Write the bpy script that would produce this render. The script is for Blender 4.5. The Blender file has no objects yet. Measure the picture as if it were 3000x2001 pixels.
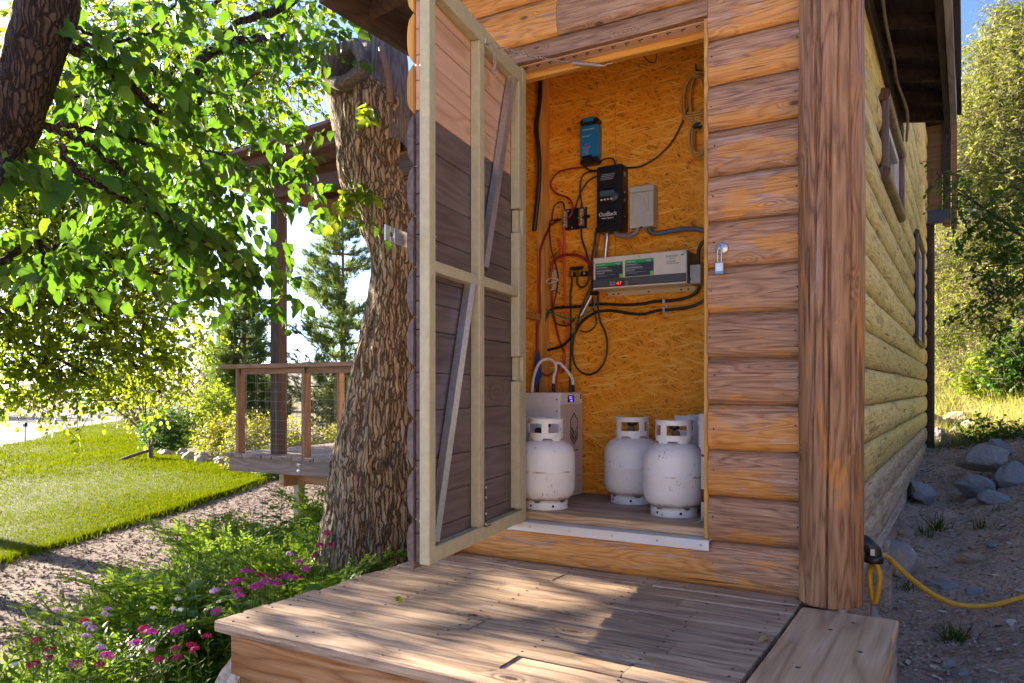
import bpy, bmesh, math, random
import numpy as np
from mathutils import Vector, Matrix, Quaternion

random.seed(11)
rng = np.random.default_rng(11)
S = bpy.context.scene
COL = S.collection
PI = math.pi

# ------------------------------------------------------------------ camera, sky, sun, exposure
cam = bpy.data.cameras.new("camera")
cam_o = bpy.data.objects.new("camera", cam)
COL.objects.link(cam_o)
YAW = math.atan(1331 / 2247.0)
cam_o.location = (0, 0, 0.868)
cam_o.rotation_euler = (PI / 2, 0, YAW)
cam.sensor_width = 36
cam.lens = 26.964
cam.shift_y = 0.0465
cam.clip_start = 0.05
cam.clip_end = 2000
S.camera = cam_o

SUN_EL = math.radians(15.5)
SUN_AZ = math.radians(2)          # from -X, a touch behind the front wall
world = bpy.data.worlds.new("World")
S.world = world
world.use_nodes = True
wn = world.node_tree
sky = wn.nodes.new("ShaderNodeTexSky")
sky.sky_type = 'NISHITA'
sky.sun_disc = False
sky.sun_elevation = SUN_EL
sky.sun_rotation = math.radians(-90 + 2)
sky.air_density = 0.40
sky.dust_density = 0.8
sky.ozone_density = 2.6
bg = wn.nodes["Background"]
bg.inputs[1].default_value = 0.09
wn.links.new(sky.outputs[0], bg.inputs[0])
sun = bpy.data.lights.new("sun", 'SUN')
sun.energy = 5.0
sun.angle = math.radians(0.5)
sun.color = (1.0, 0.86, 0.66)
sun_o = bpy.data.objects.new("sun", sun)
COL.objects.link(sun_o)
to_sun = Vector((-math.cos(SUN_EL) * math.cos(SUN_AZ), math.cos(SUN_EL) * math.sin(SUN_AZ), math.sin(SUN_EL)))
sun_o.rotation_mode = 'QUATERNION'
sun_o.rotation_quaternion = to_sun.to_track_quat('Z', 'Y')
sun_o.location = (-8, 0, 8)
S.view_settings.view_transform = 'Standard'
S.view_settings.look = 'None'
S.view_settings.gamma = 1
S.view_settings.use_curve_mapping = False
S.view_settings.exposure = 2.8
S.render.engine = 'CYCLES'
S.cycles.max_bounces = 8
S.cycles.diffuse_bounces = 5
S.cycles.transmission_bounces = 5
S.cycles.transparent_max_bounces = 6

# ------------------------------------------------------------------ numeric helpers
def smooth(a, b, x):
    t = np.clip((np.asarray(x, float) - a) / (b - a), 0, 1)
    return t * t * (3 - 2 * t)

def _hash(ix, iy, iz):
    n = (ix.astype(np.uint32) * np.uint32(374761393) + iy.astype(np.uint32) * np.uint32(668265263)
         + iz.astype(np.uint32) * np.uint32(2246822519))
    n = (n ^ (n >> np.uint32(13))) * np.uint32(1274126177)
    n = n ^ (n >> np.uint32(16))
    return n.astype(np.float64) / 4294967295.0

def vnoise(p):
    p = np.asarray(p, float) + 1000.0
    i = np.floor(p).astype(np.int64)
    f = p - i
    f = f * f * (3 - 2 * f)
    r = 0
    for dx in (0, 1):
        for dy in (0, 1):
            for dz in (0, 1):
                w = (f[:, 0] if dx else 1 - f[:, 0]) * (f[:, 1] if dy else 1 - f[:, 1]) * (f[:, 2] if dz else 1 - f[:, 2])
                r = r + w * _hash(i[:, 0] + dx, i[:, 1] + dy, i[:, 2] + dz)
    return r

def fbm(p, octv=4, gain=0.5):
    p = np.asarray(p, float)
    a, s, t = 1.0, 0.0, 0.0
    for _ in range(octv):
        s = s + a * vnoise(p)
        t += a
        a *= gain
        p = p * 2.03 + 17.3
    return s / t

def ground_z(x, y):
    x = np.asarray(x, float); y = np.asarray(y, float)
    left = -0.70 + 0 * x
    yy = np.maximum(y, 1.5)
    right = -0.42 + 0.08 * (np.minimum(yy, 11) - 3.96) + 0.20 * np.maximum(np.minimum(x, 3), -0.1) + 0.12 * np.clip(x, 0, 3) + 0.55 * np.maximum(np.minimum(x, 11) - 2.0, 0)
    right = right + 0.30 * np.maximum(yy - 11.3, 0)
    right = np.minimum(right, 9.0)
    t = smooth(-3.0 - 0.5 * np.maximum(y - 10, 0), -0.6, x)
    return left * (1 - t) + right * t

def gz(x, y):
    return float(ground_z(np.array([x]), np.array([y]))[0])

# ------------------------------------------------------------------ object helpers
WORLD = {}

def attach(o, parent, M=None):
    """o lives in world coordinates (or at matrix M); parent keeps it in place"""
    if M is not None:
        o.matrix_basis = M
    WORLD[o.name] = M.copy() if M is not None else Matrix.Identity(4)
    if parent is not None:
        o.parent = parent
        o.matrix_parent_inverse = WORLD[parent.name].inverted()
    return o

def thing(name, label, cat, loc=(0, 0, 0), group=None, parent=None):
    o = bpy.data.objects.new(name, None)
    COL.objects.link(o)
    o.empty_display_size = 0.1
    M = Matrix.Translation(Vector(loc))
    attach(o, parent, M)
    if label: o['label'] = label
    if cat: o['category'] = cat
    if group: o['group'] = group
    return o

def tag(o, label, cat, group=None, kind=None):
    if label: o['label'] = label
    if cat: o['category'] = cat
    if group: o['group'] = group
    if kind: o['kind'] = kind
    return o

def copy_tree(src, M, label=None, group=None):
    """copy of a thing (Empty or mesh) and of its parts, moved to matrix M"""
    def rec(o, parent):
        c = o.copy()
        COL.objects.link(c)
        if parent is not None:
            c.parent = parent
        for ch in o.children:
            rec(ch, c)
        return c
    r = rec(src, None)
    r.matrix_basis = M
    if label: r['label'] = label
    if group: r['group'] = group
    return r

def link_mesh(name, me, mat, parent=None, M=None, kind=None):
    o = bpy.data.objects.new(name, me)
    COL.objects.link(o)
    for m in (mat if isinstance(mat, (list, tuple)) else [mat]):
        if len(me.materials) < len(mat if isinstance(mat, (list, tuple)) else [mat]):
            me.materials.append(m)
    attach(o, parent, M)
    if kind: o['kind'] = kind
    return o

def np_mesh(name, V, F, mat, parent=None, M=None, smooth_shade=False, kind=None, data_only=False, mi=None):
    """V (n,3), F (m,k) arrays -> mesh object"""
    me = bpy.data.meshes.new(name)
    V = np.ascontiguousarray(V, np.float32)
    F = np.ascontiguousarray(F, np.int32)
    m, k = F.shape
    me.vertices.add(len(V)); me.vertices.foreach_set("co", V.ravel())
    me.loops.add(m * k); me.loops.foreach_set("vertex_index", F.ravel())
    me.polygons.add(m)
    me.polygons.foreach_set("loop_start", np.arange(0, m * k, k, dtype=np.int32))
    me.polygons.foreach_set("loop_total", np.full(m, k, np.int32))
    if smooth_shade:
        me.polygons.foreach_set("use_smooth", np.ones(m, bool))
    if mi is not None:
        me.polygons.foreach_set("material_index", np.ascontiguousarray(mi, np.int32))
    me.update(calc_edges=True)
    if data_only:
        return me
    return link_mesh(name, me, mat, parent, M, kind)

class MB:
    """collects shapes into one mesh"""
    def __init__(self):
        self.v = []; self.f = []; self.mi = []; self.sm = []
    def add(self, v, f, mi=0, sm=False):
        b = len(self.v)
        self.v += [tuple(p) for p in v]
        self.f += [tuple(b + i for i in q) for q in f]
        self.mi += [mi] * len(f); self.sm += [sm] * len(f)
        return self
    def box(self, x0, x1, y0, y1, z0, z1, bev=0.003, mi=0, M=None):
        lo = (min(x0, x1), min(y0, y1), min(z0, z1)); hi = (max(x0, x1), max(y0, y1), max(z0, z1))
        b = min(bev, 0.45 * min(h - l for h, l in zip(hi, lo)))
        v = []
        for c in range(8):
            s = [(c >> a) & 1 for a in range(3)]
            for ax in range(3):
                p = []
                for a in range(3):
                    e = hi[a] if s[a] else lo[a]
                    if a != ax: e += -b if s[a] else b
                    p.append(e)
                v.append(p)
        f = []
        for ax in range(3):
            o1, o2 = [a for a in range(3) if a != ax]
            for s in (0, 1):
                q = []
                for (p, r) in ((0, 0), (1, 0), (1, 1), (0, 1)):
                    q.append(((s << ax) | (p << o1) | (r << o2)) * 3 + ax)
                f.append(q)
            for p in (0, 1):
                for r in (0, 1):
                    c0 = (p << o1) | (r << o2); c1 = c0 | (1 << ax)
                    f.append((c0 * 3 + o1, c1 * 3 + o1, c1 * 3 + o2, c0 * 3 + o2))
        for c in range(8):
            f.append((c * 3, c * 3 + 1, c * 3 + 2))
        if M is not None:
            v = [M @ Vector(p) for p in v]
        return self.add(v, f, mi)
    def tube(self, pts, r, seg=8, mi=0, caps=True, rs=None, closed=False, flat=1.0):
        P = [Vector(p) for p in pts]
        n = len(P)
        rs = rs or [r] * n
        v = []; f = []
        up = None
        for i in range(n):
            if closed:
                t = (P[(i + 1) % n] - P[i - 1])
            else:
                t = (P[min(i + 1, n - 1)] - P[max(i - 1, 0)])
            if t.length < 1e-9: t = Vector((0, 0, 1))
            t.normalize()
            if up is None:
                up = t.orthogonal().normalized()
            else:
                up = (up - t * up.dot(t))
                up = up.normalized() if up.length > 1e-6 else t.orthogonal().normalized()
            sd = t.cross(up)
            for k in range(seg):
                a = 2 * PI * k / seg
                v.append(P[i] + up * (math.cos(a) * rs[i]) + sd * (math.sin(a) * rs[i] * flat))
        rng_ = n if closed else n - 1
        for i in range(rng_):
            j = (i + 1) % n
            for k in range(seg):
                k2 = (k + 1) % seg
                f.append((i * seg + k, i * seg + k2, j * seg + k2, j * seg + k))
        self.add(v, f, mi, True)
        if caps and not closed:
            self.add(v[:seg], [tuple(range(seg))[::-1]], mi)
            self.add(v[-seg:], [tuple(range(seg))], mi)
        return self
    def lathe(self, prof, c=(0, 0, 0), seg=32, mi=0, a0=0.0, a1=2 * PI, sm=True, M=None):
        full = abs(a1 - a0 - 2 * PI) < 1e-6
        ns = seg if full else seg + 1
        v = []
        for (r, z) in prof:
            for k in range(ns):
                a = a0 + (a1 - a0) * k / seg
                v.append(Vector((r * math.cos(a), r * math.sin(a), z)))
        if M is not None:
            v = [M @ p for p in v]
        v = [p + Vector(c) for p in v]
        f = []
        for i in range(len(prof) - 1):
            for k in range(seg):
                k2 = (k + 1) % ns
                f.append((i * ns + k, i * ns + k2, (i + 1) * ns + k2, (i + 1) * ns + k))
        return self.add(v, f, mi, sm)
    def sweep(self, P0, P1, up, prof, n=2, jit=0.0, mi=0, sm=False, seed=None):
        """extrude a closed cross-section (side, up) along P0->P1"""
        P0 = Vector(P0); P1 = Vector(P1); up = Vector(up).normalized()
        t = (P1 - P0).normalized(); sd = t.cross(up).normalized()
        k = len(prof); v = []
        rr = random.Random(seed if seed is not None else random.random())
        drift = [0.0, 0.0]
        for i in range(n):
            c = P0.lerp(P1, i / (n - 1))
            drift = [d * 0.7 + rr.uniform(-jit, jit) for d in drift]
            for (a, b) in prof:
                v.append(c + sd * (a + drift[0] + rr.uniform(-jit, jit) * .4) + up * (b + drift[1] * .5 + rr.uniform(-jit, jit) * .4))
        f = []
        for i in range(n - 1):
            for j in range(k):
                j2 = (j + 1) % k
                f.append((i * k + j, i * k + j2, (i + 1) * k + j2, (i + 1) * k + j))
        self.add(v, f, mi, sm)
        self.add(v[:k], [tuple(range(k))[::-1]], mi); self.add(v[-k:], [tuple(range(k))], mi)
        return self
    def build(self, name, mat, parent=None, M=None, kind=None, recalc=True, data_only=False):
        me = bpy.data.meshes.new(name)
        me.from_pydata([tuple(p) for p in self.v], [], self.f)
        if recalc:
            bm = bmesh.new(); bm.from_mesh(me)
            bm.faces.ensure_lookup_table()
            for i, fc in enumerate(bm.faces):
                fc.material_index = self.mi[i]; fc.smooth = self.sm[i]
            bmesh.ops.recalc_face_normals(bm, faces=bm.faces)
            bm.to_mesh(me); bm.free()
        else:
            me.polygons.foreach_set("material_index", self.mi)
            me.polygons.foreach_set("use_smooth", self.sm)
        me.update()
        if data_only: return me
        return link_mesh(name, me, mat, parent, M, kind)

def rect_prof(w, h, c=0.004):
    w /= 2; h /= 2
    return [(-w + c, -h), (w - c, -h), (w, -h + c), (w, h - c), (w - c, h), (-w + c, h), (-w, h - c), (-w, -h + c)]

def smooth_path(pts, sub=6):
    P = [Vector(p) for p in pts]
    if len(P) < 3: return P
    out = []
    for i in range(len(P) - 1):
        p0 = P[max(i - 1, 0)]; p1 = P[i]; p2 = P[i + 1]; p3 = P[min(i + 2, len(P) - 1)]
        for s in range(sub):
            t = s / sub
            out.append(0.5 * ((2 * p1) + (p2 - p0) * t + (2 * p0 - 5 * p1 + 4 * p2 - p3) * t * t + (3 * p1 - p0 - 3 * p2 + p3) * t ** 3))
    out.append(P[-1])
    return out

def text(name, body, size, mat, parent, loc, rot, align='LEFT', extrude=0.0004, sx=1.0):
    cu = bpy.data.curves.new(name, 'FONT')
    cu.body = body; cu.size = size; cu.extrude = extrude; cu.align_x = align; cu.resolution_u = 2
    cu.materials.append(mat)
    tmp = bpy.data.objects.new(name, cu)
    me = bpy.data.meshes.new_from_object(tmp)
    bpy.data.objects.remove(tmp); bpy.data.curves.remove(cu)
    if len(me.materials) == 0: me.materials.append(mat)
    o = bpy.data.objects.new(name, me)
    COL.objects.link(o)
    M = Matrix.Translation(Vector(loc)) @ Matrix.Rotation(rot[2], 4, 'Z') @ Matrix.Rotation(rot[0], 4, 'X') @ Matrix.Diagonal((sx, 1, 1, 1))
    attach(o, parent, M)
    return o

# ------------------------------------------------------------------ materials
def nd(nt, typ, ins=None, **props):
    n = nt.nodes.new('ShaderNode' + typ)
    for k, v in props.items():
        setattr(n, k, v)
    for k, v in (ins or {}).items():
        s = n.inputs[k]
        if isinstance(v, bpy.types.NodeSocket):
            nt.links.new(v, s)
        else:
            s.default_value = v
    return n

def mth(nt, op, a, b=0.0, c=0.0):
    return nd(nt, 'Math', {0: a, 1: b, 2: c}, operation=op).outputs[0]

def mixc(nt, fac, a, b, mode='MIX'):
    n = nt.nodes.new('ShaderNodeMix'); n.data_type = 'RGBA'; n.blend_type = mode
    for sk, v in ((n.inputs[0], fac), (n.inputs[6], a), (n.inputs[7], b)):
        if isinstance(v, bpy.types.NodeSocket): nt.links.new(v, sk)
        else: sk.default_value = v if not isinstance(v, tuple) or len(v) == 4 else (*v, 1)
    return n.outputs[2]

def ramp(nt, fac, stops):
    n = nt.nodes.new('ShaderNodeValToRGB')
    e = n.color_ramp.elements
    while len(e) < len(stops): e.new(0.5)
    for el, (p, c) in zip(e, stops):
        el.position = p; el.color = (*c, 1) if len(c) == 3 else c
    nt.links.new(fac, n.inputs[0])
    return n.outputs[0]

def mrange(nt, v, a, b, c=0.0, d=1.0):
    return nd(nt, 'MapRange', {0: v, 1: a, 2: b, 3: c, 4: d}).outputs[0]

def new_mat(name):
    m = bpy.data.materials.new(name); m.use_nodes = True
    nt = m.node_tree
    return m, nt, nt.nodes['Principled BSDF']

def coords(nt, rnd=True):
    tc = nd(nt, 'TexCoord').outputs['Object']
    if not rnd: return tc, None
    oi = nd(nt, 'ObjectInfo').outputs['Random']
    off = nd(nt, 'CombineXYZ', {0: mth(nt, 'MULTIPLY', oi, 31.7), 1: mth(nt, 'MULTIPLY', oi, 57.1), 2: mth(nt, 'MULTIPLY', oi, 23.3)}).outputs[0]
    return nd(nt, 'VectorMath', {0: tc, 1: off}, operation='ADD').outputs[0], oi

def vscale(nt, v, s):
    return nd(nt, 'VectorMath', {0: v, 1: s}, operation='MULTIPLY').outputs[0]

def noise(nt, v, scale=1.0, detail=3.0, rough=0.55, dist=0.0):
    return nd(nt, 'TexNoise', {'Vector': v, 'Scale': scale, 'Detail': detail, 'Roughness': rough, 'Distortion': dist}).outputs[0]

def bump(nt, P, h, strength=0.4, dist=0.01):
    b = nd(nt, 'Bump', {'Height': h, 'Strength': strength, 'Distance': dist})
    nt.links.new(b.outputs[0], P.inputs['Normal'])

def plain(name, col, rough=0.5, metal=0.0, var=0.08, bmp=0.0, spec=0.5, scale=40):
    m, nt, P = new_mat(name)
    v, oi = coords(nt)
    n = noise(nt, v, scale, 4)
    f = mrange(nt, n, 0.3, 0.7, 1 - var, 1 + var)
    c = mixc(nt, 1.0, (*col, 1), nd(nt, 'CombineColor', {0: f, 1: f, 2: f}).outputs[0], 'MULTIPLY')
    nt.links.new(c, P.inputs['Base Color'])
    P.inputs['Roughness'].default_value = rough
    P.inputs['Metallic'].default_value = metal
    P.inputs['Specular IOR Level'].default_value = spec
    if bmp: bump(nt, P, n, bmp, 0.004)
    return m

def wood(name, stops, axis=0, sc=1.0, patch=None, pth=(0.5, 0.6), patch_low=0.0, ring=9.0, fib=0.45, rough=0.6, bmp=0.5,
         ovar=0.25, worn=None, spec=0.35, knots=True, dark=0.5, povar=0.0, con=(0.08, 0.92)):
    """grain runs along axis; rings are contour bands of a stretched noise; patch/worn = second stains with own outlines"""
    m, nt, P = new_mat(name)
    v, oi = coords(nt)
    s1 = [9.0 * sc] * 3; s1[axis] = 0.9 * sc
    s2 = [150.0 * sc] * 3; s2[axis] = 3.4 * sc
    s3 = [7.0 * sc] * 3; s3[axis] = 1.6 * sc
    n1 = noise(nt, vscale(nt, v, s1), 1.0, 2.5, 0.5, 0.18)
    if knots:
        sk = [5.5 * sc] * 3; sk[axis] = 2.2 * sc
        von = nd(nt, 'TexVoronoi', {'Vector': vscale(nt, v, sk), 'Scale': 1.0, 'Randomness': 1.0})
        vo = von.outputs['Distance']
        kgate = mrange(nt, nd(nt, 'SeparateColor', {0: von.outputs['Color']}).outputs[0], 0.42, 0.46)
        kn = mrange(nt, vo, 0.0, 0.28, 1.0, 0.0)
        kn = mth(nt, 'MULTIPLY', mth(nt, 'POWER', kn, 2.0), kgate)
        n1 = mth(nt, 'ADD', n1, mth(nt, 'MULTIPLY', kn, 0.55))
    rg = mth(nt, 'PINGPONG', mth(nt, 'MULTIPLY', n1, ring), 0.5)
    rg = mth(nt, 'MULTIPLY', rg, 2.0)
    rg = mth(nt, 'POWER', rg, 0.7)
    n2 = noise(nt, vscale(nt, v, s2), 1.0, 4, 0.7)
    n2c = mrange(nt, n2, 0.25, 0.75)
    g = mth(nt, 'ADD', mth(nt, 'MULTIPLY', rg, 1 - fib), mth(nt, 'MULTIPLY', n2c, fib))
    g = mrange(nt, g, con[0], con[1])
    col = ramp(nt, g, stops)
    n3 = noise(nt, vscale(nt, v, s3), 1.0, 6, 0.62, 0.6)
    if patch is not None:
        pm = n3
        if patch_low:
            z = nd(nt, 'SeparateXYZ', {0: nd(nt, 'TexCoord').outputs['Object']}).outputs[2]
            pm = mth(nt, 'ADD', n3, mth(nt, 'MULTIPLY', mth(nt, 'SUBTRACT', 0.085, z), patch_low))
        pm = mth(nt, 'ADD', pm, mrange(nt, oi, 0, 1, -povar, povar))
        msk = mrange(nt, pm, pth[0], pth[1])
        pc = ramp(nt, g, patch)
        col = mixc(nt, msk, col, pc)
    if worn is not None:
        s4 = [16.0 * sc] * 3; s4[axis] = 2.2 * sc
        n4 = noise(nt, vscale(nt, nd(nt, 'VectorMath', {0: v, 1: (7.7, 3.1, 9.2)}, operation='ADD').outputs[0], s4), 1.0, 7, 0.68, 0.4)
        wm = mrange(nt, n4, worn[1], worn[2])
        col = mixc(nt, mth(nt, 'MULTIPLY', wm, 0.8), col, (*worn[0], 1))
    # dark checks along the grain
    s5 = [60.0 * sc] * 3; s5[axis] = 1.6 * sc
    n5 = noise(nt, vscale(nt, v, s5), 1.0, 2, 0.5)
    ck = mrange(nt, n5, 0.68, 0.74)
    col = mixc(nt, mth(nt, 'MULTIPLY', ck, dark), col, (0.02, 0.013, 0.01, 1))
    if knots:
        col = mixc(nt, mth(nt, 'MULTIPLY', mth(nt, 'MULTIPLY', mrange(nt, vo, 0.045, 0.085, 1.0, 0.0), kgate), 0.8), col, (0.05, 0.022, 0.012, 1))
    f = mrange(nt, oi, 0, 1, 1 - ovar, 1 + ovar)
    col = mixc(nt, 1.0, col, nd(nt, 'CombineColor', {0: f, 1: f, 2: f}).outputs[0], 'MULTIPLY')
    nt.links.new(col, P.inputs['Base Color'])
    rr = mrange(nt, n3, 0.3, 0.7, rough - 0.12, rough + 0.12)
    nt.links.new(rr, P.inputs['Roughness'])
    P.inputs['Specular IOR Level'].default_value = spec
    h = mth(nt, 'ADD', mth(nt, 'MULTIPLY', rg, 0.35), mth(nt, 'SUBTRACT', mth(nt, 'MULTIPLY', n2, 0.8), mth(nt, 'MULTIPLY', ck, 0.8)))
    bump(nt, P, h, bmp, 0.004)
    return m

def leafmat(name, cols, trans, tmix=0.45, rough=0.45, veins=False):
    m, nt, P = new_mat(name)
    r = nd(nt, 'NewGeometry').outputs['Random Per Island']
    oi = nd(nt, 'ObjectInfo').outputs['Random']
    r2 = mth(nt, 'FRACT', mth(nt, 'ADD', r, oi))
    c = ramp(nt, r2, [(i / max(1, len(cols) - 1), q) for i, q in enumerate(cols)])
    nt.links.new(c, P.inputs['Base Color'])
    P.inputs['Roughness'].default_value = rough
    P.inputs['Specular IOR Level'].default_value = 0.18 if rough < 0.8 else 0.03
    tr = nd(nt, 'BsdfTranslucent', {'Color': (*trans, 1)})
    t2 = mixc(nt, 0.45, (*trans, 1), mixc(nt, 1.0, c, (3.0, 3.0, 2.0, 1), 'MULTIPLY'))
    nt.links.new(t2, tr.inputs[0])
    mx = nd(nt, 'MixShader', {0: tmix, 1: P.outputs[0], 2: tr.outputs[0]})
    nt.links.new(mx.outputs[0], nt.nodes['Material Output'].inputs[0])
    return m

# the stains and paints of the place; side logs hold bounce light too
M_LOGF = wood('log_front', [(0.0, (0.085, 0.034, 0.016)), (0.40, (0.31, 0.150, 0.076)), (1.0, (0.55, 0.33, 0.185))], 0, 1.35,
              patch=[(0.0, (0.24, 0.085, 0.014)), (0.5, (0.50, 0.215, 0.045)), (1.0, (0.62, 0.33, 0.10))], pth=(0.53, 0.57), patch_low=0.9, povar=0.11, ring=13.0,
              worn=((0.52, 0.41, 0.36), 0.58, 0.74), rough=0.36, bmp=0.9, ovar=0.2, fib=0.62, dark=0.8, spec=0.5)
M_LOGS = wood('log_side_bounce', [(0.0, (0.26, 0.18, 0.06)), (0.5, (0.62, 0.49, 0.165)), (1.0, (0.76, 0.63, 0.27))], 1, 1.0,  # yellow-green glow off the hillside is put into this wood colour
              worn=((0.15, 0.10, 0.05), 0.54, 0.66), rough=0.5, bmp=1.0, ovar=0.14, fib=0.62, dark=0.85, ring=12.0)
M_LOGS2 = wood('log_side_grey', [(0.0, (0.17, 0.12, 0.075)), (0.5, (0.42, 0.33, 0.23)), (1.0, (0.56, 0.46, 0.34))], 1, 1.0,
              worn=((0.15, 0.10, 0.07), 0.52, 0.66), rough=0.6, bmp=1.0, ovar=0.14, fib=0.62, dark=0.85, ring=12.0)  # lowest courses: weathered grey, with pinkish ground bounce put into the colour
M_POST = wood('log_post', [(0.0, (0.050, 0.022, 0.011)), (0.35, (0.18, 0.085, 0.040)), (1.0, (0.34, 0.185, 0.095))], 2, 1.3,
              patch=[(0.0, (0.20, 0.075, 0.015)), (1.0, (0.48, 0.21, 0.05))], pth=(0.58, 0.66), ring=9.0, rough=0.45, bmp=0.8, fib=0.52, dark=0.9, con=(0.10, 0.90),
              worn=((0.36, 0.30, 0.30), 0.62, 0.76))
M_DECK = wood('deck_board', [(0.0, (0.14, 0.088, 0.055)), (0.45, (0.36, 0.245, 0.165)), (1.0, (0.54, 0.395, 0.28))], 0, 1.0,
              worn=((0.15, 0.11, 0.095), 0.55, 0.68), rough=0.75, bmp=1.0, ovar=0.24, ring=7.0, fib=0.5, spec=0.2, dark=0.9)
M_DECKY = wood('deck_board_wide', [(0.0, (0.26, 0.155, 0.085)), (0.5, (0.44, 0.28, 0.165)), (1.0, (0.56, 0.39, 0.25))], 1, 0.8,
               worn=((0.36, 0.30, 0.26), 0.56, 0.72), rough=0.6, bmp=0.45, ovar=0.08, ring=5.0, fib=0.45)
M_FASC = wood('deck_fascia', [(0.0, (0.20, 0.07, 0.018)), (0.5, (0.42, 0.19, 0.065)), (1.0, (0.56, 0.31, 0.14))], 0, 0.9,
              worn=((0.33, 0.24, 0.16), 0.55, 0.7), rough=0.55, bmp=0.6, ovar=0.12)
M_GREYW = wood('grey_wood', [(0.0, (0.19, 0.15, 0.12)), (0.5, (0.36, 0.30, 0.25)), (1.0, (0.50, 0.44, 0.38))], 1, 1.0, rough=0.8, bmp=0.6)
M_TRIM = wood('yellow_trim', [(0.0, (0.42, 0.19, 0.035)), (0.5, (0.58, 0.29, 0.06)), (1.0, (0.70, 0.40, 0.11))], 2, 0.8, rough=0.55, bmp=0.25, ring=6.0, dark=0.2)
M_TRIMX = wood('yellow_beam', [(0.0, (0.46, 0.20, 0.03)), (0.5, (0.62, 0.30, 0.05)), (1.0, (0.74, 0.42, 0.10))], 0, 0.8, rough=0.55, bmp=0.25, ring=6.0, dark=0.2)
M_FLOOR = wood('floor_ply', [(0.0, (0.20, 0.13, 0.09)), (0.5, (0.38, 0.27, 0.20)), (1.0, (0.52, 0.39, 0.30))], 0, 0.6,
               worn=((0.36, 0.29, 0.25), 0.5, 0.66), rough=0.7, bmp=0.3, ring=4.0)
M_THRESH = wood('threshold_wood', [(0.0, (0.26, 0.15, 0.07)), (0.5, (0.45, 0.30, 0.17)), (1.0, (0.56, 0.42, 0.27))], 0, 1.2, rough=0.6, bmp=0.4)
M_RAW = wood('raw_board', [(0.0, (0.47, 0.26, 0.16)), (0.5, (0.60, 0.37, 0.25)), (1.0, (0.68, 0.45, 0.32))], 0, 0.6, rough=0.6, bmp=0.2, ring=5.0, dark=0.15, ovar=0.08)
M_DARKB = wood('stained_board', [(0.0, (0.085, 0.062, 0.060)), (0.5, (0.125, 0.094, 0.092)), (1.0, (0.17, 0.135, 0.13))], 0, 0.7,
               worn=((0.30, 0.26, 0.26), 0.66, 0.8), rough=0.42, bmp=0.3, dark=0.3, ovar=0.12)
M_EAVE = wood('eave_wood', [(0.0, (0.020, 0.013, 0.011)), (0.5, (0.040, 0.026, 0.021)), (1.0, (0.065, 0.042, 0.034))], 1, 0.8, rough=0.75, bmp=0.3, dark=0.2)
M_EAVEG = wood('grey_fascia', [(0.0, (0.20, 0.18, 0.18)), (0.5, (0.30, 0.28, 0.28)), (1.0, (0.40, 0.37, 0.37))], 1, 0.8, rough=0.7, bmp=0.3, dark=0.3)
M_PLY = wood('soffit_ply', [(0.0, (0.13, 0.065, 0.03)), (0.5, (0.20, 0.11, 0.05)), (1.0, (0.26, 0.15, 0.075))], 0, 0.6, rough=0.7, bmp=0.2)
M_TRIMW = wood('window_trim_log', [(0.0, (0.04, 0.022, 0.018)), (0.5, (0.09, 0.052, 0.042)), (1.0, (0.15, 0.09, 0.07))], 2, 1.0, rough=0.4, bmp=0.4)
M_PERG = wood('pergola_wood', [(0.0, (0.028, 0.017, 0.015)), (0.5, (0.05, 0.030, 0.026)), (1.0, (0.08, 0.050, 0.042))], 2, 0.8, rough=0.6, bmp=0.3, knots=False)
M_PERGX = wood('pergola_beam', [(0.0, (0.07, 0.036, 0.026)), (0.5, (0.115, 0.060, 0.044)), (1.0, (0.16, 0.088, 0.066))], 0, 0.8, rough=0.6, bmp=0.3, knots=False)
M_RAIL = wood('rail_wood', [(0.0, (0.24, 0.12, 0.06)), (0.5, (0.36, 0.20, 0.11)), (1.0, (0.46, 0.29, 0.18))], 0, 0.8, rough=0.65, bmp=0.3)
M_RAILZ = wood('rail_post_wood', [(0.0, (0.24, 0.13, 0.07)), (0.5, (0.34, 0.20, 0.12)), (1.0, (0.44, 0.28, 0.18))], 2, 0.8, rough=0.65, bmp=0.3)
M_PDECK = wood('raised_deck_board', [(0.0, (0.16, 0.115, 0.09)), (0.5, (0.25, 0.185, 0.15)), (1.0, (0.33, 0.25, 0.21))], 1, 0.8, rough=0.7, bmp=0.3)
M_PFASC = wood('raised_deck_fascia', [(0.0, (0.17, 0.11, 0.09)), (0.5, (0.26, 0.18, 0.15)), (1.0, (0.34, 0.25, 0.22))], 0, 0.8, rough=0.6, bmp=0.3)
M_FRAME = plain('sage_paint', (0.46, 0.43, 0.28), 0.55, 0, 0.10, 0.15, 0.35, 30)
M_GALV = plain('galvanised', (0.62, 0.65, 0.68), 0.32, 0.9, 0.12, 0.1, 0.5, 60)
M_WIRE = plain('rail_wire', (0.22, 0.22, 0.22), 0.5, 0.6, 0.1)
M_STEEL = plain('bright_steel', (0.58, 0.58, 0.58), 0.38, 0.9, 0.12)
M_BLACKM = plain('black_metal', (0.03, 0.03, 0.035), 0.4, 0.4, 0.1)
M_BLACK = plain('black_plastic', (0.012, 0.012, 0.014), 0.35, 0, 0.1)
M_BLACKC = plain('black_rubber', (0.014, 0.014, 0.015), 0.38, 0, 0.1)
M_RED = plain('red_cable', (0.28, 0.015, 0.016), 0.4, 0, 0.1)
M_REDB = plain('bright_red_cable', (0.62, 0.06, 0.03), 0.4, 0, 0.1)
M_GREEN = plain('green_cable', (0.03, 0.20, 0.06), 0.4, 0, 0.1)
M_CONDUIT = plain('grey_conduit', (0.11, 0.12, 0.14), 0.45, 0, 0.1)
M_GREYPVC = plain('grey_pvc', (0.20, 0.19, 0.17), 0.4, 0, 0.08)
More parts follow.
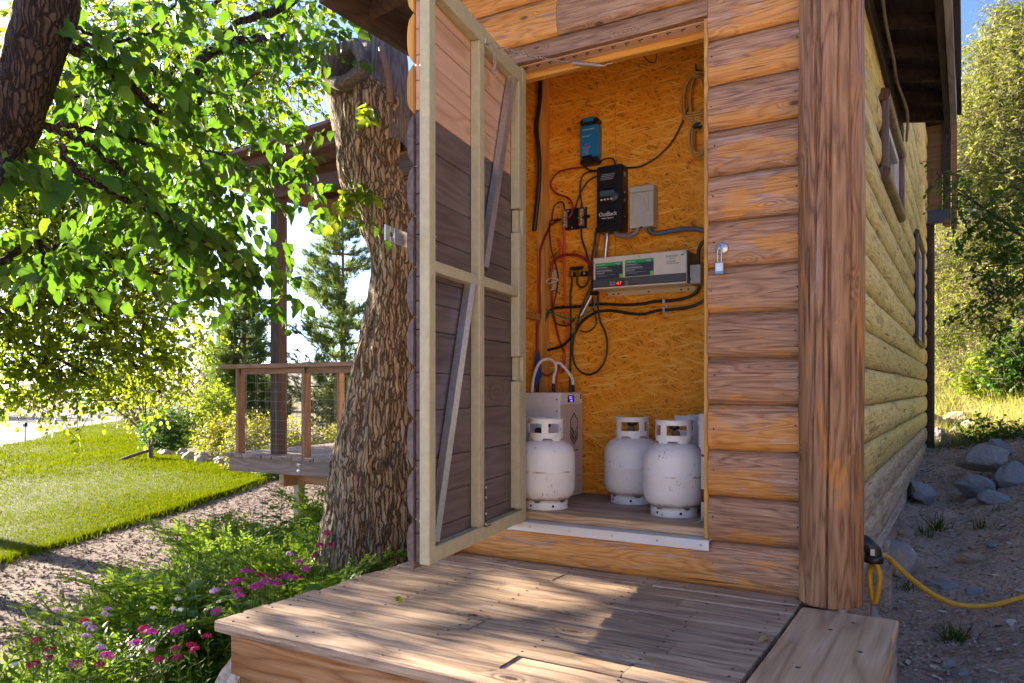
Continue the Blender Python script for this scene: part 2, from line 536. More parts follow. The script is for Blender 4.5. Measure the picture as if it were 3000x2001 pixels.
M_WHITEC = plain('white_sleeve', (0.72, 0.70, 0.66), 0.6, 0, 0.12, 0.2)
M_BRASS = plain('brass', (0.72, 0.50, 0.18), 0.3, 1.0, 0.15)
M_CLEAR = plain('clear_cover', (0.52, 0.42, 0.28), 0.15, 0, 0.1)
M_BLUE = plain('blue_paint', (0.012, 0.20, 0.50), 0.35, 0, 0.06)
M_GREYBOX = plain('grey_enamel', (0.48, 0.46, 0.39), 0.4, 0, 0.04, 0.0)
M_BEIGE = plain('beige_enamel', (0.72, 0.67, 0.56), 0.4, 0, 0.04)
M_DGREY = plain('dark_grey_plastic', (0.075, 0.08, 0.085), 0.45, 0, 0.06)
M_CABF = plain('pale_grey_panel', (0.72, 0.71, 0.72), 0.35, 0, 0.04)
M_CABS = plain('grey_side_panel', (0.52, 0.48, 0.49), 0.35, 0, 0.05)
M_LGREEN = plain('label_green', (0.02, 0.40, 0.12), 0.4)
M_LNAVY = plain('label_navy', (0.045, 0.055, 0.075), 0.4)
M_LLIME = plain('label_lime', (0.25, 0.62, 0.03), 0.4)
M_WHITE = plain('white_print', (0.75, 0.75, 0.74), 0.5)
M_LGREY = plain('grey_print', (0.36, 0.37, 0.40), 0.5)
M_INK = plain('dark_ink', (0.03, 0.03, 0.03), 0.5)
M_TGREEN = plain('green_print', (0.02, 0.22, 0.10), 0.5)
M_ORANGE = plain('orange_print', (0.70, 0.16, 0.04), 0.5)
M_MAROON = plain('maroon_band', (0.12, 0.012, 0.02), 0.4)
M_LCD = plain('grey_lcd', (0.06, 0.12, 0.14), 0.2)
M_WPLAST = plain('white_plastic', (0.72, 0.71, 0.66), 0.4, 0, 0.04)
M_YCORD = plain('yellow_cord', (0.68, 0.36, 0.02), 0.45, 0, 0.10, 0.1)
M_TANCORD = plain('tan_cord', (0.58, 0.30, 0.06), 0.5, 0, 0.15)
M_BLUEF = plain('blue_fabric', (0.02, 0.06, 0.28), 0.8)
M_CONC = plain('concrete', (0.36, 0.35, 0.33), 0.85, 0, 0.18, 0.5, 0.2, 35)
M_SHING = plain('shingle_edge', (0.05, 0.045, 0.045), 0.8, 0, 0.2, 0.3)
M_SILL = None

def emit_mat(name, col, s):
    m, nt, P = new_mat(name)
    P.inputs['Base Color'].default_value = (0.01, 0.01, 0.01, 1)
    P.inputs['Emission Color'].default_value = (*col, 1)
    P.inputs['Emission Strength'].default_value = s
    return m
M_LED = emit_mat('red_digits', (1.0, 0.05, 0.03), 0.55)
M_LEDB = emit_mat('violet_display', (0.16, 0.10, 0.9), 0.7)

def tank_mat():
    m, nt, P = new_mat('tank_paint')
    v, oi = coords(nt)
    tc = nd(nt, 'TexCoord').outputs['Object']
    z = nd(nt, 'SeparateXYZ', {0: tc}).outputs[2]
    n = noise(nt, v, 6, 5, 0.6)
    n2 = noise(nt, vscale(nt, v, (60, 60, 34)), 1, 4, 0.7)
    base = ramp(nt, n, [(0.3, (0.74, 0.74, 0.74)), (0.7, (0.84, 0.83, 0.81))])
    # scuffs, in patches
    sc_ = mth(nt, 'MULTIPLY', mrange(nt, n2, 0.60, 0.66), mrange(nt, noise(nt, v, 9, 2), 0.48, 0.60))
    c = mixc(nt, mth(nt, 'MULTIPLY', sc_, 0.8), base, (0.06, 0.055, 0.05, 1))
    # rust at the foot weld and at the waist seam
    rn = noise(nt, vscale(nt, v, (14, 14, 30)), 1, 5, 0.7)
    low = mth(nt, 'ADD', mrange(nt, mth(nt, 'ABSOLUTE', mth(nt, 'SUBTRACT', z, 0.050)), 0.0, 0.040, 1.0, 0.0), mth(nt, 'SUBTRACT', rn, 0.60))
    c = mixc(nt, mth(nt, 'MULTIPLY', mrange(nt, low, 0.45, 0.95), 0.85), c, (0.16, 0.10, 0.05, 1))
    seam = mth(nt, 'ABSOLUTE', mth(nt, 'SUBTRACT', z, 0.195))
    sm = mth(nt, 'MULTIPLY', mrange(nt, seam, 0.0, 0.006, 1.0, 0.0), mrange(nt, noise(nt, v, 11, 3), 0.48, 0.60))
    c = mixc(nt, sm, c, (0.30, 0.17, 0.09, 1))
    nt.links.new(c, P.inputs['Base Color'])
    P.inputs['Roughness'].default_value = 0.38
    bump(nt, P, n2, 0.08, 0.003)
    return m
M_TANK = tank_mat()

def osb_mat(name='osb_board', axis='Y'):
    m, nt, P = new_mat(name)
    v, oi = coords(nt)
    cols = None
    hs = None
    warp = nd(nt, 'TexNoise', {'Vector': v, 'Scale': 9.0, 'Detail': 2.0}).outputs[1]
    wv = nd(nt, 'VectorMath', {0: v, 1: vscale(nt, nd(nt, 'VectorMath', {0: warp, 1: (-.5, -.5, -.5)}, operation='ADD').outputs[0], (0.02, 0.02, 0.02))}, operation='ADD').outputs[0]
    acc = None
    for i, (ang, sx, sz) in enumerate(((1.35, 14, 110), (2.65, 11, 95), (-0.95, 16, 140), (1.9, 14, 120), (0.6, 15, 130), (-0.4, 13, 120), (0.08, 11, 100))):
        r = nd(nt, 'VectorRotate', {'Vector': wv, 'Axis': (0, 1, 0) if axis == 'Y' else (1, 0, 0), 'Angle': ang}, rotation_type='AXIS_ANGLE').outputs[0]
        sv = vscale(nt, r, (sx, 0.01, sz) if axis == 'Y' else (0.01, sx, sz))
        vo = nd(nt, 'TexVoronoi', {'Vector': nd(nt, 'VectorMath', {0: sv, 1: (i * 7.3, 0, i * 3.1)}, operation='ADD').outputs[0], 'Scale': 1.0}, voronoi_dimensions='3D')
        val = nd(nt, 'SeparateColor', {0: vo.outputs['Color']}).outputs[0]
        acc = val if acc is None else mth(nt, 'MAXIMUM', mth(nt, 'MULTIPLY', acc, 0.95), mth(nt, 'MULTIPLY', val, 1.0))
    fine = noise(nt, vscale(nt, v, (60, 60, 190)), 1, 3, 0.7)
    acc2 = mth(nt, 'ADD', mth(nt, 'MULTIPLY', acc, 0.8), mth(nt, 'MULTIPLY', fine, 0.25))
    big = noise(nt, v, 3.2, 4, 0.6)
    acc3 = mth(nt, 'ADD', acc2, mth(nt, 'MULTIPLY', mth(nt, 'SUBTRACT', big, 0.5), 0.30))
    c = ramp(nt, acc3, [(0.50, (0.30, 0.095, 0.008)), (0.60, (0.68, 0.240, 0.016)), (0.80, (0.85, 0.345, 0.028)), (1.0, (0.90, 0.53, 0.12))])
    # dark flecks
    fl = noise(nt, vscale(nt, v, (34, 34, 52)), 1, 3, 0.6)
    c = mixc(nt, mth(nt, 'MULTIPLY', mrange(nt, fl, 0.70, 0.76), 0.85), c, (0.035, 0.012, 0.004, 1))
    nt.links.new(c, P.inputs['Base Color'])
    P.inputs['Roughness'].default_value = 0.5
    P.inputs['Specular IOR Level'].default_value = 0.12
    bump(nt, P, acc3, 0.3, 0.003)
    return m
M_OSB = osb_mat()
M_OSBX = osb_mat('osb_board_side', 'X')

def bark_mat(name, stops, sc=1.0, lich=(0.30, 0.27, 0.20)):
    m, nt, P = new_mat(name)
    v, oi = coords(nt, False)
    n1 = noise(nt, vscale(nt, v, (26 * sc, 26 * sc, 6 * sc)), 1, 5, 0.65, 0.5)
    n2 = noise(nt, vscale(nt, v, (90 * sc, 90 * sc, 30 * sc)), 1, 4, 0.7)
    n3 = noise(nt, v, 3.0 * sc, 4, 0.6)
    g = mth(nt, 'ADD', mth(nt, 'MULTIPLY', n1, 0.65), mth(nt, 'MULTIPLY', n2, 0.35))
    c = ramp(nt, g, stops)
    c = mixc(nt, mth(nt, 'MULTIPLY', mrange(nt, n3, 0.5, 0.72), 0.5), c, (*lich, 1))
    # plates of outer bark parted by deep fissures of darker inner bark
    wp = nd(nt, 'VectorMath', {0: vscale(nt, v, (40 * sc, 40 * sc, 4.0 * sc)), 1: vscale(nt, nd(nt, 'TexNoise', {'Vector': v, 'Scale': 9.0 * sc, 'Detail': 4.0}).outputs[1], (2.6, 2.6, 1.2))}, operation='ADD').outputs[0]
    ve = nd(nt, 'TexVoronoi', {'Vector': wp, 'Scale': 1.0}, feature='DISTANCE_TO_EDGE').outputs['Distance']
    fis = mrange(nt, mth(nt, 'ADD', ve, mth(nt, 'MULTIPLY', mth(nt, 'SUBTRACT', n2, .5), .22)), 0.01, 0.15, 1.0, 0.0)
    c = mixc(nt, mth(nt, 'MULTIPLY', fis, 0.78), c, (stops[0][1][0] * .55, stops[0][1][1] * .5, stops[0][1][2] * .5, 1))
    g = mth(nt, 'ADD', mth(nt, 'MULTIPLY', g, .5), mth(nt, 'MULTIPLY', mth(nt, 'SUBTRACT', 1.0, fis), .9))
    nt.links.new(c, P.inputs['Base Color'])
    P.inputs['Roughness'].default_value = 0.85
    P.inputs['Specular IOR Level'].default_value = 0.2
    bump(nt, P, g, 1.0, 0.022)
    return m
M_BARK = bark_mat('bark', [(0.30, (0.11, 0.068, 0.040)), (0.5, (0.33, 0.235, 0.145)), (0.70, (0.56, 0.44, 0.30))])
M_BARKD = bark_mat('dark_bark', [(0.30, (0.020, 0.013, 0.010)), (0.5, (0.055, 0.036, 0.027)), (0.72, (0.11, 0.078, 0.06))], 1.2, (0.08, 0.06, 0.045))
M_TWIG = plain('twig', (0.035, 0.024, 0.019), 0.8, 0, 0.3)
M_TWIGG = plain('pale_twig', (0.15, 0.11, 0.09), 0.8, 0, 0.3)
M_CUT = wood('cut_stub_wood', [(0.0, (0.055, 0.045, 0.042)), (0.5, (0.125, 0.105, 0.098)), (1.0, (0.23, 0.20, 0.19))], 2, 1.6, rough=0.85, bmp=0.9)
M_LEAF = leafmat('leaf_near', [(0.024, 0.062, 0.008), (0.036, 0.092, 0.009), (0.050, 0.115, 0.010), (0.04, 0.095, 0.016), (0.070, 0.140, 0.012), (0.115, 0.16, 0.016)], (0.105, 0.215, 0.009), 0.38)
M_LEAFB = leafmat('leaf_bright', [(0.05, 0.11, 0.008), (0.08, 0.145, 0.010), (0.12, 0.18, 0.012), (0.17, 0.20, 0.02)], (0.32, 0.36, 0.014), 0.58)
M_LEAFD = leafmat('leaf_dark', [(0.025, 0.07, 0.012), (0.04, 0.10, 0.016), (0.06, 0.13, 0.02)], (0.14, 0.30, 0.03), 0.35)
M_LEAFY = leafmat('leaf_yellow', [(0.11, 0.14, 0.010), (0.17, 0.175, 0.014), (0.21, 0.20, 0.02)], (0.34, 0.34, 0.03), 0.45)
M_OLIVE = leafmat('leaf_olive', [(0.07, 0.10, 0.015), (0.13, 0.16, 0.025), (0.22, 0.23, 0.045), (0.32, 0.31, 0.13)], (0.30, 0.34, 0.04), 0.28)
M_PINE = leafmat('pine_needles', [(0.05, 0.09, 0.025), (0.08, 0.13, 0.035), (0.13, 0.18, 0.04)], (0.24, 0.32, 0.05), 0.3)
M_FERN = leafmat('fern_leaf', [(0.04, 0.10, 0.012), (0.07, 0.14, 0.015), (0.11, 0.18, 0.018), (0.15, 0.20, 0.02)], (0.25, 0.36, 0.03), 0.42)
M_GRASS = leafmat('lawn_blade', [(0.030, 0.060, 0.002), (0.046, 0.072, 0.002), (0.062, 0.080, 0.002), (0.085, 0.085, 0.004)], (0.135, 0.165, 0.002), 0.38, 0.95)
M_DRYG = leafmat('dry_grass', [(0.22, 0.17, 0.09), (0.32, 0.26, 0.13), (0.20, 0.22, 0.06)], (0.35, 0.30, 0.10), 0.3)
M_ROCK = plain('rock', (0.30, 0.28, 0.26), 0.8, 0, 0.30, 0.7, 0.25, 22)
M_ROCKB = plain('blue_grey_rock', (0.25, 0.26, 0.28), 0.8, 0, 0.30, 0.7, 0.25, 22)
M_ROCKT = plain('tan_rock', (0.36, 0.27, 0.19), 0.8, 0, 0.30, 0.7, 0.25, 22)

# ================================================================== THE GROUND
def ground_material():
    m, nt, P = new_mat('dirt')
    v, _ = coords(nt, False)
    a = noise(nt, v, 1.3, 5, 0.6)
    b = noise(nt, v, 38, 5, 0.7)
    c1 = ramp(nt, mth(nt, 'ADD', mth(nt, 'MULTIPLY', a, .35), mth(nt, 'MULTIPLY', b, .65)),
              [(0.34, (0.24, 0.16, 0.13)), (0.5, (0.48, 0.34, 0.27)), (0.66, (0.64, 0.49, 0.40))])
    # gravel specks
    vo = nd(nt, 'TexVoronoi', {'Vector': v, 'Scale': 70.0}).outputs
    sp = mrange(nt, nd(nt, 'SeparateColor', {0: vo['Color']}).outputs[0], 0.86, 0.9)
    c1 = mixc(nt, mth(nt, 'MULTIPLY', sp, mrange(nt, vo['Distance'], 0.25, 0.35, 1, 0)), c1, (0.40, 0.36, 0.33, 1))
    # further off: dry straw-coloured land with green tufts
    sx = nd(nt, 'SeparateXYZ', {0: v})
    far = mth(nt, 'MAXIMUM', mrange(nt, sx.outputs[1], 10.0, 14.0), mrange(nt, sx.outputs[0], 1.9, 2.7))
    d = noise(nt, v, 0.7, 6, 0.7)
    c2 = ramp(nt, d, [(0.35, (0.13, 0.13, 0.035)), (0.5, (0.23, 0.175, 0.095)), (0.66, (0.29, 0.22, 0.15))])
    c = mixc(nt, far, c1, c2)
    nt.links.new(c, P.inputs['Base Color'])
    P.inputs['Roughness'].default_value = 0.95
    P.inputs['Specular IOR Level'].default_value = 0.1
    bump(nt, P, b, 0.9, 0.02)
    return m
M_DIRT = ground_material()

def axis_pts(lo, hi, near_lo, near_hi, step, grow=1.25):
    p = list(np.arange(near_lo, near_hi + 1e-6, step))
    s = step; x = near_hi
    while x < hi:
        s *= grow; x += s; p.append(min(x, hi))
    s = step; x = near_lo
    while x > lo:
        s *= grow; x -= s; p.insert(0, max(x, lo))
    return np.array(p)

gx = axis_pts(-900, 500, -4, 1.6, 0.06)
gy = axis_pts(-60, 1100, 1.5, 12.5, 0.07)
GX, GY = np.meshgrid(gx, gy, indexing='ij')
P3 = np.stack([GX.ravel(), GY.ravel(), 0 * GX.ravel()], 1)
GZ = ground_z(P3[:, 0], P3[:, 1])
amp = smooth(-2.0, -0.9, P3[:, 0]) * smooth(60, 20, P3[:, 1])
GZ = GZ + amp * (0.10 * (fbm(P3 * 2.2, 3) - 0.5) + 0.035 * (fbm(P3 * 11.0, 3) - 0.5))
P3[:, 2] = GZ
nx_, ny_ = len(gx), len(gy)
idx = np.arange(nx_ * ny_).reshape(nx_, ny_)
GF = np.stack([idx[:-1, :-1].ravel(), idx[1:, :-1].ravel(), idx[1:, 1:].ravel(), idx[:-1, 1:].ravel()], 1)
np_mesh('ground', P3, GF, M_DIRT, smooth_shade=True, kind='structure')

def ruled(name, A, B, na, nb, z, mat, amp=0.0, edge=None):
    """sheet between two plan curves A and B (lists of xy)"""
    def res(c, n):
        c = np.array(c, float)
        d = np.r_[0, np.cumsum(np.linalg.norm(np.diff(c, axis=0), axis=1))]
        t = np.linspace(0, d[-1], n)
        return np.stack([np.interp(t, d, c[:, 0]), np.interp(t, d, c[:, 1])], 1)
    a = res(A, na); b = res(B, na)
    s = np.linspace(0, 1, nb)[None, :, None] ** 1.4
    G = a[:, None, :] * (1 - s) + b[:, None, :] * s
    V = np.concatenate([G.reshape(-1, 2), np.full((na * nb, 1), 0.0)], 1)
    V[:, 2] = z + amp * (fbm(V * 0.6, 3) - 0.5) * 2
    if edge:
        V.reshape(na, nb, 3)[:, 0, 2] = edge
    i = np.arange(na * nb).reshape(na, nb)
    F = np.stack([i[:-1, :-1].ravel(), i[1:, :-1].ravel(), i[1:, 1:].ravel(), i[:-1, 1:].ravel()], 1)
    return np_mesh(name, V, F, mat, smooth_shade=True, kind='structure'), G

def lawn_material():
    m, nt, P = new_mat('turf')
    v, _ = coords(nt, False)
    a = noise(nt, v, 0.9, 4, 0.6); b = noise(nt, v, 24, 5, 0.7)
    c = ramp(nt, mth(nt, 'ADD', mth(nt, 'MULTIPLY', a, .5), mth(nt, 'MULTIPLY', b, .5)),
             [(0.36, (0.022, 0.036, 0.002)), (0.5, (0.046, 0.058, 0.003)), (0.64, (0.075, 0.072, 0.005))])
    nt.links.new(c, P.inputs['Base Color'])
    P.inputs['Roughness'].default_value = 0.9
    bump(nt, P, b, 1.0, 0.05)
    return m
LAWN_NEAR = [(-4.6, -3.5), (-5.9, 0.4), (-7.35, 3.53), (-8.6, 6.2), (-9.55, 8.05), (-10.3, 9.2), (-12, 9.75), (-14.9, 11.2), (-17.6, 12.5), (-21, 16), (-25, 22), (-31, 28)]
LAWN_FAR = [(-15, -5), (-19.5, 4), (-21.5, 8.6), (-22.3, 10.7), (-24.3, 12.6), (-26.5, 14.3), (-29.8, 16.8), (-32, 19), (-34, 21), (-36, 23), (-38.1, 24.6), (-42, 28.5)]
lawn, LG = ruled('lawn', LAWN_NEAR, LAWN_FAR, 120, 60, -0.655, lawn_material(), 0.035, -0.72)

def mulch_material():
    m, nt, P = new_mat('mulch')
    v, _ = coords(nt, False)
    b = noise(nt, v, 55, 5, 0.75); a = noise(nt, v, 2.0, 4, 0.6)
    c = ramp(nt, mth(nt, 'ADD', mth(nt, 'MULTIPLY', a, .3), mth(nt, 'MULTIPLY', b, .7)),
             [(0.34, (0.08, 0.055, 0.046)), (0.5, (0.18, 0.13, 0.11)), (0.66, (0.31, 0.245, 0.21))])
    nt.links.new(c, P.inputs['Base Color'])
    P.inputs['Roughness'].default_value = 0.95
    bump(nt, P, b, 1.0, 0.03)
    return m
ruled('mulch_path', [(-2.6, -3.5), (-2.7, 0.4), (-2.8, 3.5), (-3.0, 6.2), (-3.2, 9), (-3.3, 11)], [(-4.7, -3.5), (-6.0, 0.4), (-7.45, 3.53), (-8.7, 6.2), (-9.65, 8.05), (-10.4, 9.3)], 80, 40, -0.686, mulch_material(), 0.008)

def road_material():
    m, nt, P = new_mat('gravel_road')
    v, _ = coords(nt, False)
    b = noise(nt, v, 9, 6, 0.75); a = noise(nt, vscale(nt, v, (0.25, 0.5, 1)), 1, 4, 0.6)
    c = ramp(nt, mth(nt, 'ADD', mth(nt, 'MULTIPLY', a, .5), mth(nt, 'MULTIPLY', b, .5)),
             [(0.36, (0.06, 0.055, 0.06)), (0.5, (0.11, 0.098, 0.10)), (0.66, (0.18, 0.155, 0.145))])
    nt.links.new(c, P.inputs['Base Color'])
    P.inputs['Roughness'].default_value = 0.95
    bump(nt, P, b, 0.6, 0.05)
    return m
ruled('gravel_road', LAWN_FAR, [(-30, -8), (-33, 3), (-35, 8), (-36, 10.5), (-38, 13), (-40, 16), (-45, 19.5), (-48, 23), (-51, 26), (-54, 29), (-58, 33), (-66, 40)], 60, 20, -0.680, road_material(), 0.008)

ym, ynt, yP = new_mat('bounce_gravel')  # unseen pale yard added behind the camera to bounce sun onto the front
yv, _ = coords(ynt, False)
yn = noise(ynt, yv, 45, 5, 0.7)
ynt.links.new(ramp(ynt, yn, [(0.34, (0.40, 0.345, 0.28)), (0.5, (0.54, 0.48, 0.40)), (0.66, (0.66, 0.59, 0.50))]), yP.inputs['Base Color'])
yP.inputs['Roughness'].default_value = 0.95
ruled('bounce_yard', [(-3.2, -16), (-3.0, -8), (-2.6, -2), (-2.5, 0.9)], [(9, -16), (9, -8), (6, -2), (0.4, 0.9)], 40, 30, -0.40, ym, 0.01, -0.45)
# low dry hills on the skyline
hv = []; hf = []
hx = np.linspace(-900, 420, 160)
for i, x in enumerate(hx):
    n = float(fbm(np.array([[x * 0.011, 3.3, 0.0]]), 4)[0])
    top = 5 + 26 * n
    hv += [(x, 420, -3), (x, 470, top * 0.55), (x, 540, top), (x, 700, top * 0.8)]
hv = np.array(hv, float); ii = np.arange(160 * 4).reshape(160, 4)
hF = np.stack([ii[:-1, :-1].ravel(), ii[1:, :-1].ravel(), ii[1:, 1:].ravel(), ii[:-1, 1:].ravel()], 1)
np_mesh('hills', hv, hF, plain('dry_hill', (0.30, 0.25, 0.20), 0.95, 0, 0.25, scale=0.05), smooth_shade=True, kind='structure')

# ================================================================== THE SHED
XR, XL, YF, YB = -0.46, -2.36, 3.352, 11.25
shed = thing('log_shed', 'brown log-sided shed with its utility closet standing open onto the low deck', 'shed', (-1.4, 3.4, 0.0))

# --- cores of the walls (sheathing behind the log siding)
fw = MB()
fw.box(XL, -1.97, YF + 0.012, YF + 0.10, -0.05, 3.0)
fw.box(-0.975, XR - 0.02, YF + 0.012, YF + 0.10, -0.05, 3.0)
fw.box(-1.97, -0.975, YF + 0.012, YF + 0.10, 2.505, 3.0)
fw.box(-1.97, -0.975, YF + 0.012, YF + 0.10, -0.05, 0.20)
front_wall = fw.build('wall', M_FLOOR, shed)
sw = MB()
sw.box(XR - 0.10, XR - 0.02, YF + 0.10, 6.70, -0.04, 2.95)
sw.box(XR - 0.10, XR - 0.02, 6.70, YB, -0.04, 4.3)
side_wall = sw.build('wall', M_FLOOR, shed)
side_wall['label'] = 'long weathered log wall with two windows, yellow-green bounce light put into its colour'
lw = MB(); lw.box(XL, XL + 0.06, YF + 0.10, YB, -0.05, 2.95); lw.box(XL + 0.06, XR - 0.1, YB - 0.08, YB, -0.05, 4.2)
lw.build('wall', M_FLOOR, shed)

def log_prof(h, bulge, n=11):
    pr = []
    for i in range(n):
        t = 2 * i / (n - 1) - 1
        pr.append((bulge * (1 - abs(t) ** 3.2) ** 0.8, (t + 1) / 2 * (h - 0.004) + 0.002))
    return pr

def log_x(name, x0, x1, z0, h, parent, mat, y=YF, bulge=0.024, zcut=None, seed=0):
    pr = [(b, z) for b, z in log_prof(h, bulge)]
    if zcut:      # lower part cut away
        pr = [(b, max(z, zcut)) for b, z in pr]
    pr = pr + [(-0.012, h - 0.002), (-0.012, max(0.002, zcut or 0.002))]
    L = x1 - x0
    mb = MB().sweep((0, 0, 0), (L, 0, 0), (0, 0, 1), pr, max(2, int(L / 0.12)), 0.0012, sm=False, seed=seed)
    for i, q in enumerate(mb.f):
        mb.sm[i] = len(q) == 4
    return mb.build(name, mat, parent, Matrix.Translation((x0, y, z0)))

k = 0
for c in range(-1, 15):
    z = 0.2 * c
    h = 0.2 if c < 14 else 0.16
    if c <= 0:
        log_x('log', XL, XR - 0.06, z, h, front_wall, M_LOGF, seed=c)
    elif c < 12:
        log_x('log', -0.975, XR - 0.06, z, h, front_wall, M_LOGF, seed=c)
        log_x('log', XL, -1.965, z, h, front_wall, M_LOGF, seed=c + 50)
    elif c == 12:
        log_x('log', -0.975, XR - 0.06, z, h, front_wall, M_LOGF, seed=c)
        log_x('log', XL, -0.977, z, h, front_wall, M_LOGF, zcut=0.103, seed=c + 50)
    else:
        cut = (-1.72 if c == 13 else -1.3)
        log_x('log', XL, cut - 0.0015, z, h, front_wall, M_LOGF, seed=c)
        log_x('log', cut + 0.0015, XR - 0.06, z, h, front_wall, M_LOGF, seed=c + 50)

# nails in the log faces
nl = MB()
for c in range(0, 12):
    for xx in (-0.955, -0.60):
        zz = 0.2 * c + 0.11 + random.uniform(-0.02, 0.02)
        nl.lathe([(0.0, 0.0025), (0.003, 0.002), (0.0042, 0.0)], (0, 0, 0), 8, M=Matrix.Translation((xx + random.uniform(-.01, .01), YF - 0.0235, zz)) @ Matrix.Rotation(PI / 2, 4, 'X'))
nl.build('nail_heads', M_BLACKM, front_wall, kind='stuff')

# --- long side wall: log courses with rounded faces
def log_y(y0, y1, z0, h, parent, seed):
    pr = [(b, z) for b, z in log_prof(h, 0.028, 11)] + [(-0.012, h - 0.002), (-0.012, 0.002)]
    L = y1 - y0
    mb = MB().sweep((0, 0, 0), (0, L, 0), (0, 0, 1), pr, max(2, int(L / 0.14)), 0.0022, seed=seed)
    for i, q in enumerate(mb.f): mb.sm[i] = len(q) == 4
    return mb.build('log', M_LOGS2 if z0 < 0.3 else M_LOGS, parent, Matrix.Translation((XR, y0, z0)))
WIN = [(5.08, 6.35, 2.185, 2.575), (8.55, 9.75, 1.385, 2.375)]
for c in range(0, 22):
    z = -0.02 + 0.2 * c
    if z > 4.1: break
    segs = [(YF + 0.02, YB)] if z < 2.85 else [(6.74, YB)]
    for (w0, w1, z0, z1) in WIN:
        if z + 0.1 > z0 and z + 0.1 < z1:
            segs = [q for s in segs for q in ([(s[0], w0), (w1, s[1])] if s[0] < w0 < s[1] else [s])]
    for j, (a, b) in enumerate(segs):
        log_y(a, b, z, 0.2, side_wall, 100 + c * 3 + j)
# bottom skirt and skids under the side wall
sk = MB()
sk.box(XR - 0.07, XR + 0.005, YF + 0.1, YB, -0.12, -0.024)
sk.build('sill_beam', M_GREYW, shed)
for (yy, zt) in ((4.35, -0.125), (5.5, -0.125), (6.9, -0.125)):
    p = MB().box(XR - 0.09, XR + 0.03, yy, yy + 0.14, gz(-0.4, yy) - 0.1, zt)
    p.build('skid_post', M_GREYW, shed)

# --- windows of the long wall
def side_window(y0, y1, z0, z1, mullion, kr=1.0):
    x = XR - 0.0
    fr = MB()
    t = 0.045
    fr.box(x - 0.015, x + 0.03, y0, y1, z0, z0 + t); fr.box(x - 0.015, x + 0.03, y0, y1, z1 - t, z1)
    fr.box(x - 0.014, x + 0.03, y0, y0 + t, z0 + t, z1 - t); fr.box(x - 0.014, x + 0.03, y1 - t, y1, z0 + t, z1 - t)
    win = fr.build('window', plain('window_frame_white', (0.62, 0.64, 0.66), 0.4), shed)
    gm, nt, P = new_mat('window_glass')
    P.inputs['Base Color'].default_value = (0.02, 0.03, 0.04, 1); P.inputs['Roughness'].default_value = 0.03
    P.inputs['Specular IOR Level'].default_value = 1.0
    ng = (2 if mullion else 1)
    for i in range(ng):
        a = y0 + t + (y1 - y0 - 2 * t) * i / ng; b = y0 + t + (y1 - y0 - 2 * t) * (i + 1) / ng
        MB().box(x - 0.006, x + 0.004, a + 0.008, b - 0.008, z0 + t, z1 - t, 0.001).build('pane', gm, win)
    # half-log trim: uprights, rails and the rounded rail ends
    for yy in (y0 - 0.03, y1 + 0.03):
        MB().tube([(x + 0.036, yy, z0 - 0.02), (x + 0.036, yy, z1 + 0.02)], 0.032 * kr, 12).build('trim_log', M_TRIMW, win)
    for zz in (z0 - 0.036, z1 + 0.036):
        MB().tube([(x + 0.040, y0 - 0.07, zz), (x + 0.040, y1 + 0.07, zz)], 0.037 * kr, 14).build('trim_log', M_TRIMW, win)
    return win
side_window(*WIN[0], True)
side_window(*WIN[1], True, 0.72)

# --- round corner post with drying cracks
def corner_post():
    na, nz = 190, 300
    z = np.linspace(0.012, 3.02, nz); a = np.linspace(0, 2 * PI, na, endpoint=False)
    A, Z = np.meshgrid(a, z)
    P = np.stack([np.cos(A).ravel() * 0.12, np.sin(A).ravel() * 0.12, Z.ravel()], 1)
    r = 0.124 + 0.012 * (fbm(P * np.array([4, 4, 0.8]), 3) - 0.5)
    r = r + 0.0032 * (fbm(P * np.array([60, 60, 5]), 3) - 0.5)
    Af = A.ravel(); Zf = Z.ravel()
    rr = np.random.default_rng(5)
    for i in range(15):
        a0 = -PI / 2 + rr.uniform(-1.5, 1.3)
        zc = rr.uniform(0, 3.0); L = rr.uniform(0.5, 1.6)
        dr = 0.10 * (fbm(np.stack([0 * Zf + i * 9.1, 0 * Zf, Zf * 2.0], 1), 3) - 0.5) * 2 + 0.05 * (Zf - zc)
        act = smooth(L, L * 0.7, np.abs(Zf - zc))
        d = (Af - (a0 % (2 * PI)) - dr + PI) % (2 * PI) - PI
        w = 0.018 + 0.014 * rr.random()
        r = r - act * 0.017 * np.exp(-(d / w) ** 2)
    # knots: shallow swellings with a dimple
    for i in range(9):
        a0 = (-PI / 2 + rr.uniform(-1.2, 1.2)) % (2 * PI); zc = rr.uniform(0.1, 2.8)
        da = ((Af - a0 + PI) % (2 * PI) - PI) * 0.12; q = np.sqrt(da ** 2 + (Zf - zc) ** 2)
        r = r + 0.006 * np.exp(-(q / 0.05) ** 2) - 0.008 * np.exp(-(q / 0.014) ** 2)
    V = np.stack([np.cos(Af) * r, np.sin(Af) * r, Zf], 1)
    i = np.arange(na * nz).reshape(nz, na)
    F = np.stack([i[:-1].ravel(), np.roll(i[:-1], -1, 1).ravel(), np.roll(i[1:], -1, 1).ravel(), i[1:].ravel()], 1)
    return np_mesh('corner_post', V, F, M_POST, shed, Matrix.Translation((-0.470, 3.325, 0)), True)
corner_post()
MB().box(-2.50, -2.30, 3.25, 3.45, -0.4, 2.95, 0.03).build('corner_post', M_POST, shed)
MB().tube([(XR + 0.035, YB + 0.03, 0.02), (XR + 0.035, YB + 0.03, 3.0)], 0.075, 14).build('corner_post', M_EAVE, shed)

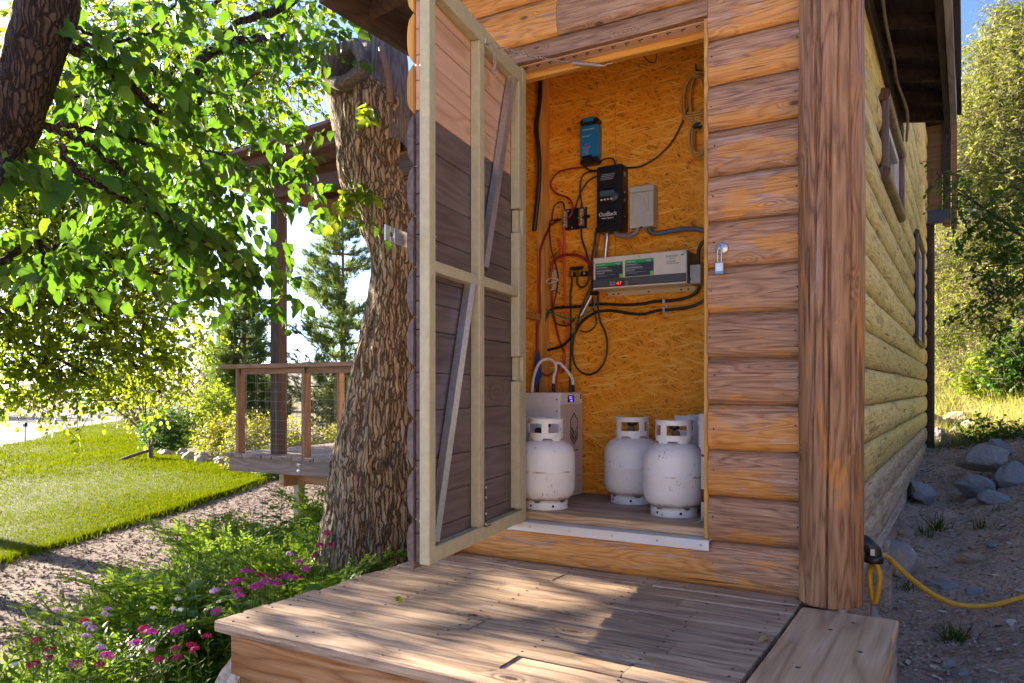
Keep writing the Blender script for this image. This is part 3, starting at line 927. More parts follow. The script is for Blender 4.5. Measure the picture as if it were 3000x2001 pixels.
# --- door opening: jamb, header, sill strip, threshold
MB().box(-0.996, -0.977, YF - 0.012, YF + 0.11, 0.21, 2.502).build('jamb', M_TRIM, shed)
MB().box(-1.99, -1.968, YF - 0.005, YF + 0.11, 0.21, 2.502).build('jamb', M_TRIM, shed)
MB().box(-2.22, -0.56, YF + 0.10, YF + 0.145, 2.468, 2.62).build('header', M_TRIMX, shed)
hs = MB()
for i in range(14):
    x = -1.93 + i * 0.068
    hs.box(x, x + 0.022, YF + 0.03, YF + 0.034, 2.4955, 2.4985, 0.0005); hs.box(x, x + 0.003, YF + 0.03, YF + 0.055, 2.4955, 2.4985, 0.0005)
MB().box(-1.965, -0.98, YF + 0.012, YF + 0.098, 2.4985, 2.504, 0.001).build('header_lining', M_RAW, shed)
hs.build('staples', M_BLACKM, shed, kind='stuff')
def sill_material():
    m, nt, P = new_mat('white_sill_metal')
    v, oi = coords(nt, False)
    n = noise(nt, vscale(nt, v, (9, 20, 60)), 1, 5, 0.7)
    c = ramp(nt, n, [(0.45, (0.68, 0.70, 0.73)), (0.62, (0.70, 0.68, 0.58)), (0.72, (0.58, 0.42, 0.13))])
    nt.links.new(c, P.inputs['Base Color']); P.inputs['Roughness'].default_value = 0.4
    return m
st = MB()
st.box(-2.05, -0.965, YF - 0.043, YF - 0.038, 0.163, 0.207, 0.001); st.box(-2.05, -0.965, YF - 0.038, YF + 0.06, 0.2025, 0.2075, 0.001)
sill = st.build('sill_strip', sill_material(), shed)
for x in (-1.86, -1.64, -1.42, -1.20, -1.0):
    MB().lathe([(0, 0.004), (0.005, 0.003), (0.006, 0)], (0, 0, 0), 8, M=Matrix.Translation((x, YF - 0.043, 0.186)) @ Matrix.Rotation(PI / 2, 4, 'X')).build('screw', M_STEEL, sill)
MB().box(-2.03, -0.985, YF + 0.03, YF + 0.135, 0.2085, 0.249).build('threshold', M_THRESH, shed)

# --- inside of the closet
fl = thing('floor', None, None, (-1.4, 3.8, 0.25), parent=shed)
for i, (y0, y1) in enumerate(((YF + 0.137, 3.83), (3.833, 4.15))):
    MB().box(-2.225, -0.5, y0, y1, 0.225, 0.25, 0.002).build('floor_panel', M_FLOOR, fl)
lin = thing('lining', None, None, (-1.4, 4.15, 0.25), parent=shed)
for (x0, x1, z0, z1) in ((-2.222, -0.50, 2.5985, 2.96), (-2.222, -1.7585, 1.334, 2.5965), (-1.7565, -0.50, 1.334, 2.5965), (-2.222, -0.50, 0.251, 1.332)):
    MB().box(x0, x1, 4.15, 4.165, z0, z1, 0.001).build('osb_panel', M_OSB, lin)
MB().box(-2.245, -2.230, YF + 0.10, 4.165, 0.25, 2.96, 0.001).build('osb_panel', M_OSBX, lin)
MB().box(-0.50, -0.485, YF + 0.10, 4.165, 0.25, 2.96, 0.001).build('osb_panel', M_OSBX, lin)
MB().box(-2.23, -0.50, YF + 0.10, 4.165, 2.96, 2.975, 0.001).build('osb_panel', M_OSB, lin)
MB().box(-2.2295, -2.19, 4.05, 4.149, 0.252, 2.958, 0.003).build('stud', M_TRIM, lin)
MB().box(-2.2295, -2.145, 3.70, 3.74, 0.252, 2.958, 0.003).build('stud', M_TRIM, lin)
MB().box(-2.2295, -2.19, 3.742, 4.048, 1.28, 1.318, 0.003).build('stud', M_TRIM, lin)
for zz, x0 in ((1.336, -1.95),):
    pass

# --- the roof: gently sloped, rafters under dark boards, fascia
roof = thing('roof', None, None, (-1.42, 7, 3.1), parent=shed)
RX0, RX1, RXC, RY0, RY1 = -2.86, -0.03, -1.42, 2.86, 6.80
ZE, ZR = 2.965, 3.26
def slope_z(x): return ZE + (ZR - ZE) * (1 - abs(x - RXC) / (RX1 - RXC if x > RXC else RXC - RX0))
nb = 12
for sgn in (1, -1):
    xe = RX1 if sgn > 0 else RX0
    for i in range(nb):
        xa = RXC + (xe - RXC) * i / nb; xb = RXC + (xe - RXC) * (i + 1) / nb
        za, zb = slope_z(xa), slope_z(xb)
        mb = MB(); q = 0.0015 * (1 if xb > xa else -1)
        xa += q; xb -= q
        v = [(xa, RY0, za), (xb, RY0, zb), (xb, RY1, zb), (xa, RY1, za)]
        mb.add(v + [(a, b, c + 0.02) for a, b, c in v], [(0, 1, 2, 3), (4, 5, 6, 7), (0, 1, 5, 4), (1, 2, 6, 5), (2, 3, 7, 6), (3, 0, 4, 7)])
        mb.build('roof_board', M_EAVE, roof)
    v = [(RXC, RY0 - .02, ZR + .025), (xe, RY0 - .02, ZE + .025), (xe, RY1 + .02, ZE + .025), (RXC, RY1 + .02, ZR + .025)]
    MB().add(v + [(a, b, c + .02) for a, b, c in v], [(0, 1, 2, 3), (4, 5, 6, 7), (0, 1, 5, 4), (1, 2, 6, 5), (2, 3, 7, 6), (3, 0, 4, 7)]).build('shingle_layer', M_SHING, roof)
for yy in (2.90, 3.20, 3.62, 4.05, 4.48, 4.92, 5.36, 5.80, 6.25, 6.70):
    for sgn in (1, -1):
        x0 = XR - 0.03 if sgn > 0 else XL + 0.03
        x1 = RX1 - 0.11 if sgn > 0 else RX0 + 0.06
        za, zb = slope_z(x0) - 0.003, slope_z(x1) - 0.003
        h = 0.095
        v = [(x0, yy, za - h), (x1, yy, zb - h + 0.02), (x1, yy + 0.038, zb - h + 0.02), (x0, yy + 0.038, za - h), (x0, yy, za), (x1, yy, zb), (x1, yy + 0.038, zb), (x0, yy + 0.038, za)]
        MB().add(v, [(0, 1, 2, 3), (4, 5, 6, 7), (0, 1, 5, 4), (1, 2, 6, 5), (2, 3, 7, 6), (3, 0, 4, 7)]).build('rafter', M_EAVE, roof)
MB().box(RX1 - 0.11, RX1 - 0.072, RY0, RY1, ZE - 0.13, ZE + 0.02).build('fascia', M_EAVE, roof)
MB().box(RX1 - 0.070, RX1 - 0.030, RY0, RY1 - 0.3, ZE - 0.14, ZE + 0.025).build('fascia', M_EAVEG, roof)['label'] = 'pale grey outer fascia board'
MB().box(RX1 - 0.028, RX1 + 0.004, RY0, RY1 - 1.1, ZE - 0.10, ZE + 0.05).build('gutter_edge', M_SHING, roof)
MB().box(RX0 + 0.02, RX0 + 0.06, RY0, RY1, ZE - 0.13, ZE + 0.02).build('fascia', M_EAVE, roof)
MB().box(XR + 0.004, XR + 0.04, YF - 0.1, 6.72, 2.80, 2.925).build('frieze_board', M_EAVE, roof)
MB().tube(smooth_path([(XR + 0.10, 4.0, 2.93), (XR + 0.075, 4.7, 2.91), (XR + 0.08, 5.2, 2.87), (XR + 0.07, 5.6, 2.88), (XR + 0.10, 6.1, 2.83), (XR + 0.06, 6.7, 2.80)]), 0.010, 6).build('eave_cable', plain('pale_cable', (0.30, 0.24, 0.17), 0.6), roof)
gb = MB()
gb.add([(XL, YF + 0.02, 2.96), (XR, YF + 0.02, 2.96), (XR, YF + 0.02, 3.05), (RXC, YF + 0.02, 3.245), (XL, YF + 0.02, 3.05), (XL, YF + 0.1, 2.96), (XR, YF + 0.1, 2.96), (XR, YF + 0.1, 3.05), (RXC, YF + 0.1, 3.245), (XL, YF + 0.1, 3.05)],
       [(0, 1, 2, 3, 4), (5, 6, 7, 8, 9), (0, 1, 6, 5), (1, 2, 7, 6), (2, 3, 8, 7), (3, 4, 9, 8), (4, 0, 5, 9)])
gb.build('gable_panel', M_EAVE, roof)
# taller rear part: its own roof, plywood end and beam over the back porch
MB().box(XL - 0.3, -0.12, 6.75, 12.2, 4.28, 4.40).build('rear_roof', M_EAVE, roof)
MB().box(XR - 0.35, -0.20, 11.33, 11.36, 3.02, 4.28).build('plywood_end', M_PLY, roof)
MB().box(-0.265, -0.17, 11.27, 11.325, 2.97, 4.28).build('barge_board', M_EAVE, roof)
MB().box(-0.168, -0.10, 11.25, 11.30, 2.90, 4.28).build('barge_board', M_PLY, roof)
MB().box(XR + 0.02, -0.16, 11.20, 11.262, 2.99, 3.165).build('porch_beam', plain('blue_black_beam', (0.05, 0.055, 0.07), 0.5, 0, 0.2), roof)
MB().box(-0.24, -0.17, 11.0, 11.19, 2.92, 3.0).build('beam_end', M_PLY, roof)

# --- the open door: painted frame, boards, log face, two steel braces
HX, HY, HA = -1.90, 3.345, math.radians(9.7)
# local frame: +x along the door from hinge to free edge, +y away from the room side (log face), +z up
DM = Matrix.Translation((HX, HY, 0)) @ Matrix(((math.sin(HA), -math.cos(HA), 0, 0), (-math.cos(HA), -math.sin(HA), 0, 0), (0, 0, 1, 0), (0, 0, 0, 1)))
door = thing('door', None, None, (HX, HY, 0.21), parent=shed)
door['label'] = 'tall plank door with sage painted frame swung wide open'
def dpart(name, mat, mb): return mb.build(name, mat, door, DM)
D = 0.042
dpart('stile', M_FRAME, MB().box(1.004, 1.058, 0, D, 0.21, 2.444))
dpart('stile', M_FRAME, MB().box(0.532, 0.588, 0.0, D, 0.272, 2.372))
dpart('stile', M_FRAME, MB().box(0.0, 0.05, 0.0, D, 0.21, 2.462))
for z0, z1 in ((1.752, 2.372), (1.027, 1.634), (0.285, 0.906)):
    dpart('stile_block', M_FRAME, MB().box(0.0515, 0.108, -0.004, D, z0, z1))
for z0, z1 in ((1.634, 1.752), (0.906, 1.027)):
    dpart('hinge_leaf', M_FRAME, MB().box(0.0515, 0.090, 0.012, D, z0 + .003, z1 - .003))
dpart('rail', M_FRAME, MB().box(0.0515, 1.003, 0.0, D, 2.3735, 2.447))
dpart('rail', M_FRAME, MB().box(0.0515, 1.003, 0.0, D, 0.211, 0.271))
dpart('rail', M_FRAME, MB().box(0.590, 1.003, 0.001, D, 1.312, 1.356))
dpart('rail', M_FRAME, MB().box(0.110, 0.5305, 0.001, D, 1.318, 1.362))
# inner boards, raw above and stained below
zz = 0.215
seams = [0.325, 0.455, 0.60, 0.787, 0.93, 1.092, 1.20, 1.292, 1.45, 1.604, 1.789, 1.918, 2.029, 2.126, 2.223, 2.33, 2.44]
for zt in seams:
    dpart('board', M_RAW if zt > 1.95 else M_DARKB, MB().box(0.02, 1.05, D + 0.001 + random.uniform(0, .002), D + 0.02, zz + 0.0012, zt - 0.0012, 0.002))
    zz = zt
# log siding on the outer face, showing as a scalloped edge
for i in range(12):
    z0 = 0.19 + i * 0.19
    pr = [(-(b), z) for b, z in log_prof(0.188, 0.026, 9)]
    pr = [(-a, z) for a, z in pr]
    mb = MB()
    prof = [(b + D + 0.022, z) for b, z in log_prof(0.188, 0.026, 9)] + [(D + 0.022, 0.186), (D + 0.022, 0.002)]
    v = []; n = 8
    for j in range(n):
        x = -0.02 + (1.085) * j / (n - 1)
        for (a, z) in prof:
            v.append((x, a + random.uniform(-.001, .001), z0 + z))
    kk = len(prof)
    f = [(j * kk + q, j * kk + (q + 1) % kk, (j + 1) * kk + (q + 1) % kk, (j + 1) * kk + q) for j in range(n - 1) for q in range(kk)]
    f += [tuple(range(kk)), tuple(range((n - 1) * kk, n * kk))]
    mb.add(v, f)
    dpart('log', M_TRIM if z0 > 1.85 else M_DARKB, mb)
# galvanised steel braces (angle section)
def brace(x0, z0, x1, z1, w=0.05):
    d = Vector((x1 - x0, 0, z1 - z0)); L = d.length; d.normalize(); nrm = Vector((-d.z, 0, d.x))
    mb = MB(); a = Vector((x0, 0.006, z0)); b = Vector((x1, 0.006, z1))
    pr = [(-w / 2, 0.03), (-w / 2, 0.0), (0, -0.012), (w / 2, 0.0), (w / 2, 0.03), (w / 2 - .003, 0.03), (w / 2 - .003, .003), (0, -.009), (-w / 2 + .003, .003), (-w / 2 + .003, .03)]
    v = [p + nrm * s + Vector((0, y, 0)) for p in (a, b) for s, y in pr]
    m_ = len(pr)
    mb.add(v, [(i, (i + 1) % m_, m_ + (i + 1) % m_, m_ + i) for i in range(m_)] + [tuple(range(m_)), tuple(range(m_, 2 * m_))])
    return dpart('brace', M_GALV, mb)
brace(0.145, 2.372, 0.500, 1.40)
brace(0.640, 1.311, 0.985, 0.285)
# bolt and hasp hardware
hw = MB()
hw.box(0.525, 0.534, -0.006, 0.022, 0.385, 0.452); hw.box(0.478, 0.531, -0.008, -0.004, 0.448, 0.453)
hw.box(0.525, 0.534, -0.006, 0.022, 0.265, 0.335); hw.box(0.470, 0.531, -0.008, -0.004, 0.264, 0.269)
dpart('bolt_plate', M_BLACKM, hw)
sc_ = MB()
for z in (0.44, 0.395, 0.325, 0.28):
    sc_.lathe([(0, .004), (.005, .003), (.007, 0)], (0, 0, 0), 8, M=Matrix.Translation((0.53, -0.006, z)) @ Matrix.Rotation(PI / 2, 4, 'X'))
dpart('screws', M_STEEL, sc_)
ha = MB()
ha.box(1.03, 1.135, D + 0.062, D + 0.067, 1.405, 1.462, 0.001); ha.box(1.165, 1.20, D + .062, D + .067, 1.405, 1.462, 0.001)
ha.box(1.135, 1.165, D + .062, D + .067, 1.442, 1.462, 0.001); ha.box(1.135, 1.165, D + .062, D + .067, 1.405, 1.425, 0.001)
dpart('hasp_strap', M_GALV, ha)
sr = MB()
for z in (1.415, 1.452): sr.tube([(0.975, 0.012, z), (1.01, 0.012, z)], 0.003, 6)
dpart('screw_tips', M_STEEL, sr)
ck = MB(); ck.box(0.502, 0.532, -0.004, 0.03, 2.378, 2.402, .002)
dpart('chain_plate', M_GALV, ck)

# --- the door chain with its spring
def chain_links(P0, P1, sag, n, mb, ln=0.020, r=0.0018, w=0.0065):
    P0 = Vector(P0); P1 = Vector(P1)
    for i in range(n):
        t0 = i / n; t1 = (i + 1) / n
        a = P0.lerp(P1, t0) - Vector((0, 0, sag * 4 * t0 * (1 - t0))); b = P0.lerp(P1, t1) - Vector((0, 0, sag * 4 * t1 * (1 - t1)))
        d = (b - a); L = d.length * 1.25; d.normalize(); c = (a + b) / 2
        sd = d.cross(Vector((0, 0, 1))).normalized(); up = sd.cross(d)
        if i % 2: sd = up
        pts = []
        for k in range(8):
            q = 2 * PI * k / 8
            pts.append(c + d * (math.cos(q) * L / 2) + sd * (math.sin(q) * w))
        mb.tube(pts, r, 5, closed=True)
ch = thing('door_chain', 'thin steel chain with a coil spring from the open door to the header', 'chain', (-1.80, 2.85, 2.39))
CP = DM @ Vector((0.515, -0.006, 2.385))
mb = MB(); chain_links(CP, (-1.66, 3.37, 2.463), 0.012, 30, mb); mb.build('chain', M_STEEL, ch)
mb = MB(); chain_links(CP + Vector((0.0, 0.06, -0.02)), CP + Vector((0.003, 0.06, -0.125)), 0, 4, mb); mb.build('loose_end', M_STEEL, ch)
sp = []
a = Vector((-1.655, 3.375, 2.462)); b = Vector((-1.535, 3.44, 2.447))
d = (b - a).normalized(); u1 = d.orthogonal().normalized(); u2 = d.cross(u1)
for i in range(16 * 9 + 1):
    q = 2 * PI * i / 9
    sp.append(a.lerp(b, i / (16 * 9)) + u1 * math.cos(q) * 0.012 + u2 * math.sin(q) * 0.012)
MB().tube(sp, 0.0022, 5).build('spring', M_STEEL, ch)
MB().tube(smooth_path([b, b + d * 0.02, b + d * 0.035 + Vector((0, 0, .012)), b + d * 0.05 + Vector((0, 0, .014)), b + d * 0.06 + Vector((0, 0, .028))]), 0.0022, 5).build('hook', M_STEEL, ch)

# --- padlock hanging on its eye on the wall right of the opening
pl = thing('padlock', 'small silver padlock hanging from the hasp eye on the front logs', 'padlock', (-0.91, YF - 0.05, 1.40))
x, y = -0.912, YF - 0.030
MB().lathe([(0, .006), (.022, .005), (.027, 0)], (0, 0, 0), 20, M=Matrix.Translation((x, y, 1.478)) @ Matrix.Rotation(PI / 2, 4, 'X')).build('eye_plate', M_STEEL, pl)
MB().tube([(x - .004, y - .004, 1.491), (x - .004, y - .022, 1.489), (x - .004, y - .026, 1.478), (x - .004, y - .022, 1.467), (x - .004, y - .004, 1.465)], 0.0035, 6).build('eye', M_STEEL, pl)
MB().tube(smooth_path([(x - .012, y - .020, 1.412), (x - .012, y - .02, 1.465), (x - .004, y - .02, 1.478), (x + .004, y - .02, 1.465), (x + .004, y - .02, 1.412)], 4), 0.0032, 6).build('shackle', M_STEEL, pl)
MB().box(x - .022, x + .014, y - .032, y - .010, 1.372, 1.415, .004).build('lock_body', plain('silver_body', (.55, .55, .55), .35, .8, .1), pl)
MB().box(x - .0225, x + .0145, y - .0325, y - .0095, 1.365, 1.374, .003).build('base_cap', plain('pale_blue_plastic', (.20, .38, .62), .4), pl)

# ================================================================== THE LOW DECK
deck = thing('wooden_deck', 'low weathered plank deck in front of the open closet', 'deck', (-1.5, 2.6, -0.45))
DX0, DX1 = -2.42, -0.568
yy = 1.895
widths = [0.143] * 10
y = 1.90
rows = []
for i in range(11):
    w = 0.1335
    rows.append((y, y + w - 0.009)); y += w
    if y > YF - 0.04: break
joins = {0: [], 1: [-1.25], 2: [-2.05, -0.9], 3: [-1.55], 4: [-1.98, -0.85], 5: [], 6: [-1.1], 7: [-1.75], 8: [-1.0], 9: [-1.62], 10: [-1.2]}
for i, (y0, y1) in enumerate(rows):
    xs = [DX0 + random.uniform(-.008, .012)] + joins.get(i, []) + [DX1 - 0.004 + random.uniform(-.008, 0)]
    for a, b in zip(xs[:-1], xs[1:]):
        L = b - a - 0.004
        mb = MB().sweep((0, 0, 0), (L, 0, 0), (0, 0, 1), rect_prof(y1 - y0, 0.042, 0.0055), max(3, int(L / 0.09)), 0.0026, seed=i * 7 + int(a * 100))
        mb.build('plank', M_DECK, deck, Matrix.Translation((a + 0.002, (y0 + y1) / 2, -0.021 + random.uniform(-.0025, .0025))))
nh = MB()
for i, (y0, y1) in enumerate(rows):
    for xx in (-2.36, -2.0, -1.62, -1.25, -0.9, -0.62):
        for yy in (y0 + 0.03, y1 - 0.03):
            if random.random() < .8:
                nh.lathe([(0, .0025), (.0045, .0022), (.0058, .0005)], (xx + random.uniform(-.02, .02), yy + random.uniform(-.006, .006), 0.0005), 7)
nh.build('nail_heads', M_BLACKM, deck, kind='stuff')
MB().sweep((-0.39, 0.6, -0.018), (-0.39, 3.20, -0.018), (0, 0, 1), rect_prof(0.345, 0.045, 0.006), 14, 0.0012, seed=4).build('plank', M_DECKY, deck)['label'] = 'wide smooth board along the end of the deck'
mb = MB()
for (xx, yy) in ((-0.36, 3.08), (-0.30, 2.75), (-0.45, 2.5), (-0.42, 2.95)):
    mb.lathe([(0, .0015), (.007, .001), (.009, 0)], (xx, yy, 0.0048), 8)
mb.build('bolt_holes', M_BLACKM, deck, kind='stuff')
MB().sweep((DX0 + 0.05, 1.955, -0.145), (-0.22, 1.955, -0.145), (0, 0, 1), rect_prof(0.04, 0.19, 0.004), 20, 0.0015, seed=1).build('fascia', M_FASC, deck)
MB().sweep((DX0 + 0.055, 1.965, -0.345), (-0.22, 1.965, -0.345), (0, 0, 1), rect_prof(0.04, 0.19, 0.006), 20, 0.002, seed=2).build('fascia', M_GREYW, deck)
MB().sweep((DX0 + 0.06, 1.98, -0.145), (DX0 + 0.06, YF - 0.06, -0.145), (0, 0, 1), rect_prof(0.04, 0.19, 0.004), 10, 0.0015, seed=3).build('fascia', M_GREYW, deck)
MB().sweep((-0.235, 0.62, -0.145), (-0.235, 3.1, -0.145), (0, 0, 1), rect_prof(0.04, 0.19, 0.004), 10, 0.0015, seed=3).build('fascia', M_GREYW, deck)
MB().tube([(DX0 - 0.005, 1.97, -0.23), (DX0 + 0.10, 1.97, -0.235)], 0.1, 12, flat=0.5).build('post_end', M_GREYW, deck)
for (px, py) in ((DX0 + 0.09, 2.06), (-0.30, 2.9), (DX0 + 0.09, 3.2)):
    MB().box(px - .05, px + .05, py - .05, py + .05, min(gz(px, py), -.5) - 0.1, -0.045).build('post', M_GREYW, deck)

# ================================================================== CLOSET EQUIPMENT
YW = 4.15
RF = (PI / 2, 0, 0)
# --- blue battery charger
t = thing('battery_charger', 'small blue wall-mounted charger with black end caps above the black controller', 'charger', (-1.90, YW, 2.19))
bd = MB().box(-1.958, -1.842, 4.085, YW, 2.225, 2.415, 0.008).build('body', M_BLUE, t)
MB().box(-1.960, -1.840, 4.08, YW, 2.416, 2.452, 0.012).build('end_cap', M_BLACK, t)
MB().box(-1.935, -1.865, 4.078, 4.12, 2.428, 2.456, 0.004).build('top_tab', M_BLUE, t)
MB().box(-1.960, -1.840, 4.08, YW, 2.185, 2.224, 0.012).build('end_cap', M_BLACK, t)
MB().box(-1.940, -1.875, 4.078, 4.09, 2.19, 2.235, 0.004).build('socket_cover', M_BLACK, t)
text('lettering', 'victron energy', 0.0125, M_WHITE, bd, (-1.938, 4.0845, 2.383), RF)
text('lettering', 'Blue Smart', 0.011, M_WHITE, bd, (-1.938, 4.0845, 2.345), RF)
text('lettering', '12 | 15', 0.011, M_LGREY, bd, (-1.925, 4.0845, 2.298), RF)
MB().box(-1.938, -1.885, 4.0835, 4.0855, 2.280, 2.285, 0.0003).build('stripe', M_ORANGE, bd)
for i in range(5):
    MB().box(-1.936, -1.90 - 0.004 * (i % 2), 4.0838, 4.0855, 2.268 - i * 0.007, 2.270 - i * 0.007, 0.0002).build('print_line', M_LGREY, bd)

# --- black charge controller
t = thing('charge_controller', 'tall black finned charge controller with a small display on the chipboard', 'controller', (-1.76, YW, 1.765))
x0, x1, z0, z1 = -1.838, -1.678, 1.772, 2.150
bd = MB().box(x0, x1, 4.06, YW, z0, z1, 0.006)
bd = bd.build('housing', M_BLACK, t)
fr = MB()
for i in range(16):
    xx = x0 + 0.012 + i * (x1 - x0 - 0.024) / 15
    fr.box(xx - .0022, xx + .0022, 4.05, 4.061, z0 + 0.03, 1.925, .001)
    if not (4 <= i <= 11): fr.box(xx - .0022, xx + .0022, 4.05, 4.061, 2.03, z1 - 0.012, .001)
    else:
        fr.box(xx - .0022, xx + .0022, 4.05, 4.061, 2.02, 2.055, .001); fr.box(xx - .0022, xx + .0022, 4.05, 4.061, 2.105, z1 - 0.012, .001)
fr.build('fins', plain('black_fin', (0.022, 0.022, 0.024), 0.4), bd, kind='stuff')
MB().box(x0 - .002, x1 + .002, 4.045, 4.07, z0 - .004, z0 + .028, .004).build('bottom_cover', M_BLACK, t)
MB().lathe([(0, 0.012), (0.052, 0.012), (0.062, 0.004), (0.064, 0.0)], (0, 0, 0), 28, M=Matrix.Translation((-1.765, 4.061, 1.972)) @ Matrix.Rotation(PI / 2, 4, 'X') @ Matrix.Diagonal((1.1, 0.78, 1, 1))).build('display_bezel', M_BLACK, t)
dp = MB().box(-1.812, -1.722, 4.044, 4.050, 1.970, 2.004, .002).build('display', M_LCD, t)
text('lettering', '12.9  14.2V', 0.011, M_DGREY, dp, (-1.806, 4.0435, 1.989), RF); text('lettering', '00.4  016W', 0.011, M_DGREY, dp, (-1.806, 4.0435, 1.976), RF)
for i in range(4):
    MB().lathe([(0, .004), (.0052, .003), (.006, 0)], (0, 0, 0), 10, M=Matrix.Translation((-1.802 + i * 0.0205, 4.049, 1.953)) @ Matrix.Rotation(PI / 2, 4, 'X')).build('button', M_WHITE, t)
for i in range(4):
    a = -1.812 + i * 0.004
    mb = MB(); mb.box(0, 0.082, 0, .003, 0, .0032, .0006)
    mb.build('vent_slot', M_LGREY, t, Matrix.Translation((a, 4.047, 2.066 + i * 0.0095)))
text('lettering', 'OutBack', 0.034, M_WHITE, bd, (-1.818, 4.0485, 1.858), RF, sx=.92)
text('lettering', 'Power Systems', 0.012, M_WHITE, bd, (-1.800, 4.0485, 1.842), RF)
for z, hh in ((2.085, .022), (1.985, .014), (1.94, .016), (1.85, .007)):
    MB().box(x1 - .0005, x1 + .001, 4.085, 4.105, z, z + hh, .0002).build('side_sticker', M_LGREY, bd)

# --- grey disconnect box
t = thing('disconnect_box', 'grey metal breaker box with a pressed handle panel right of the controller', 'breaker box', (-1.566, YW, 1.772))
MB().box(-1.634, -1.498, 4.075, YW, 1.776, 2.000, 0.003).build('enclosure', M_GREYBOX, t)
cv = MB().box(-1.637, -1.495, 4.062, 4.078, 1.774, 1.972, 0.004).build('cover', M_GREYBOX, t)
MB().box(-1.638, -1.494, 4.060, YW - .01, 1.974, 2.008, 0.005).build('hood', M_GREYBOX, t)
fp = MB()
for a, b, c, d in ((-1.615, -1.611, 1.86, 1.955), (-1.524, -1.520, 1.86, 1.955)):
    fp.box(a, b, 4.058, 4.063, c, d, .001)
fp.box(-1.615, -1.520, 4.058, 4.063, 1.955, 1.959, .001)
fp.add([(-1.548, 4.062, 1.945), (-1.522, 4.062, 1.862), (-1.532, 4.062, 1.862), (-1.535, 4.050, 1.865)], [(0, 1, 3), (0, 3, 2), (1, 2, 3)])
fp.build('pressed_rib', M_GREYBOX, cv)
MB().box(-1.575, -1.56, 4.06, 4.066, 1.768, 1.778, .001).build('latch', M_BLACKM, t)

# --- bus bar plate
t = thing('busbar_plate', 'black square plate with two brass bus bars', 'bus bars', (-2.0, YW, 1.82))
MB().box(-2.078, -1.938, 4.140, YW, 1.824, 1.952, 0.002).build('plate', M_BLACK, t)
for cx_ in (-2.078, -1.968):
    b = MB().box(cx_ - .016, cx_ + .016, 4.118, 4.1395, 1.838, 1.94, .003).build('bar_block', plain('clear_plastic', (.30, .26, .20), .2), t)
    for k in range(5):
        MB().lathe([(0, .012), (.005, .012), (.005, .006), (.008, .006), (.008, 0)], (0, 0, 0), 8, M=Matrix.Translation((cx_ + .004, 4.117, 1.852 + k * .019)) @ Matrix.Rotation(PI / 2, 4, 'X')).build('stud', M_BRASS, b)
    MB().box(cx_ - .012, cx_ - .002, 4.112, 4.1175, 1.842, 1.936, .001).build('bar', M_BRASS, b)
for (a, b) in ((-2.06, 1.94), (-1.95, 1.945), (-1.985, 1.935), (-2.035, 1.836), (-1.995, 1.89)):
    MB().lathe([(0, .003), (.004, .002), (.005, 0)], (0, 0, 0), 8, M=Matrix.Translation((a, 4.14, b)) @ Matrix.Rotation(PI / 2, 4, 'X')).build('screw', M_STEEL, t)
for (a, b, s) in ((-2.12, 1.885, 1), (-1.93, 1.884, 1)):
    MB().tube([(a - .022, 4.12, b), (a + .022, 4.12, b + .003)], .009, 8).build('lug_boot', M_BLACKC, t)

# --- inverter
t = thing('inverter', 'long beige inverter with two dark green-topped labels and red digits', 'inverter', (-1.55, YW, 1.42))
x0, x1, z0, z1, yf = -1.826, -1.283, 1.434, 1.612, 3.99
bd = MB().box(x0, x1, yf, YW, z0, z1, 0.003).build('case', M_BEIGE, t)
MB().box(x1 - .001, x1 + .003, yf + .004, YW, z0 + .002, z1 - .002, 0.001).build('end_plate', plain('brown_grey', (.22, .20, .17), .5), t)
MB().box(x0 - .001, x1 - .002, yf - .004, yf + .02, z0 + .008, z0 + .055, 0.002).build('grille_band', M_DGREY, t)
g = MB()
for i in range(52):
    xx = -1.595 + i * .0058
    g.box(xx, xx + .0024, yf - .006, yf - .0035, z0 + .016, z0 + .046, .0003)
g.build('grille_ribs', plain('band_rib', (.13, .135, .14), .5), bd, kind='stuff')
for (a, b, c, d) in ((-1.812, -1.646, 1.489, 1.580), (-1.632, -1.466, 1.492, 1.584)):
    l = MB().box(a, b, yf - .0012, yf + .001, c, d, .0003).build('label', M_LNAVY, t)
    MB().box(a, b, yf - .0020, yf - .0013, d - .019, d, .0002).build('header_strip', M_LGREEN, l)
    MB().box(b - .020, b - .001, yf - .0022, yf - .0013, c + .001, c + .022, .0002).build('corner_mark', M_LLIME, l)
    text('lettering', 'Schneider', .0085, M_WHITE, l, (b - .046, yf - .0023, d - .011), RF)
    text('lettering', 'Electric', .006, M_WHITE, l, (b - .034, yf - .0023, d - .017), RF)
    text('lettering', 'Getting Started' if a < -1.7 else 'Installation Notes', .0085, M_WHITE, l, (a + .004, yf - .0023, d - .013), RF)
    rr = random.Random(3)
    for i in range(9):
        zz = d - .027 - i * .0062
        if zz < c + .004: break
        w = rr.uniform(.35, .95)
        pl_ = MB().box(a + .005, a + .005 + (b - a - .03) * w, yf - .0018, yf - .0011, zz, zz + (.0022 if i in (0, 3, 5) else .0013), .0001)
        pl_.build('print_line', M_WHITE if i in (0, 3, 5) else M_LGREY, l)
text('lettering', 'Schneider', .0175, M_TGREEN, bd, (-1.396, yf - .0006, 1.580), RF)
MB().box(-1.314, -1.298, yf - .001, yf + .001, 1.582, 1.591, .003).build('logo_mark', M_LGREEN, bd)
text('lettering', 'Electric', .011, M_TGREEN, bd, (-1.378, yf - .0006, 1.5685), RF)
text('lettering', 'Conext SW', .0105, M_INK, bd, (-1.394, yf - .0006, 1.553), RF); text('lettering', 'Inverter/Charger', .0105, M_INK, bd, (-1.394, yf - .0006, 1.542), RF)
d = MB().box(-1.686, -1.640, yf - .0065, yf - .003, 1.448, 1.472, .001).build('digit_window', plain('dark_red', (.10, .004, .004), .3), t)
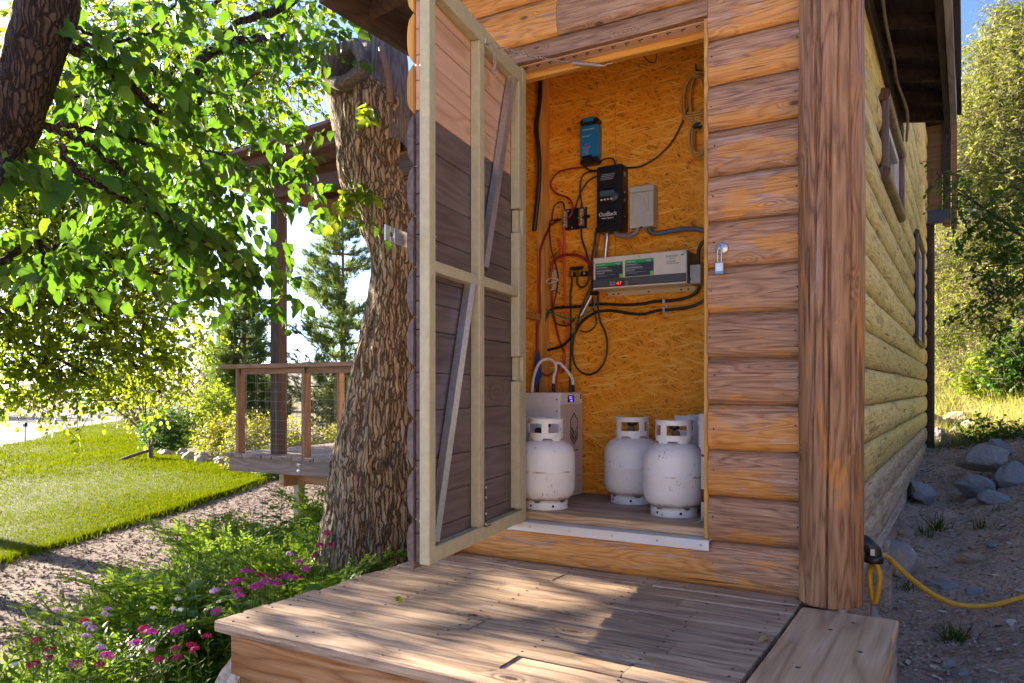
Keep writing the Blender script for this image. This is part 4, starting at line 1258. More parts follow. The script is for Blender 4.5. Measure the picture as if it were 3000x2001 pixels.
text('lettering', '-0.7', .021, M_LED, d, (-1.684, yf - .0072, 1.4525), RF)
for i in range(2):
    for j in range(2):
        MB().box(-1.722 + i * .018, -1.710 + i * .018, yf - .007, yf - .003, 1.450 + j * .012, 1.457 + j * .012, .001).build('key', M_LGREY, t)
for i in range(4):
    MB().box(-1.630, -1.612, yf - .0055, yf - .0035, 1.445 + i * .007, 1.4472 + i * .007, .0002).build('print_line', M_LGREY, bd)
ib = MB().box(-1.274, -1.216, 4.02, 4.135, 1.432, 1.533, .002).build('terminal_box', plain('terminal_grey', (.34, .31, .27), .5), t)
def perf_mat():
    m, nt, P = new_mat('perforated_sheet')
    v, _ = coords(nt, False)
    q = vscale(nt, v, (150, 1, 150))
    r = nd(nt, 'VectorRotate', {'Vector': q, 'Axis': (0, 1, 0), 'Angle': PI / 4}, rotation_type='AXIS_ANGLE').outputs[0]
    s = nd(nt, 'SeparateXYZ', {0: r})
    fx = mth(nt, 'ABSOLUTE', mth(nt, 'SUBTRACT', mth(nt, 'FRACT', s.outputs[0]), .5)); fz = mth(nt, 'ABSOLUTE', mth(nt, 'SUBTRACT', mth(nt, 'FRACT', s.outputs[2]), .5))
    hole = mth(nt, 'LESS_THAN', mth(nt, 'MAXIMUM', fx, fz), .30)
    nt.links.new(mixc(nt, hole, (.55, .54, .50, 1), (.05, .05, .045, 1)), P.inputs['Base Color'])
    P.inputs['Roughness'].default_value = .4
    return m
MB().box(-1.272, -1.218, 4.0185, 4.0205, 1.436, 1.530, .0004).build('mesh_panel', perf_mat(), ib)
MB().tube([(-1.278, 4.01, 1.455), (-1.278, 4.03, 1.455)], .011, 10).build('knob', M_BLACK, t)
MB().box(-1.80, -1.28, 4.138, YW - .001, 1.408, 1.434, .001).build('mount_flange', plain('tan_flange', (.56, .47, .28), .5), t)
for xx in (-1.82, -1.55, -1.296):
    MB().lathe([(0, .003), (.005, .0025), (.0065, 0)], (0, 0, 0), 10, M=Matrix.Translation((xx, yf, 1.598 if xx > -1.7 else 1.588)) @ Matrix.Rotation(PI / 2, 4, 'X')).build('screw', M_STEEL, t)
mb = MB()
for xx in (-1.765, -1.735, -1.55, -1.36, -1.32):
    mb.box(xx - .006, xx + .006, 4.1365, 4.139, 1.416, 1.424, .001)
mb.build('flange_slots', M_BLACKM, t, kind='stuff')
MB().tube([(-1.853, 4.06, 1.505), (-1.853, 4.06, 1.575)], .014, 10).build('red_boot', plain('plum_boot', (.26, .04, .08), .5), t)
MB().box(-1.868, -1.82, 4.03, 4.06, 1.408, 1.432, .003).build('terminal_cap', M_BLACK, t)

# --- fuse holder and shunt
t = thing('fuse_holder', 'clear inline fuse holder tied to the red cables with white string', 'fuse holder', (-2.15, YW, 1.45))
MB().box(-2.172, -2.125, 4.11, 4.149, 1.465, 1.585, .006).build('cover', M_CLEAR, t)
MB().box(-2.165, -2.148, 4.105, 4.112, 1.475, 1.575, .002).build('fuse_strip', M_BRASS, t)
tie = [(-2.19, 4.10, 1.52), (-2.16, 4.095, 1.535), (-2.11, 4.10, 1.528), (-2.12, 4.10, 1.515), (-2.17, 4.095, 1.505), (-2.19, 4.10, 1.52)]
MB().tube(smooth_path(tie), .0035, 6).build('string', M_WHITEC, t)
t = thing('shunt', 'black and brass shunt block beside the inverter', 'shunt', (-1.99, YW, 1.54))
MB().box(-2.043, -1.93, 4.115, YW - .001, 1.538, 1.565, .003).build('base', M_BLACK, t)
MB().box(-2.038, -1.95, 4.105, 4.13, 1.578, 1.596, .006).build('top_bar', M_BLACKM, t)
for xx in (-2.028, -1.978):
    MB().box(xx - .015, xx + .015, 4.10, 4.1145, 1.540, 1.574, .004).build('brass_block', M_BRASS, t)
MB().lathe([(0, .006), (.007, .005), (.009, 0)], (0, 0, 0), 10, M=Matrix.Translation((-1.942, 4.114, 1.553)) @ Matrix.Rotation(PI / 2, 4, 'X')).build('bolt', M_STEEL, t)

# --- cables and conduits, each a thing
def cable(name, label, cat, pts, r, mat, group=None, seg=8):
    P = [(p[0], p[1], p[2]) for p in pts]
    o = MB().tube(smooth_path(P, 5), r, seg).build(name, mat)
    tag(o, label, cat, group)
    return o
def onwall(y, pts): return [(x, y, z) for x, z in pts]
cable('cable', 'thin black cable sweeping from the tan cord coil down to the controller', 'cable', onwall(4.13, [(-1.306, 2.439), (-1.350, 2.346), (-1.411, 2.246), (-1.481, 2.185), (-1.544, 2.152), (-1.608, 2.135), (-1.692, 2.143)]), .0052, M_BLACKC)
cable('cable', 'short black cable arching from the blue charger into the controller top', 'cable', onwall(4.1, [(-1.841, 2.189), (-1.793, 2.204), (-1.750, 2.193), (-1.738, 2.150)]), .005, M_BLACKC)
cable('cable', 'black cable dipping from the charger base to the controller left side', 'cable', onwall(4.12, [(-1.943, 2.19), (-1.928, 2.171), (-1.899, 2.153), (-1.83, 2.144)]), .0055, M_BLACKC)
cable('cable', 'black cable from the controller curving down to the right brass bar', 'cable', onwall(4.13, [(-1.835, 2.151), (-1.923, 2.150), (-1.963, 2.129), (-1.975, 2.076), (-1.973, 2.022), (-1.960, 1.94)]), .0048, M_BLACKC)
cable('cable', 'black cable from the controller crossing down to the plate top edge', 'cable', onwall(4.12, [(-1.835, 2.121), (-1.908, 2.101), (-1.948, 2.061), (-1.978, 2.011), (-2.003, 1.946)]), .0048, M_BLACKC)
cable('cable', 'black cable hooping over the left brass bar', 'cable', onwall(4.12, [(-2.074, 1.945), (-2.084, 1.988), (-2.110, 1.993), (-2.141, 1.977), (-2.156, 1.932), (-2.159, 1.887)]), .0048, M_BLACKC)
cable('cable', 'thin black cable hanging in a long wavy line past the fuse holder', 'cable', onwall(4.105, [(-2.12, 1.887), (-2.163, 1.879), (-2.167, 1.828), (-2.158, 1.724), (-2.131, 1.635), (-2.109, 1.538), (-2.123, 1.445), (-2.145, 1.351), (-2.140, 1.296), (-2.118, 1.263), (-2.061, 1.245), (-2.018, 1.266), (-1.992, 1.296)]), .0048, M_BLACKC)
cable('cable', 'black cable from the plate turning under the shunt in a hook', 'cable', onwall(4.11, [(-1.959, 1.83), (-1.955, 1.757), (-1.925, 1.669), (-1.908, 1.583), (-1.912, 1.514), (-1.933, 1.477), (-1.963, 1.471), (-1.984, 1.496), (-1.984, 1.543)]), .0062, M_BLACKC)
cable('cable', 'thick black cable clipped along the wall from the terminal box to the battery cabinet', 'cable', onwall(4.115, [(-1.246, 1.444), (-1.260, 1.410), (-1.289, 1.383), (-1.348, 1.365), (-1.422, 1.359), (-1.506, 1.360), (-1.591, 1.350), (-1.694, 1.352), (-1.816, 1.363), (-1.900, 1.364), (-2.002, 1.358), (-2.088, 1.359), (-2.140, 1.356), (-2.175, 1.338)]) + [(-2.195, 4.10, 1.29), (-2.205, 4.08, 1.22), (-2.21, 4.06, 1.12), (-2.21, 4.05, 1.0), (-2.21, 4.03, .85)], .0088, M_BLACKC)
cable('cable', 'thick black cable sagging below the other and running down left behind the battery cabinet', 'cable', onwall(4.108, [(-1.193, 1.382), (-1.218, 1.355), (-1.254, 1.333), (-1.319, 1.315), (-1.415, 1.309), (-1.491, 1.306), (-1.568, 1.292), (-1.646, 1.299), (-1.726, 1.315), (-1.791, 1.323), (-1.857, 1.317), (-1.907, 1.297), (-1.958, 1.261), (-2.000, 1.201), (-2.044, 1.156), (-2.096, 1.123), (-2.18, 1.104)]), .0088, M_BLACKC)
cable('cable', 'thick black cable rising from the terminal box to the right edge', 'cable', onwall(4.08, [(-1.247, 1.53), (-1.247, 1.589), (-1.240, 1.631), (-1.219, 1.660), (-1.185, 1.676), (-1.12, 1.69)]), .010, M_BLACKC)
cable('cable', 'black cable drooping under the inverter in a deep open loop', 'cable', onwall(4.095, [(-1.845, 1.417), (-1.843, 1.333), (-1.828, 1.256), (-1.800, 1.202), (-1.786, 1.133), (-1.791, 1.065), (-1.816, 1.005), (-1.862, 0.964), (-1.916, 0.953), (-1.963, 0.977), (-1.997, 1.024), (-2.010, 1.094), (-2.001, 1.171), (-1.975, 1.263), (-1.946, 1.354), (-1.912, 1.429), (-1.882, 1.488), (-1.887, 1.60), (-1.87, 1.70), (-1.855, 1.785)]), .006, M_BLACKC)
cable('cable', 'thin black cable in a small shallow loop under the inverter left end', 'cable', onwall(4.12, [(-1.892, 1.60), (-1.892, 1.429), (-1.887, 1.345), (-1.871, 1.298), (-1.866, 1.252), (-1.896, 1.218), (-1.938, 1.205), (-1.972, 1.218)]), .0042, M_BLACKC)
cable('cable', 'straight black cable dropping from the shunt to the battery cabinet', 'cable', onwall(4.13, [(-2.028, 1.545), (-2.035, 1.46), (-2.04, 1.425), (-2.037, 1.268), (-2.037, 1.111), (-2.042, 0.955), (-2.043, 0.84)]), .0062, M_BLACKC)
cable('cable', 'fat black cable hanging in the upper left corner of the closet', 'cable', [(-2.185, 4.02, 2.72), (-2.19, 4.02, 2.58), (-2.20, 4.0, 2.45), (-2.195, 4.0, 2.36), (-2.18, 4.0, 2.227), (-2.182, 4.0, 2.09), (-2.20, 4.0, 1.93), (-2.215, 4.0, 1.81)], .014, M_BLACKC)
cable('cable', 'small hooked black wire hanging at the top of the closet', 'cable', onwall(4.14, [(-1.580, 2.763), (-1.557, 2.732), (-1.525, 2.714), (-1.507, 2.729), (-1.505, 2.80)]), .0026, M_BLACKC)
cable('cable', 'dark red cable winding from the blue charger to the left brass bar', 'cable', onwall(4.125, [(-1.935, 2.190), (-1.953, 2.182), (-2.043, 2.186), (-2.115, 2.178), (-2.162, 2.138), (-2.167, 2.093), (-2.125, 2.046), (-2.053, 2.014), (-2.023, 1.964), (-2.033, 1.911), (-2.062, 1.888)]), .0058, M_RED)
cable('cable', 'dark red cable down the left stud, turning up above the battery cabinet', 'cable', [(-2.12, 4.12, 1.88), (-2.164, 4.12, 1.865), (-2.18, 4.11, 1.83), (-2.186, 4.03, 1.712), (-2.19, 4.03, 1.593), (-2.195, 4.03, 1.474), (-2.19, 4.03, 1.331), (-2.205, 4.03, 1.252), (-2.21, 4.03, 1.181), (-2.21, 4.03, 1.077), (-2.205, 4.03, .997), (-2.19, 4.04, .964), (-2.16, 4.06, 0.952), (-2.129, 4.08, 0.968), (-2.094, 4.1, 1.018)], .0075, M_RED)
cable('cable', 'bright red cable dropping straight from the left brass bar to the battery cabinet', 'cable', onwall(4.115, [(-2.076, 1.84), (-2.072, 1.660), (-2.072, 1.503), (-2.067, 1.378), (-2.054, 1.229), (-2.063, 1.111), (-2.085, 1.034), (-2.120, 0.948), (-2.138, 0.84)]), .0062, M_REDB)
cable('cable', 'dark red cable arching from the fuse holder to the inverter', 'cable', onwall(4.10, [(-2.154, 1.575), (-2.149, 1.625), (-2.119, 1.653), (-2.066, 1.668), (-1.997, 1.662), (-1.937, 1.638), (-1.903, 1.604), (-1.86, 1.560)]), .009, M_RED)
cable('cable', 'red cable from the fuse holder slanting down behind the bright red one', 'cable', onwall(4.135, [(-2.168, 1.47), (-2.165, 1.368), (-2.143, 1.272), (-2.125, 1.193), (-2.099, 1.121), (-2.081, 1.081), (-2.09, 0.97)]), .0068, M_RED)
cable('cable_tie', 'frayed red tape flag on the red cable arch', 'tape', onwall(4.11, [(-2.094, 1.65), (-2.093, 1.70), (-2.098, 1.735), (-2.112, 1.775)]), .008, M_REDB)
cable('cable', 'thin green earth wire draped from the left wall to the inverter', 'cable', onwall(4.10, [(-2.20, 1.362), (-2.172, 1.342), (-2.101, 1.307), (-2.040, 1.289), (-1.980, 1.290), (-1.929, 1.307), (-1.878, 1.346), (-1.849, 1.410)]), .0042, M_GREEN)
cable('cable', 'short green earth wire from the controller to the inverter top', 'cable', onwall(4.12, [(-1.879, 1.79), (-1.871, 1.727), (-1.858, 1.680), (-1.850, 1.61)]), .0042, M_GREEN)
cable('cable', 'thin brown pair of wires from the controller to the inverter top', 'cable', onwall(4.13, [(-1.845, 1.79), (-1.86, 1.72), (-1.875, 1.66), (-1.88, 1.60)]), .0045, M_RED)
def ribbed(name, label, pts, r, mat):
    P = smooth_path(pts, 12)
    mb = MB().tube(P, r, 10, rs=[r * (1.0 + (0.07 if i % 2 else -0.07)) for i in range(len(P))])
    return tag(mb.build(name, mat), label, 'conduit')
ribbed('flexible_conduit', 'dark grey ribbed conduit from the breaker box to the right edge', onwall(4.105, [(-1.535, 1.775), (-1.530, 1.752), (-1.50, 1.741), (-1.472, 1.739), (-1.402, 1.744), (-1.325, 1.746), (-1.257, 1.737), (-1.199, 1.718), (-1.10, 1.70)]), .014, M_CONDUIT)
ribbed('flexible_conduit', 'grey elbow conduit joining controller and breaker box', onwall(4.09, [(-1.735, 1.777), (-1.722, 1.755), (-1.666, 1.739), (-1.620, 1.747), (-1.593, 1.778)]), .015, M_GREYPVC)
ribbed('flexible_conduit', 'silver flexible conduit from the controller to the inverter', onwall(4.10, [(-1.791, 1.775), (-1.789, 1.744), (-1.795, 1.692), (-1.803, 1.61)]), .013, M_GALV)
ribbed('flexible_conduit', 'thin silver flexible conduit hanging under the inverter left end', onwall(4.105, [(-1.865, 1.46), (-1.90, 1.40), (-1.935, 1.34), (-1.962, 1.30)]), .0105, M_GALV)
for i, zz in enumerate((1.358, 1.312)):
    o = MB().tube([(-1.449 + .010 * math.cos(a), 4.115 - .010 * math.sin(a) * .9, zz + .010 * math.cos(a) * 0) for a in np.linspace(0, PI, 7)], .003, 5)
    o.box(-1.456, -1.442, 4.100, 4.104, zz - .012, zz + .012, .001).box(-1.457, -1.441, 4.146, 4.1495, zz - .03, zz - .012, .001)
    tag(o.build('cable_clip', M_STEEL), ('metal clip holding the upper thick black cable' if i == 0 else 'metal clip holding the lower thick black cable'), 'clip')

# --- coil of tan cord on a hook
t = thing('cord_coil', 'coil of tan extension cord hanging on the right of the closet back wall', 'cord', (-1.25, YW, 2.15))
rr = random.Random(8)
for k in range(13):
    pts = []
    wv = rr.uniform(.04, .09); hv_ = rr.uniform(.13, .165); cx_ = -1.262 + rr.uniform(-.012, .012)
    for a in np.linspace(0, 2 * PI, 22):
        s = math.sin(a)
        pinch = 0.45 + 0.55 * abs(math.cos(a * .5 + .2))
        pts.append((cx_ + math.sin(a) * wv * (1.0 if math.cos(a) > -.5 else .6), 4.14 - k * .004 + rr.uniform(-.003, .003), 2.44 + math.cos(a) * hv_))
    MB().tube(pts, .0050, 6).build('loop', M_TANCORD, t)
for k in range(10):
    pts = []
    wv = rr.uniform(.03, .075)
    hv2 = rr.uniform(.075, .115)
    for a in np.linspace(0, 2 * PI, 20):
        pts.append((-1.25 + math.sin(a) * wv, 4.135 - k * .006, 2.235 + math.cos(a) * hv2))
    MB().tube(pts, .0050, 6).build('loop', M_TANCORD, t)
for k in range(4):
    MB().tube(smooth_path([(-1.31, 4.10 - k * .004, 2.335 + k * .013), (-1.26, 4.085, 2.33 + k * .013), (-1.20, 4.10, 2.34 + k * .013)]), .0062, 6).build('wrap', M_TANCORD, t)
MB().box(-1.29, -1.235, 4.085, 4.12, 2.285, 2.315, .006).build('strap', M_BLACKC, t)
MB().tube([(-1.262, 4.149, 2.615), (-1.262, 4.09, 2.60), (-1.262, 4.085, 2.63)], .005, 6).build('hook', M_BLACKM, t)
tag(MB().tube([(-1.387, 4.149, 2.632), (-1.372, 4.10, 2.61), (-1.358, 4.06, 2.598)], .004, 6).build('nail', M_STEEL), 'bright bent nail in the upper chipboard', 'nail')

# --- battery cabinet
t = thing('battery_cabinet', 'grey steel battery cabinet with hexagon emblem and violet display', 'battery', (-2.07, 3.98, .25))
bd = MB().box(-2.20, -1.950, 3.812, 4.10, .252, .848, .004).build('cabinet', M_CABF, t)
MB().box(-1.9495, -1.9455, 3.815, 4.098, .262, .782, .001).build('side_panel', M_CABS, t)
MB().box(-1.9495, -1.9455, 3.815, 4.098, .786, .845, .001).build('side_panel', M_CABF, t)
MB().box(-2.198, -1.952, 3.806, 3.8115, .60, .846, .001).build('front_cover', M_CABF, t)
MB().box(-2.198, -1.952, 3.8065, 3.8115, .256, .596, .001).build('front_cover', M_CABF, t)
MB().box(-1.9475, -1.9450, 3.815, 4.098, .362, .3645, .0003).build('trim_line', M_DGREY, bd)
dp = MB().box(-1.946, -1.9435, 3.905, 3.985, .792, .832, .001).build('display', plain('dark_screen', (.01, .01, .03), .2), t)
RS = (PI / 2, 0, PI / 2)
text('lettering', '13.2', .022, M_LEDB, dp, (-1.9432, 3.918, .812), RS); text('lettering', '99%', .015, M_LEDB, dp, (-1.9432, 3.935, .796), RS)
for zz in (.832, .818):
    MB().lathe([(0, .004), (.006, .003), (.008, 0)], (0, 0, 0), 8, M=Matrix.Translation((-1.9455, 4.075, zz)) @ Matrix.Rotation(PI / 2, 4, 'Y')).build('button', M_BLACKM, t)
for (yy, zz) in ((3.803, .81), (3.803, .745)):
    MB().lathe([(0, .003), (.004, .002), (.005, 0)], (0, 0, 0), 8, M=Matrix.Translation((-1.965, 3.8065, zz)) @ Matrix.Rotation(PI / 2, 4, 'X')).build('screw', M_BLACKM, t)
# hexagon emblem
em = MB()
def hexring(cy, cz, w, h, th):
    o = [(0, h), (w, h * .55), (w, -h * .55), (0, -h), (-w, -h * .55), (-w, h * .55)]
    q = 1 - th
    v = [(-1.9446, cy + a, cz + b) for a, b in o] + [(-1.9446, cy + a * q, cz + b * (1 - th * .8)) for a, b in o]
    em.add(v, [(i, (i + 1) % 6, 6 + (i + 1) % 6, 6 + i) for i in range(6)])
cy, cz = 3.985, .640
hexring(cy, cz, .050, .095, .16)
def quad(pts): em.add([(-1.9446, cy + a, cz + b) for a, b in pts], [tuple(range(len(pts)))])
quad([(-.036, .022), (.004, -.022), (.004, -.046), (-.036, -.002)]); quad([(-.036, -.012), (.004, -.056), (.004, -.080), (-.036, -.044)])
quad([(.010, -.018), (.036, .018), (.036, .002), (.010, -.036)]); quad([(.010, -.046), (.036, -.010), (.036, -.042), (.010, -.074)])
for i in range(3):
    for j in range(3):
        a = -.020 + i * .012 + j * .010; b = .036 - i * .014 + j * .013
        quad([(a - .004, b), (a, b - .005), (a + .004, b), (a, b + .005)])
em.build('emblem', M_INK, t)
text('lettering', 'BigBattery.com', .0225, M_INK, bd, (-1.9445, 3.900, .512), RS)
for nm, pts in (('white sleeved cable looping from the cabinet top up and over to the left', [(-2.175, 3.90, .85), (-2.17, 3.91, .931), (-2.155, 3.93, 1.001), (-2.135, 3.95, 1.035), (-2.10, 3.97, 1.043), (-2.065, 3.97, 1.023), (-2.050, 3.96, 0.984), (-2.053, 3.94, 0.938), (-2.045, 3.92, 0.85)]),
                ('white sleeved cable arching from the cabinet middle to its right end', [(-2.075, 4.0, 1.015), (-2.055, 4.01, 1.022), (-2.03, 4.02, 0.999), (-1.995, 4.02, 0.960), (-1.972, 4.02, 0.922), (-1.958, 4.0, 0.85)])):
    o = cable('sleeved_cable', nm, 'cable', pts, .0085, M_WHITEC)
    MB().tube([pts[-1], Vector(pts[-1]).lerp(Vector(pts[-2]), .55)], .0105, 8).build('end_sleeve', M_BLACKC, o)
mb = MB(); mb.add([(-2.205, 3.98, .87), (-2.16, 3.985, .94), (-2.165, 3.99, 1.04), (-2.20, 3.985, 1.10), (-2.206, 4.0, .88), (-2.165, 4.0, .94), (-2.17, 4.0, 1.04), (-2.204, 4.0, 1.09)], [(0, 1, 2, 3), (4, 5, 6, 7), (0, 1, 5, 4), (1, 2, 6, 5), (2, 3, 7, 6), (3, 0, 4, 7)])
tag(mb.build('cloth', M_BLUEF), 'scrap of dark blue cloth tucked above the battery cabinet', 'cloth')

# --- gas bottles
def gas_tank(loc, rot, label, sc=1.0, tall=0.0):
    """steel bottle: foot ring with notches, round-shouldered body with waist seam, collar with openings, valve"""
    R = .152
    root = thing('gas_tank', label, 'gas tank', (0, 0, 0), 'white gas bottles in the closet')
    prof = [(0.0, .028), (.07, .030), (.105, .040), (.133, .062), (.148, .090), (.152, .118), (.152, .190), (.1535, .193), (.1535, .198), (.152, .201),
            (.152, .262), (.149, .288), (.140, .312), (.122, .334), (.094, .350), (.06, .360), (.035, .364), (0, .365)]
    MB().lathe(prof, (0, 0, 0), 48).build('body', M_TANK, root)
    ring = MB()
    n = 60
    v = []; f = []
    for i in range(n):
        a = 2 * PI * i / n
        top = .048 - (.012 if (i % 12) < 3 else 0)
        for r in (.112, .1155):
            v.append((r * math.cos(a), r * math.sin(a), 0)); v.append((r * math.cos(a), r * math.sin(a), top))
    for i in range(n):
        j = (i + 1) % n; q = i * 4; w = j * 4
        f += [(q, w, w + 1, q + 1), (q + 2, w + 2, w + 3, q + 3), (q, w, w + 2, q + 2), (q + 1, w + 1, w + 3, q + 3)]
    ring.add(v, f)
    fr = ring.build('foot_ring', M_TANK, root)
    hl = MB()
    for i in range(6):
        a = 2 * PI * (i + .6) / 6
        hl.lathe([(0, .0012), (.006, .001), (.007, 0)], (0, 0, 0), 10, M=Matrix.Rotation(a, 4, 'Z') @ Matrix.Translation((.1155, 0, .02)) @ Matrix.Rotation(PI / 2, 4, 'Y'))
    hl.build('drain_holes', M_BLACKM, root)
    # collar: open-backed band with hand holes
    col = MB(); rc = .088; z0, z1 = .352, .462
    A0, A1 = math.radians(-218), math.radians(38)
    segs = 46
    def inside(a, z):
        for ac, wz0, wz1, wa in ((-90, .392, .440, 34), (-168, .392, .440, 22), (-12, .392, .440, 22)):
            da = abs((math.degrees(a) - ac + 180) % 360 - 180)
            if da < wa and wz0 < z < wz1: return True
        return False
    zs = [z0, .366, .392, .404, .418, .430, .440, .452, z1]
    cv = {}
    def vid(i, j, o):
        key = (i, j, o)
        if key not in cv:
            a = A0 + (A1 - A0) * i / segs; r = rc + (.0025 if o else 0) + .004 * (j == len(zs) - 1) * 0
            z = zs[j]
            if j == 0: z = z0 + (.0 if (i % 12) < 6 else .012)
            cv[key] = len(cl_v); cl_v.append((r * math.cos(a), r * math.sin(a), z))
        return cv[key]
    cl_v = []; cl_f = []
    solid = [[not inside(A0 + (A1 - A0) * (i + .5) / segs, (zs[j] + zs[j + 1]) / 2) for j in range(len(zs) - 1)] for i in range(segs)]
    for i in range(segs):
        for j in range(len(zs) - 1):
            if not solid[i][j]: continue
            for o in (0, 1):
                cl_f.append((vid(i, j, o), vid(i + 1, j, o), vid(i + 1, j + 1, o), vid(i, j + 1, o)))
            for di, dj, e in ((-1, 0, ((i, j), (i, j + 1))), (1, 0, ((i + 1, j), (i + 1, j + 1))), (0, -1, ((i, j), (i + 1, j))), (0, 1, ((i, j + 1), (i + 1, j + 1)))):
                a_, b_ = i + di, j + dj
                if not (0 <= a_ < segs and 0 <= b_ < len(zs) - 1) or not solid[a_][b_]:
                    (p, q), (r_, s) = e
                    cl_f.append((vid(p, q, 0), vid(r_, s, 0), vid(r_, s, 1), vid(p, q, 1)))
    col.add(cl_v, cl_f)
    # rolled lip on top
    col.tube([((rc + .001) * math.cos(a), (rc + .001) * math.sin(a), z1) for a in np.linspace(A0, A1, 40)], .005, 8)
    col.build('collar', M_TANK, root)
    vl = MB().lathe([(.018, .36), (.018, .385), (.013, .388), (.013, .41)], (0, 0, 0), 14).tube([(0, 0, .40), (.0, -.045, .40)], .012, 12).tube([(0, -.045, .40), (0, -.062, .40)], .019, 12)
    vl.build('valve', M_BLACKM, root)
    MB().lathe([(0, .440), (.02, .440), (.026, .436), (.026, .422), (.02, .418), (.006, .418), (.006, .405)], (0, 0, 0), 16).build('valve_wheel', M_BLACK, root)
    return root
g0 = gas_tank(None, 0, 'white gas bottle by the open door with a rusty waist seam and notched foot ring')
tank_spots = [((-1.893, 3.545), -20, 1.0, None),
              ((-1.575, 3.952), 12, 1.0, 'white gas bottle with dark scuffs standing against the chipboard between two others'),
              ((-1.240, 3.665), 28, 1.0, 'white gas bottle nearest the front on the right, worn collar facing left'),
              ((-1.256, 3.975), 80, 1.03, 'gas bottle mostly hidden behind the front right one, only its collar showing')]
for (xy, r, s, lab) in tank_spots:
    M = Matrix.Translation((xy[0], xy[1], .2505)) @ Matrix.Rotation(math.radians(r), 4, 'Z') @ Matrix.Diagonal((1, 1, s, 1))
    if lab is None: g0.matrix_basis = M
    else: copy_tree(g0, M, lab, 'white gas bottles in the closet')

# --- white tube with maroon label
t = thing('plastic_tube', 'tall white plastic canister with maroon label bands beside the right jamb', 'canister', (-1.03, 3.57, .25))
MB().lathe([(0, .0), (.044, .0), (.046, .004), (.046, .335), (.056, .345), (.057, .45), (.062, .452), (.062, .470), (.058, .472), (.058, .498), (.05, .503), (0, .503)], (-1.03, 3.57, .2505), 28).build('body', M_WPLAST, t)
for z0, z1 in ((.302, .312), (.09, .15)):
    MB().lathe([(.0463, z0), (.0466, z0), (.0466, z1), (.0463, z1)], (-1.03, 3.57, .2505), 28).build('label_band', M_MAROON, t)
mb = MB()
for i in range(9):
    mb.lathe([(.0462, .17 + i * .013), (.0465, .17 + i * .013), (.0465, .173 + i * .013)], (-1.03, 3.57, .2505), 12, a0=-2.2, a1=-.9)
mb.build('print_lines', M_LGREY, t)
cable('cable', 'thin grey cable curling down past the canister onto the threshold', 'cable', [(-1.0, 3.45, .36), (-1.005, 3.44, .32), (-1.03, 3.43, .275), (-1.06, 3.42, .256)], .005, M_GREYPVC)

# ================================================================== RAISED DECK WITH ITS SHADE ROOF
pg = thing('raised_deck', 'raised timber deck with wire railing under a shade roof, left of the big trunk', 'deck', (-5.2, 6.0, -0.7))
PX0, PX1, PY0, PY1, PZ = -6.62, -3.9, 5.34, 8.6, 0.21
n = 0
x = PX0
while x < PX1:
    w = 0.137
    MB().box(0, w, PY0 - 0.03 - random.uniform(0, .012), PY1, PZ - .036, PZ, .003).build('deck_board', M_PDECK, pg, Matrix.Translation((x, 0, 0)))
    x += w + .006
MB().box(PX0 + .05, PX1, PY0, PY0 + .04, PZ - .18, PZ - .037).build('fascia', M_PFASC, pg)
MB().box(PX0 + .05, PX0 + .09, PY0 + .041, PY1, PZ - .18, PZ - .037).build('fascia', M_PFASC, pg)
for zz in (.135, .075):
    MB().lathe([(0, .012), (.008, .012), (.012, .006), (.024, .005), (.026, 0)], (0, 0, 0), 12, M=Matrix.Translation((-5.56, PY0, zz)) @ Matrix.Rotation(PI / 2, 4, 'X')).build('bolt', M_STEEL, pg)
MB().box(-6.0, -5.93, PY0 + .15, PY1, -.12, .028).build('joist', M_RAIL, pg)
MB().box(-6.05, PX1, PY0 + .32, PY0 + .42, -.10, .027).build('girder', M_RAIL, pg)
MB().box(-5.98, -5.90, PY0 + .33, PY0 + .41, -.74, -.102).build('steel_leg', plain('olive_steel', (.30, .30, .19), .5, 0, .15), pg)
MB().box(-4.1, -4.02, PY0 + .33, PY0 + .41, -.74, -.102).build('steel_leg', M_GREYW, pg)
# posts, rails, wire
rail = thing('railing', None, None, (-5.2, PY0, PZ), parent=pg)
for (px, py) in ((-6.46, PY0 + .01), (-5.52, PY0 + .01), (-4.5, PY0 + .01), (-6.53, 6.9), (-6.53, 8.45), (-5.3, 8.45), (-4.1, 8.45)):
    MB().box(px - .022, px + .022, py, py + .09, PZ + .001, 1.078).build('post', M_RAILZ, rail)
MB().box(-6.68, PX1, PY0 - .03, PY0 + .11, 1.08, 1.122).build('top_rail', M_RAIL, rail)
MB().box(-6.6, -6.46, PY0 + .112, PY1, 1.08, 1.122).build('top_rail', M_RAILZ, rail)
MB().box(-6.45, PX1, 8.42, 8.55, 1.08, 1.122).build('top_rail', M_RAIL, rail)
MB().box(-6.43, PX1, PY0 + .035, PY0 + .07, 1.02, 1.079).build('under_rail', M_RAIL, rail)
def wire_panel(a, b, y, axis):
    mb = MB()
    zs = [PZ + .05 + .055 * i for i in range(4)] + [PZ + .25 + .095 * i for i in range(7)]
    for z in zs:
        mb.tube([(a, y, z), (b, y, z)] if axis == 'x' else [(y, a, z), (y, b, z)], .0018, 5)
    q = a + .07
    while q < b:
        mb.tube([(q, y, PZ + .03), (q, y, 1.03)] if axis == 'x' else [(y, q, PZ + .03), (y, q, 1.03)], .0018, 5)
        q += .145
    return mb.build('wire_mesh', M_WIRE, rail, kind='stuff')
wire_panel(-6.44, -5.545, PY0 + .05, 'x'); wire_panel(-5.495, -4.52, PY0 + .05, 'x')
wire_panel(PY0 + .12, 6.89, -6.53, 'y'); wire_panel(7.0, 8.44, -6.53, 'y'); wire_panel(-6.5, -5.33, 8.5, 'x'); wire_panel(-5.27, -4.13, 8.5, 'x')
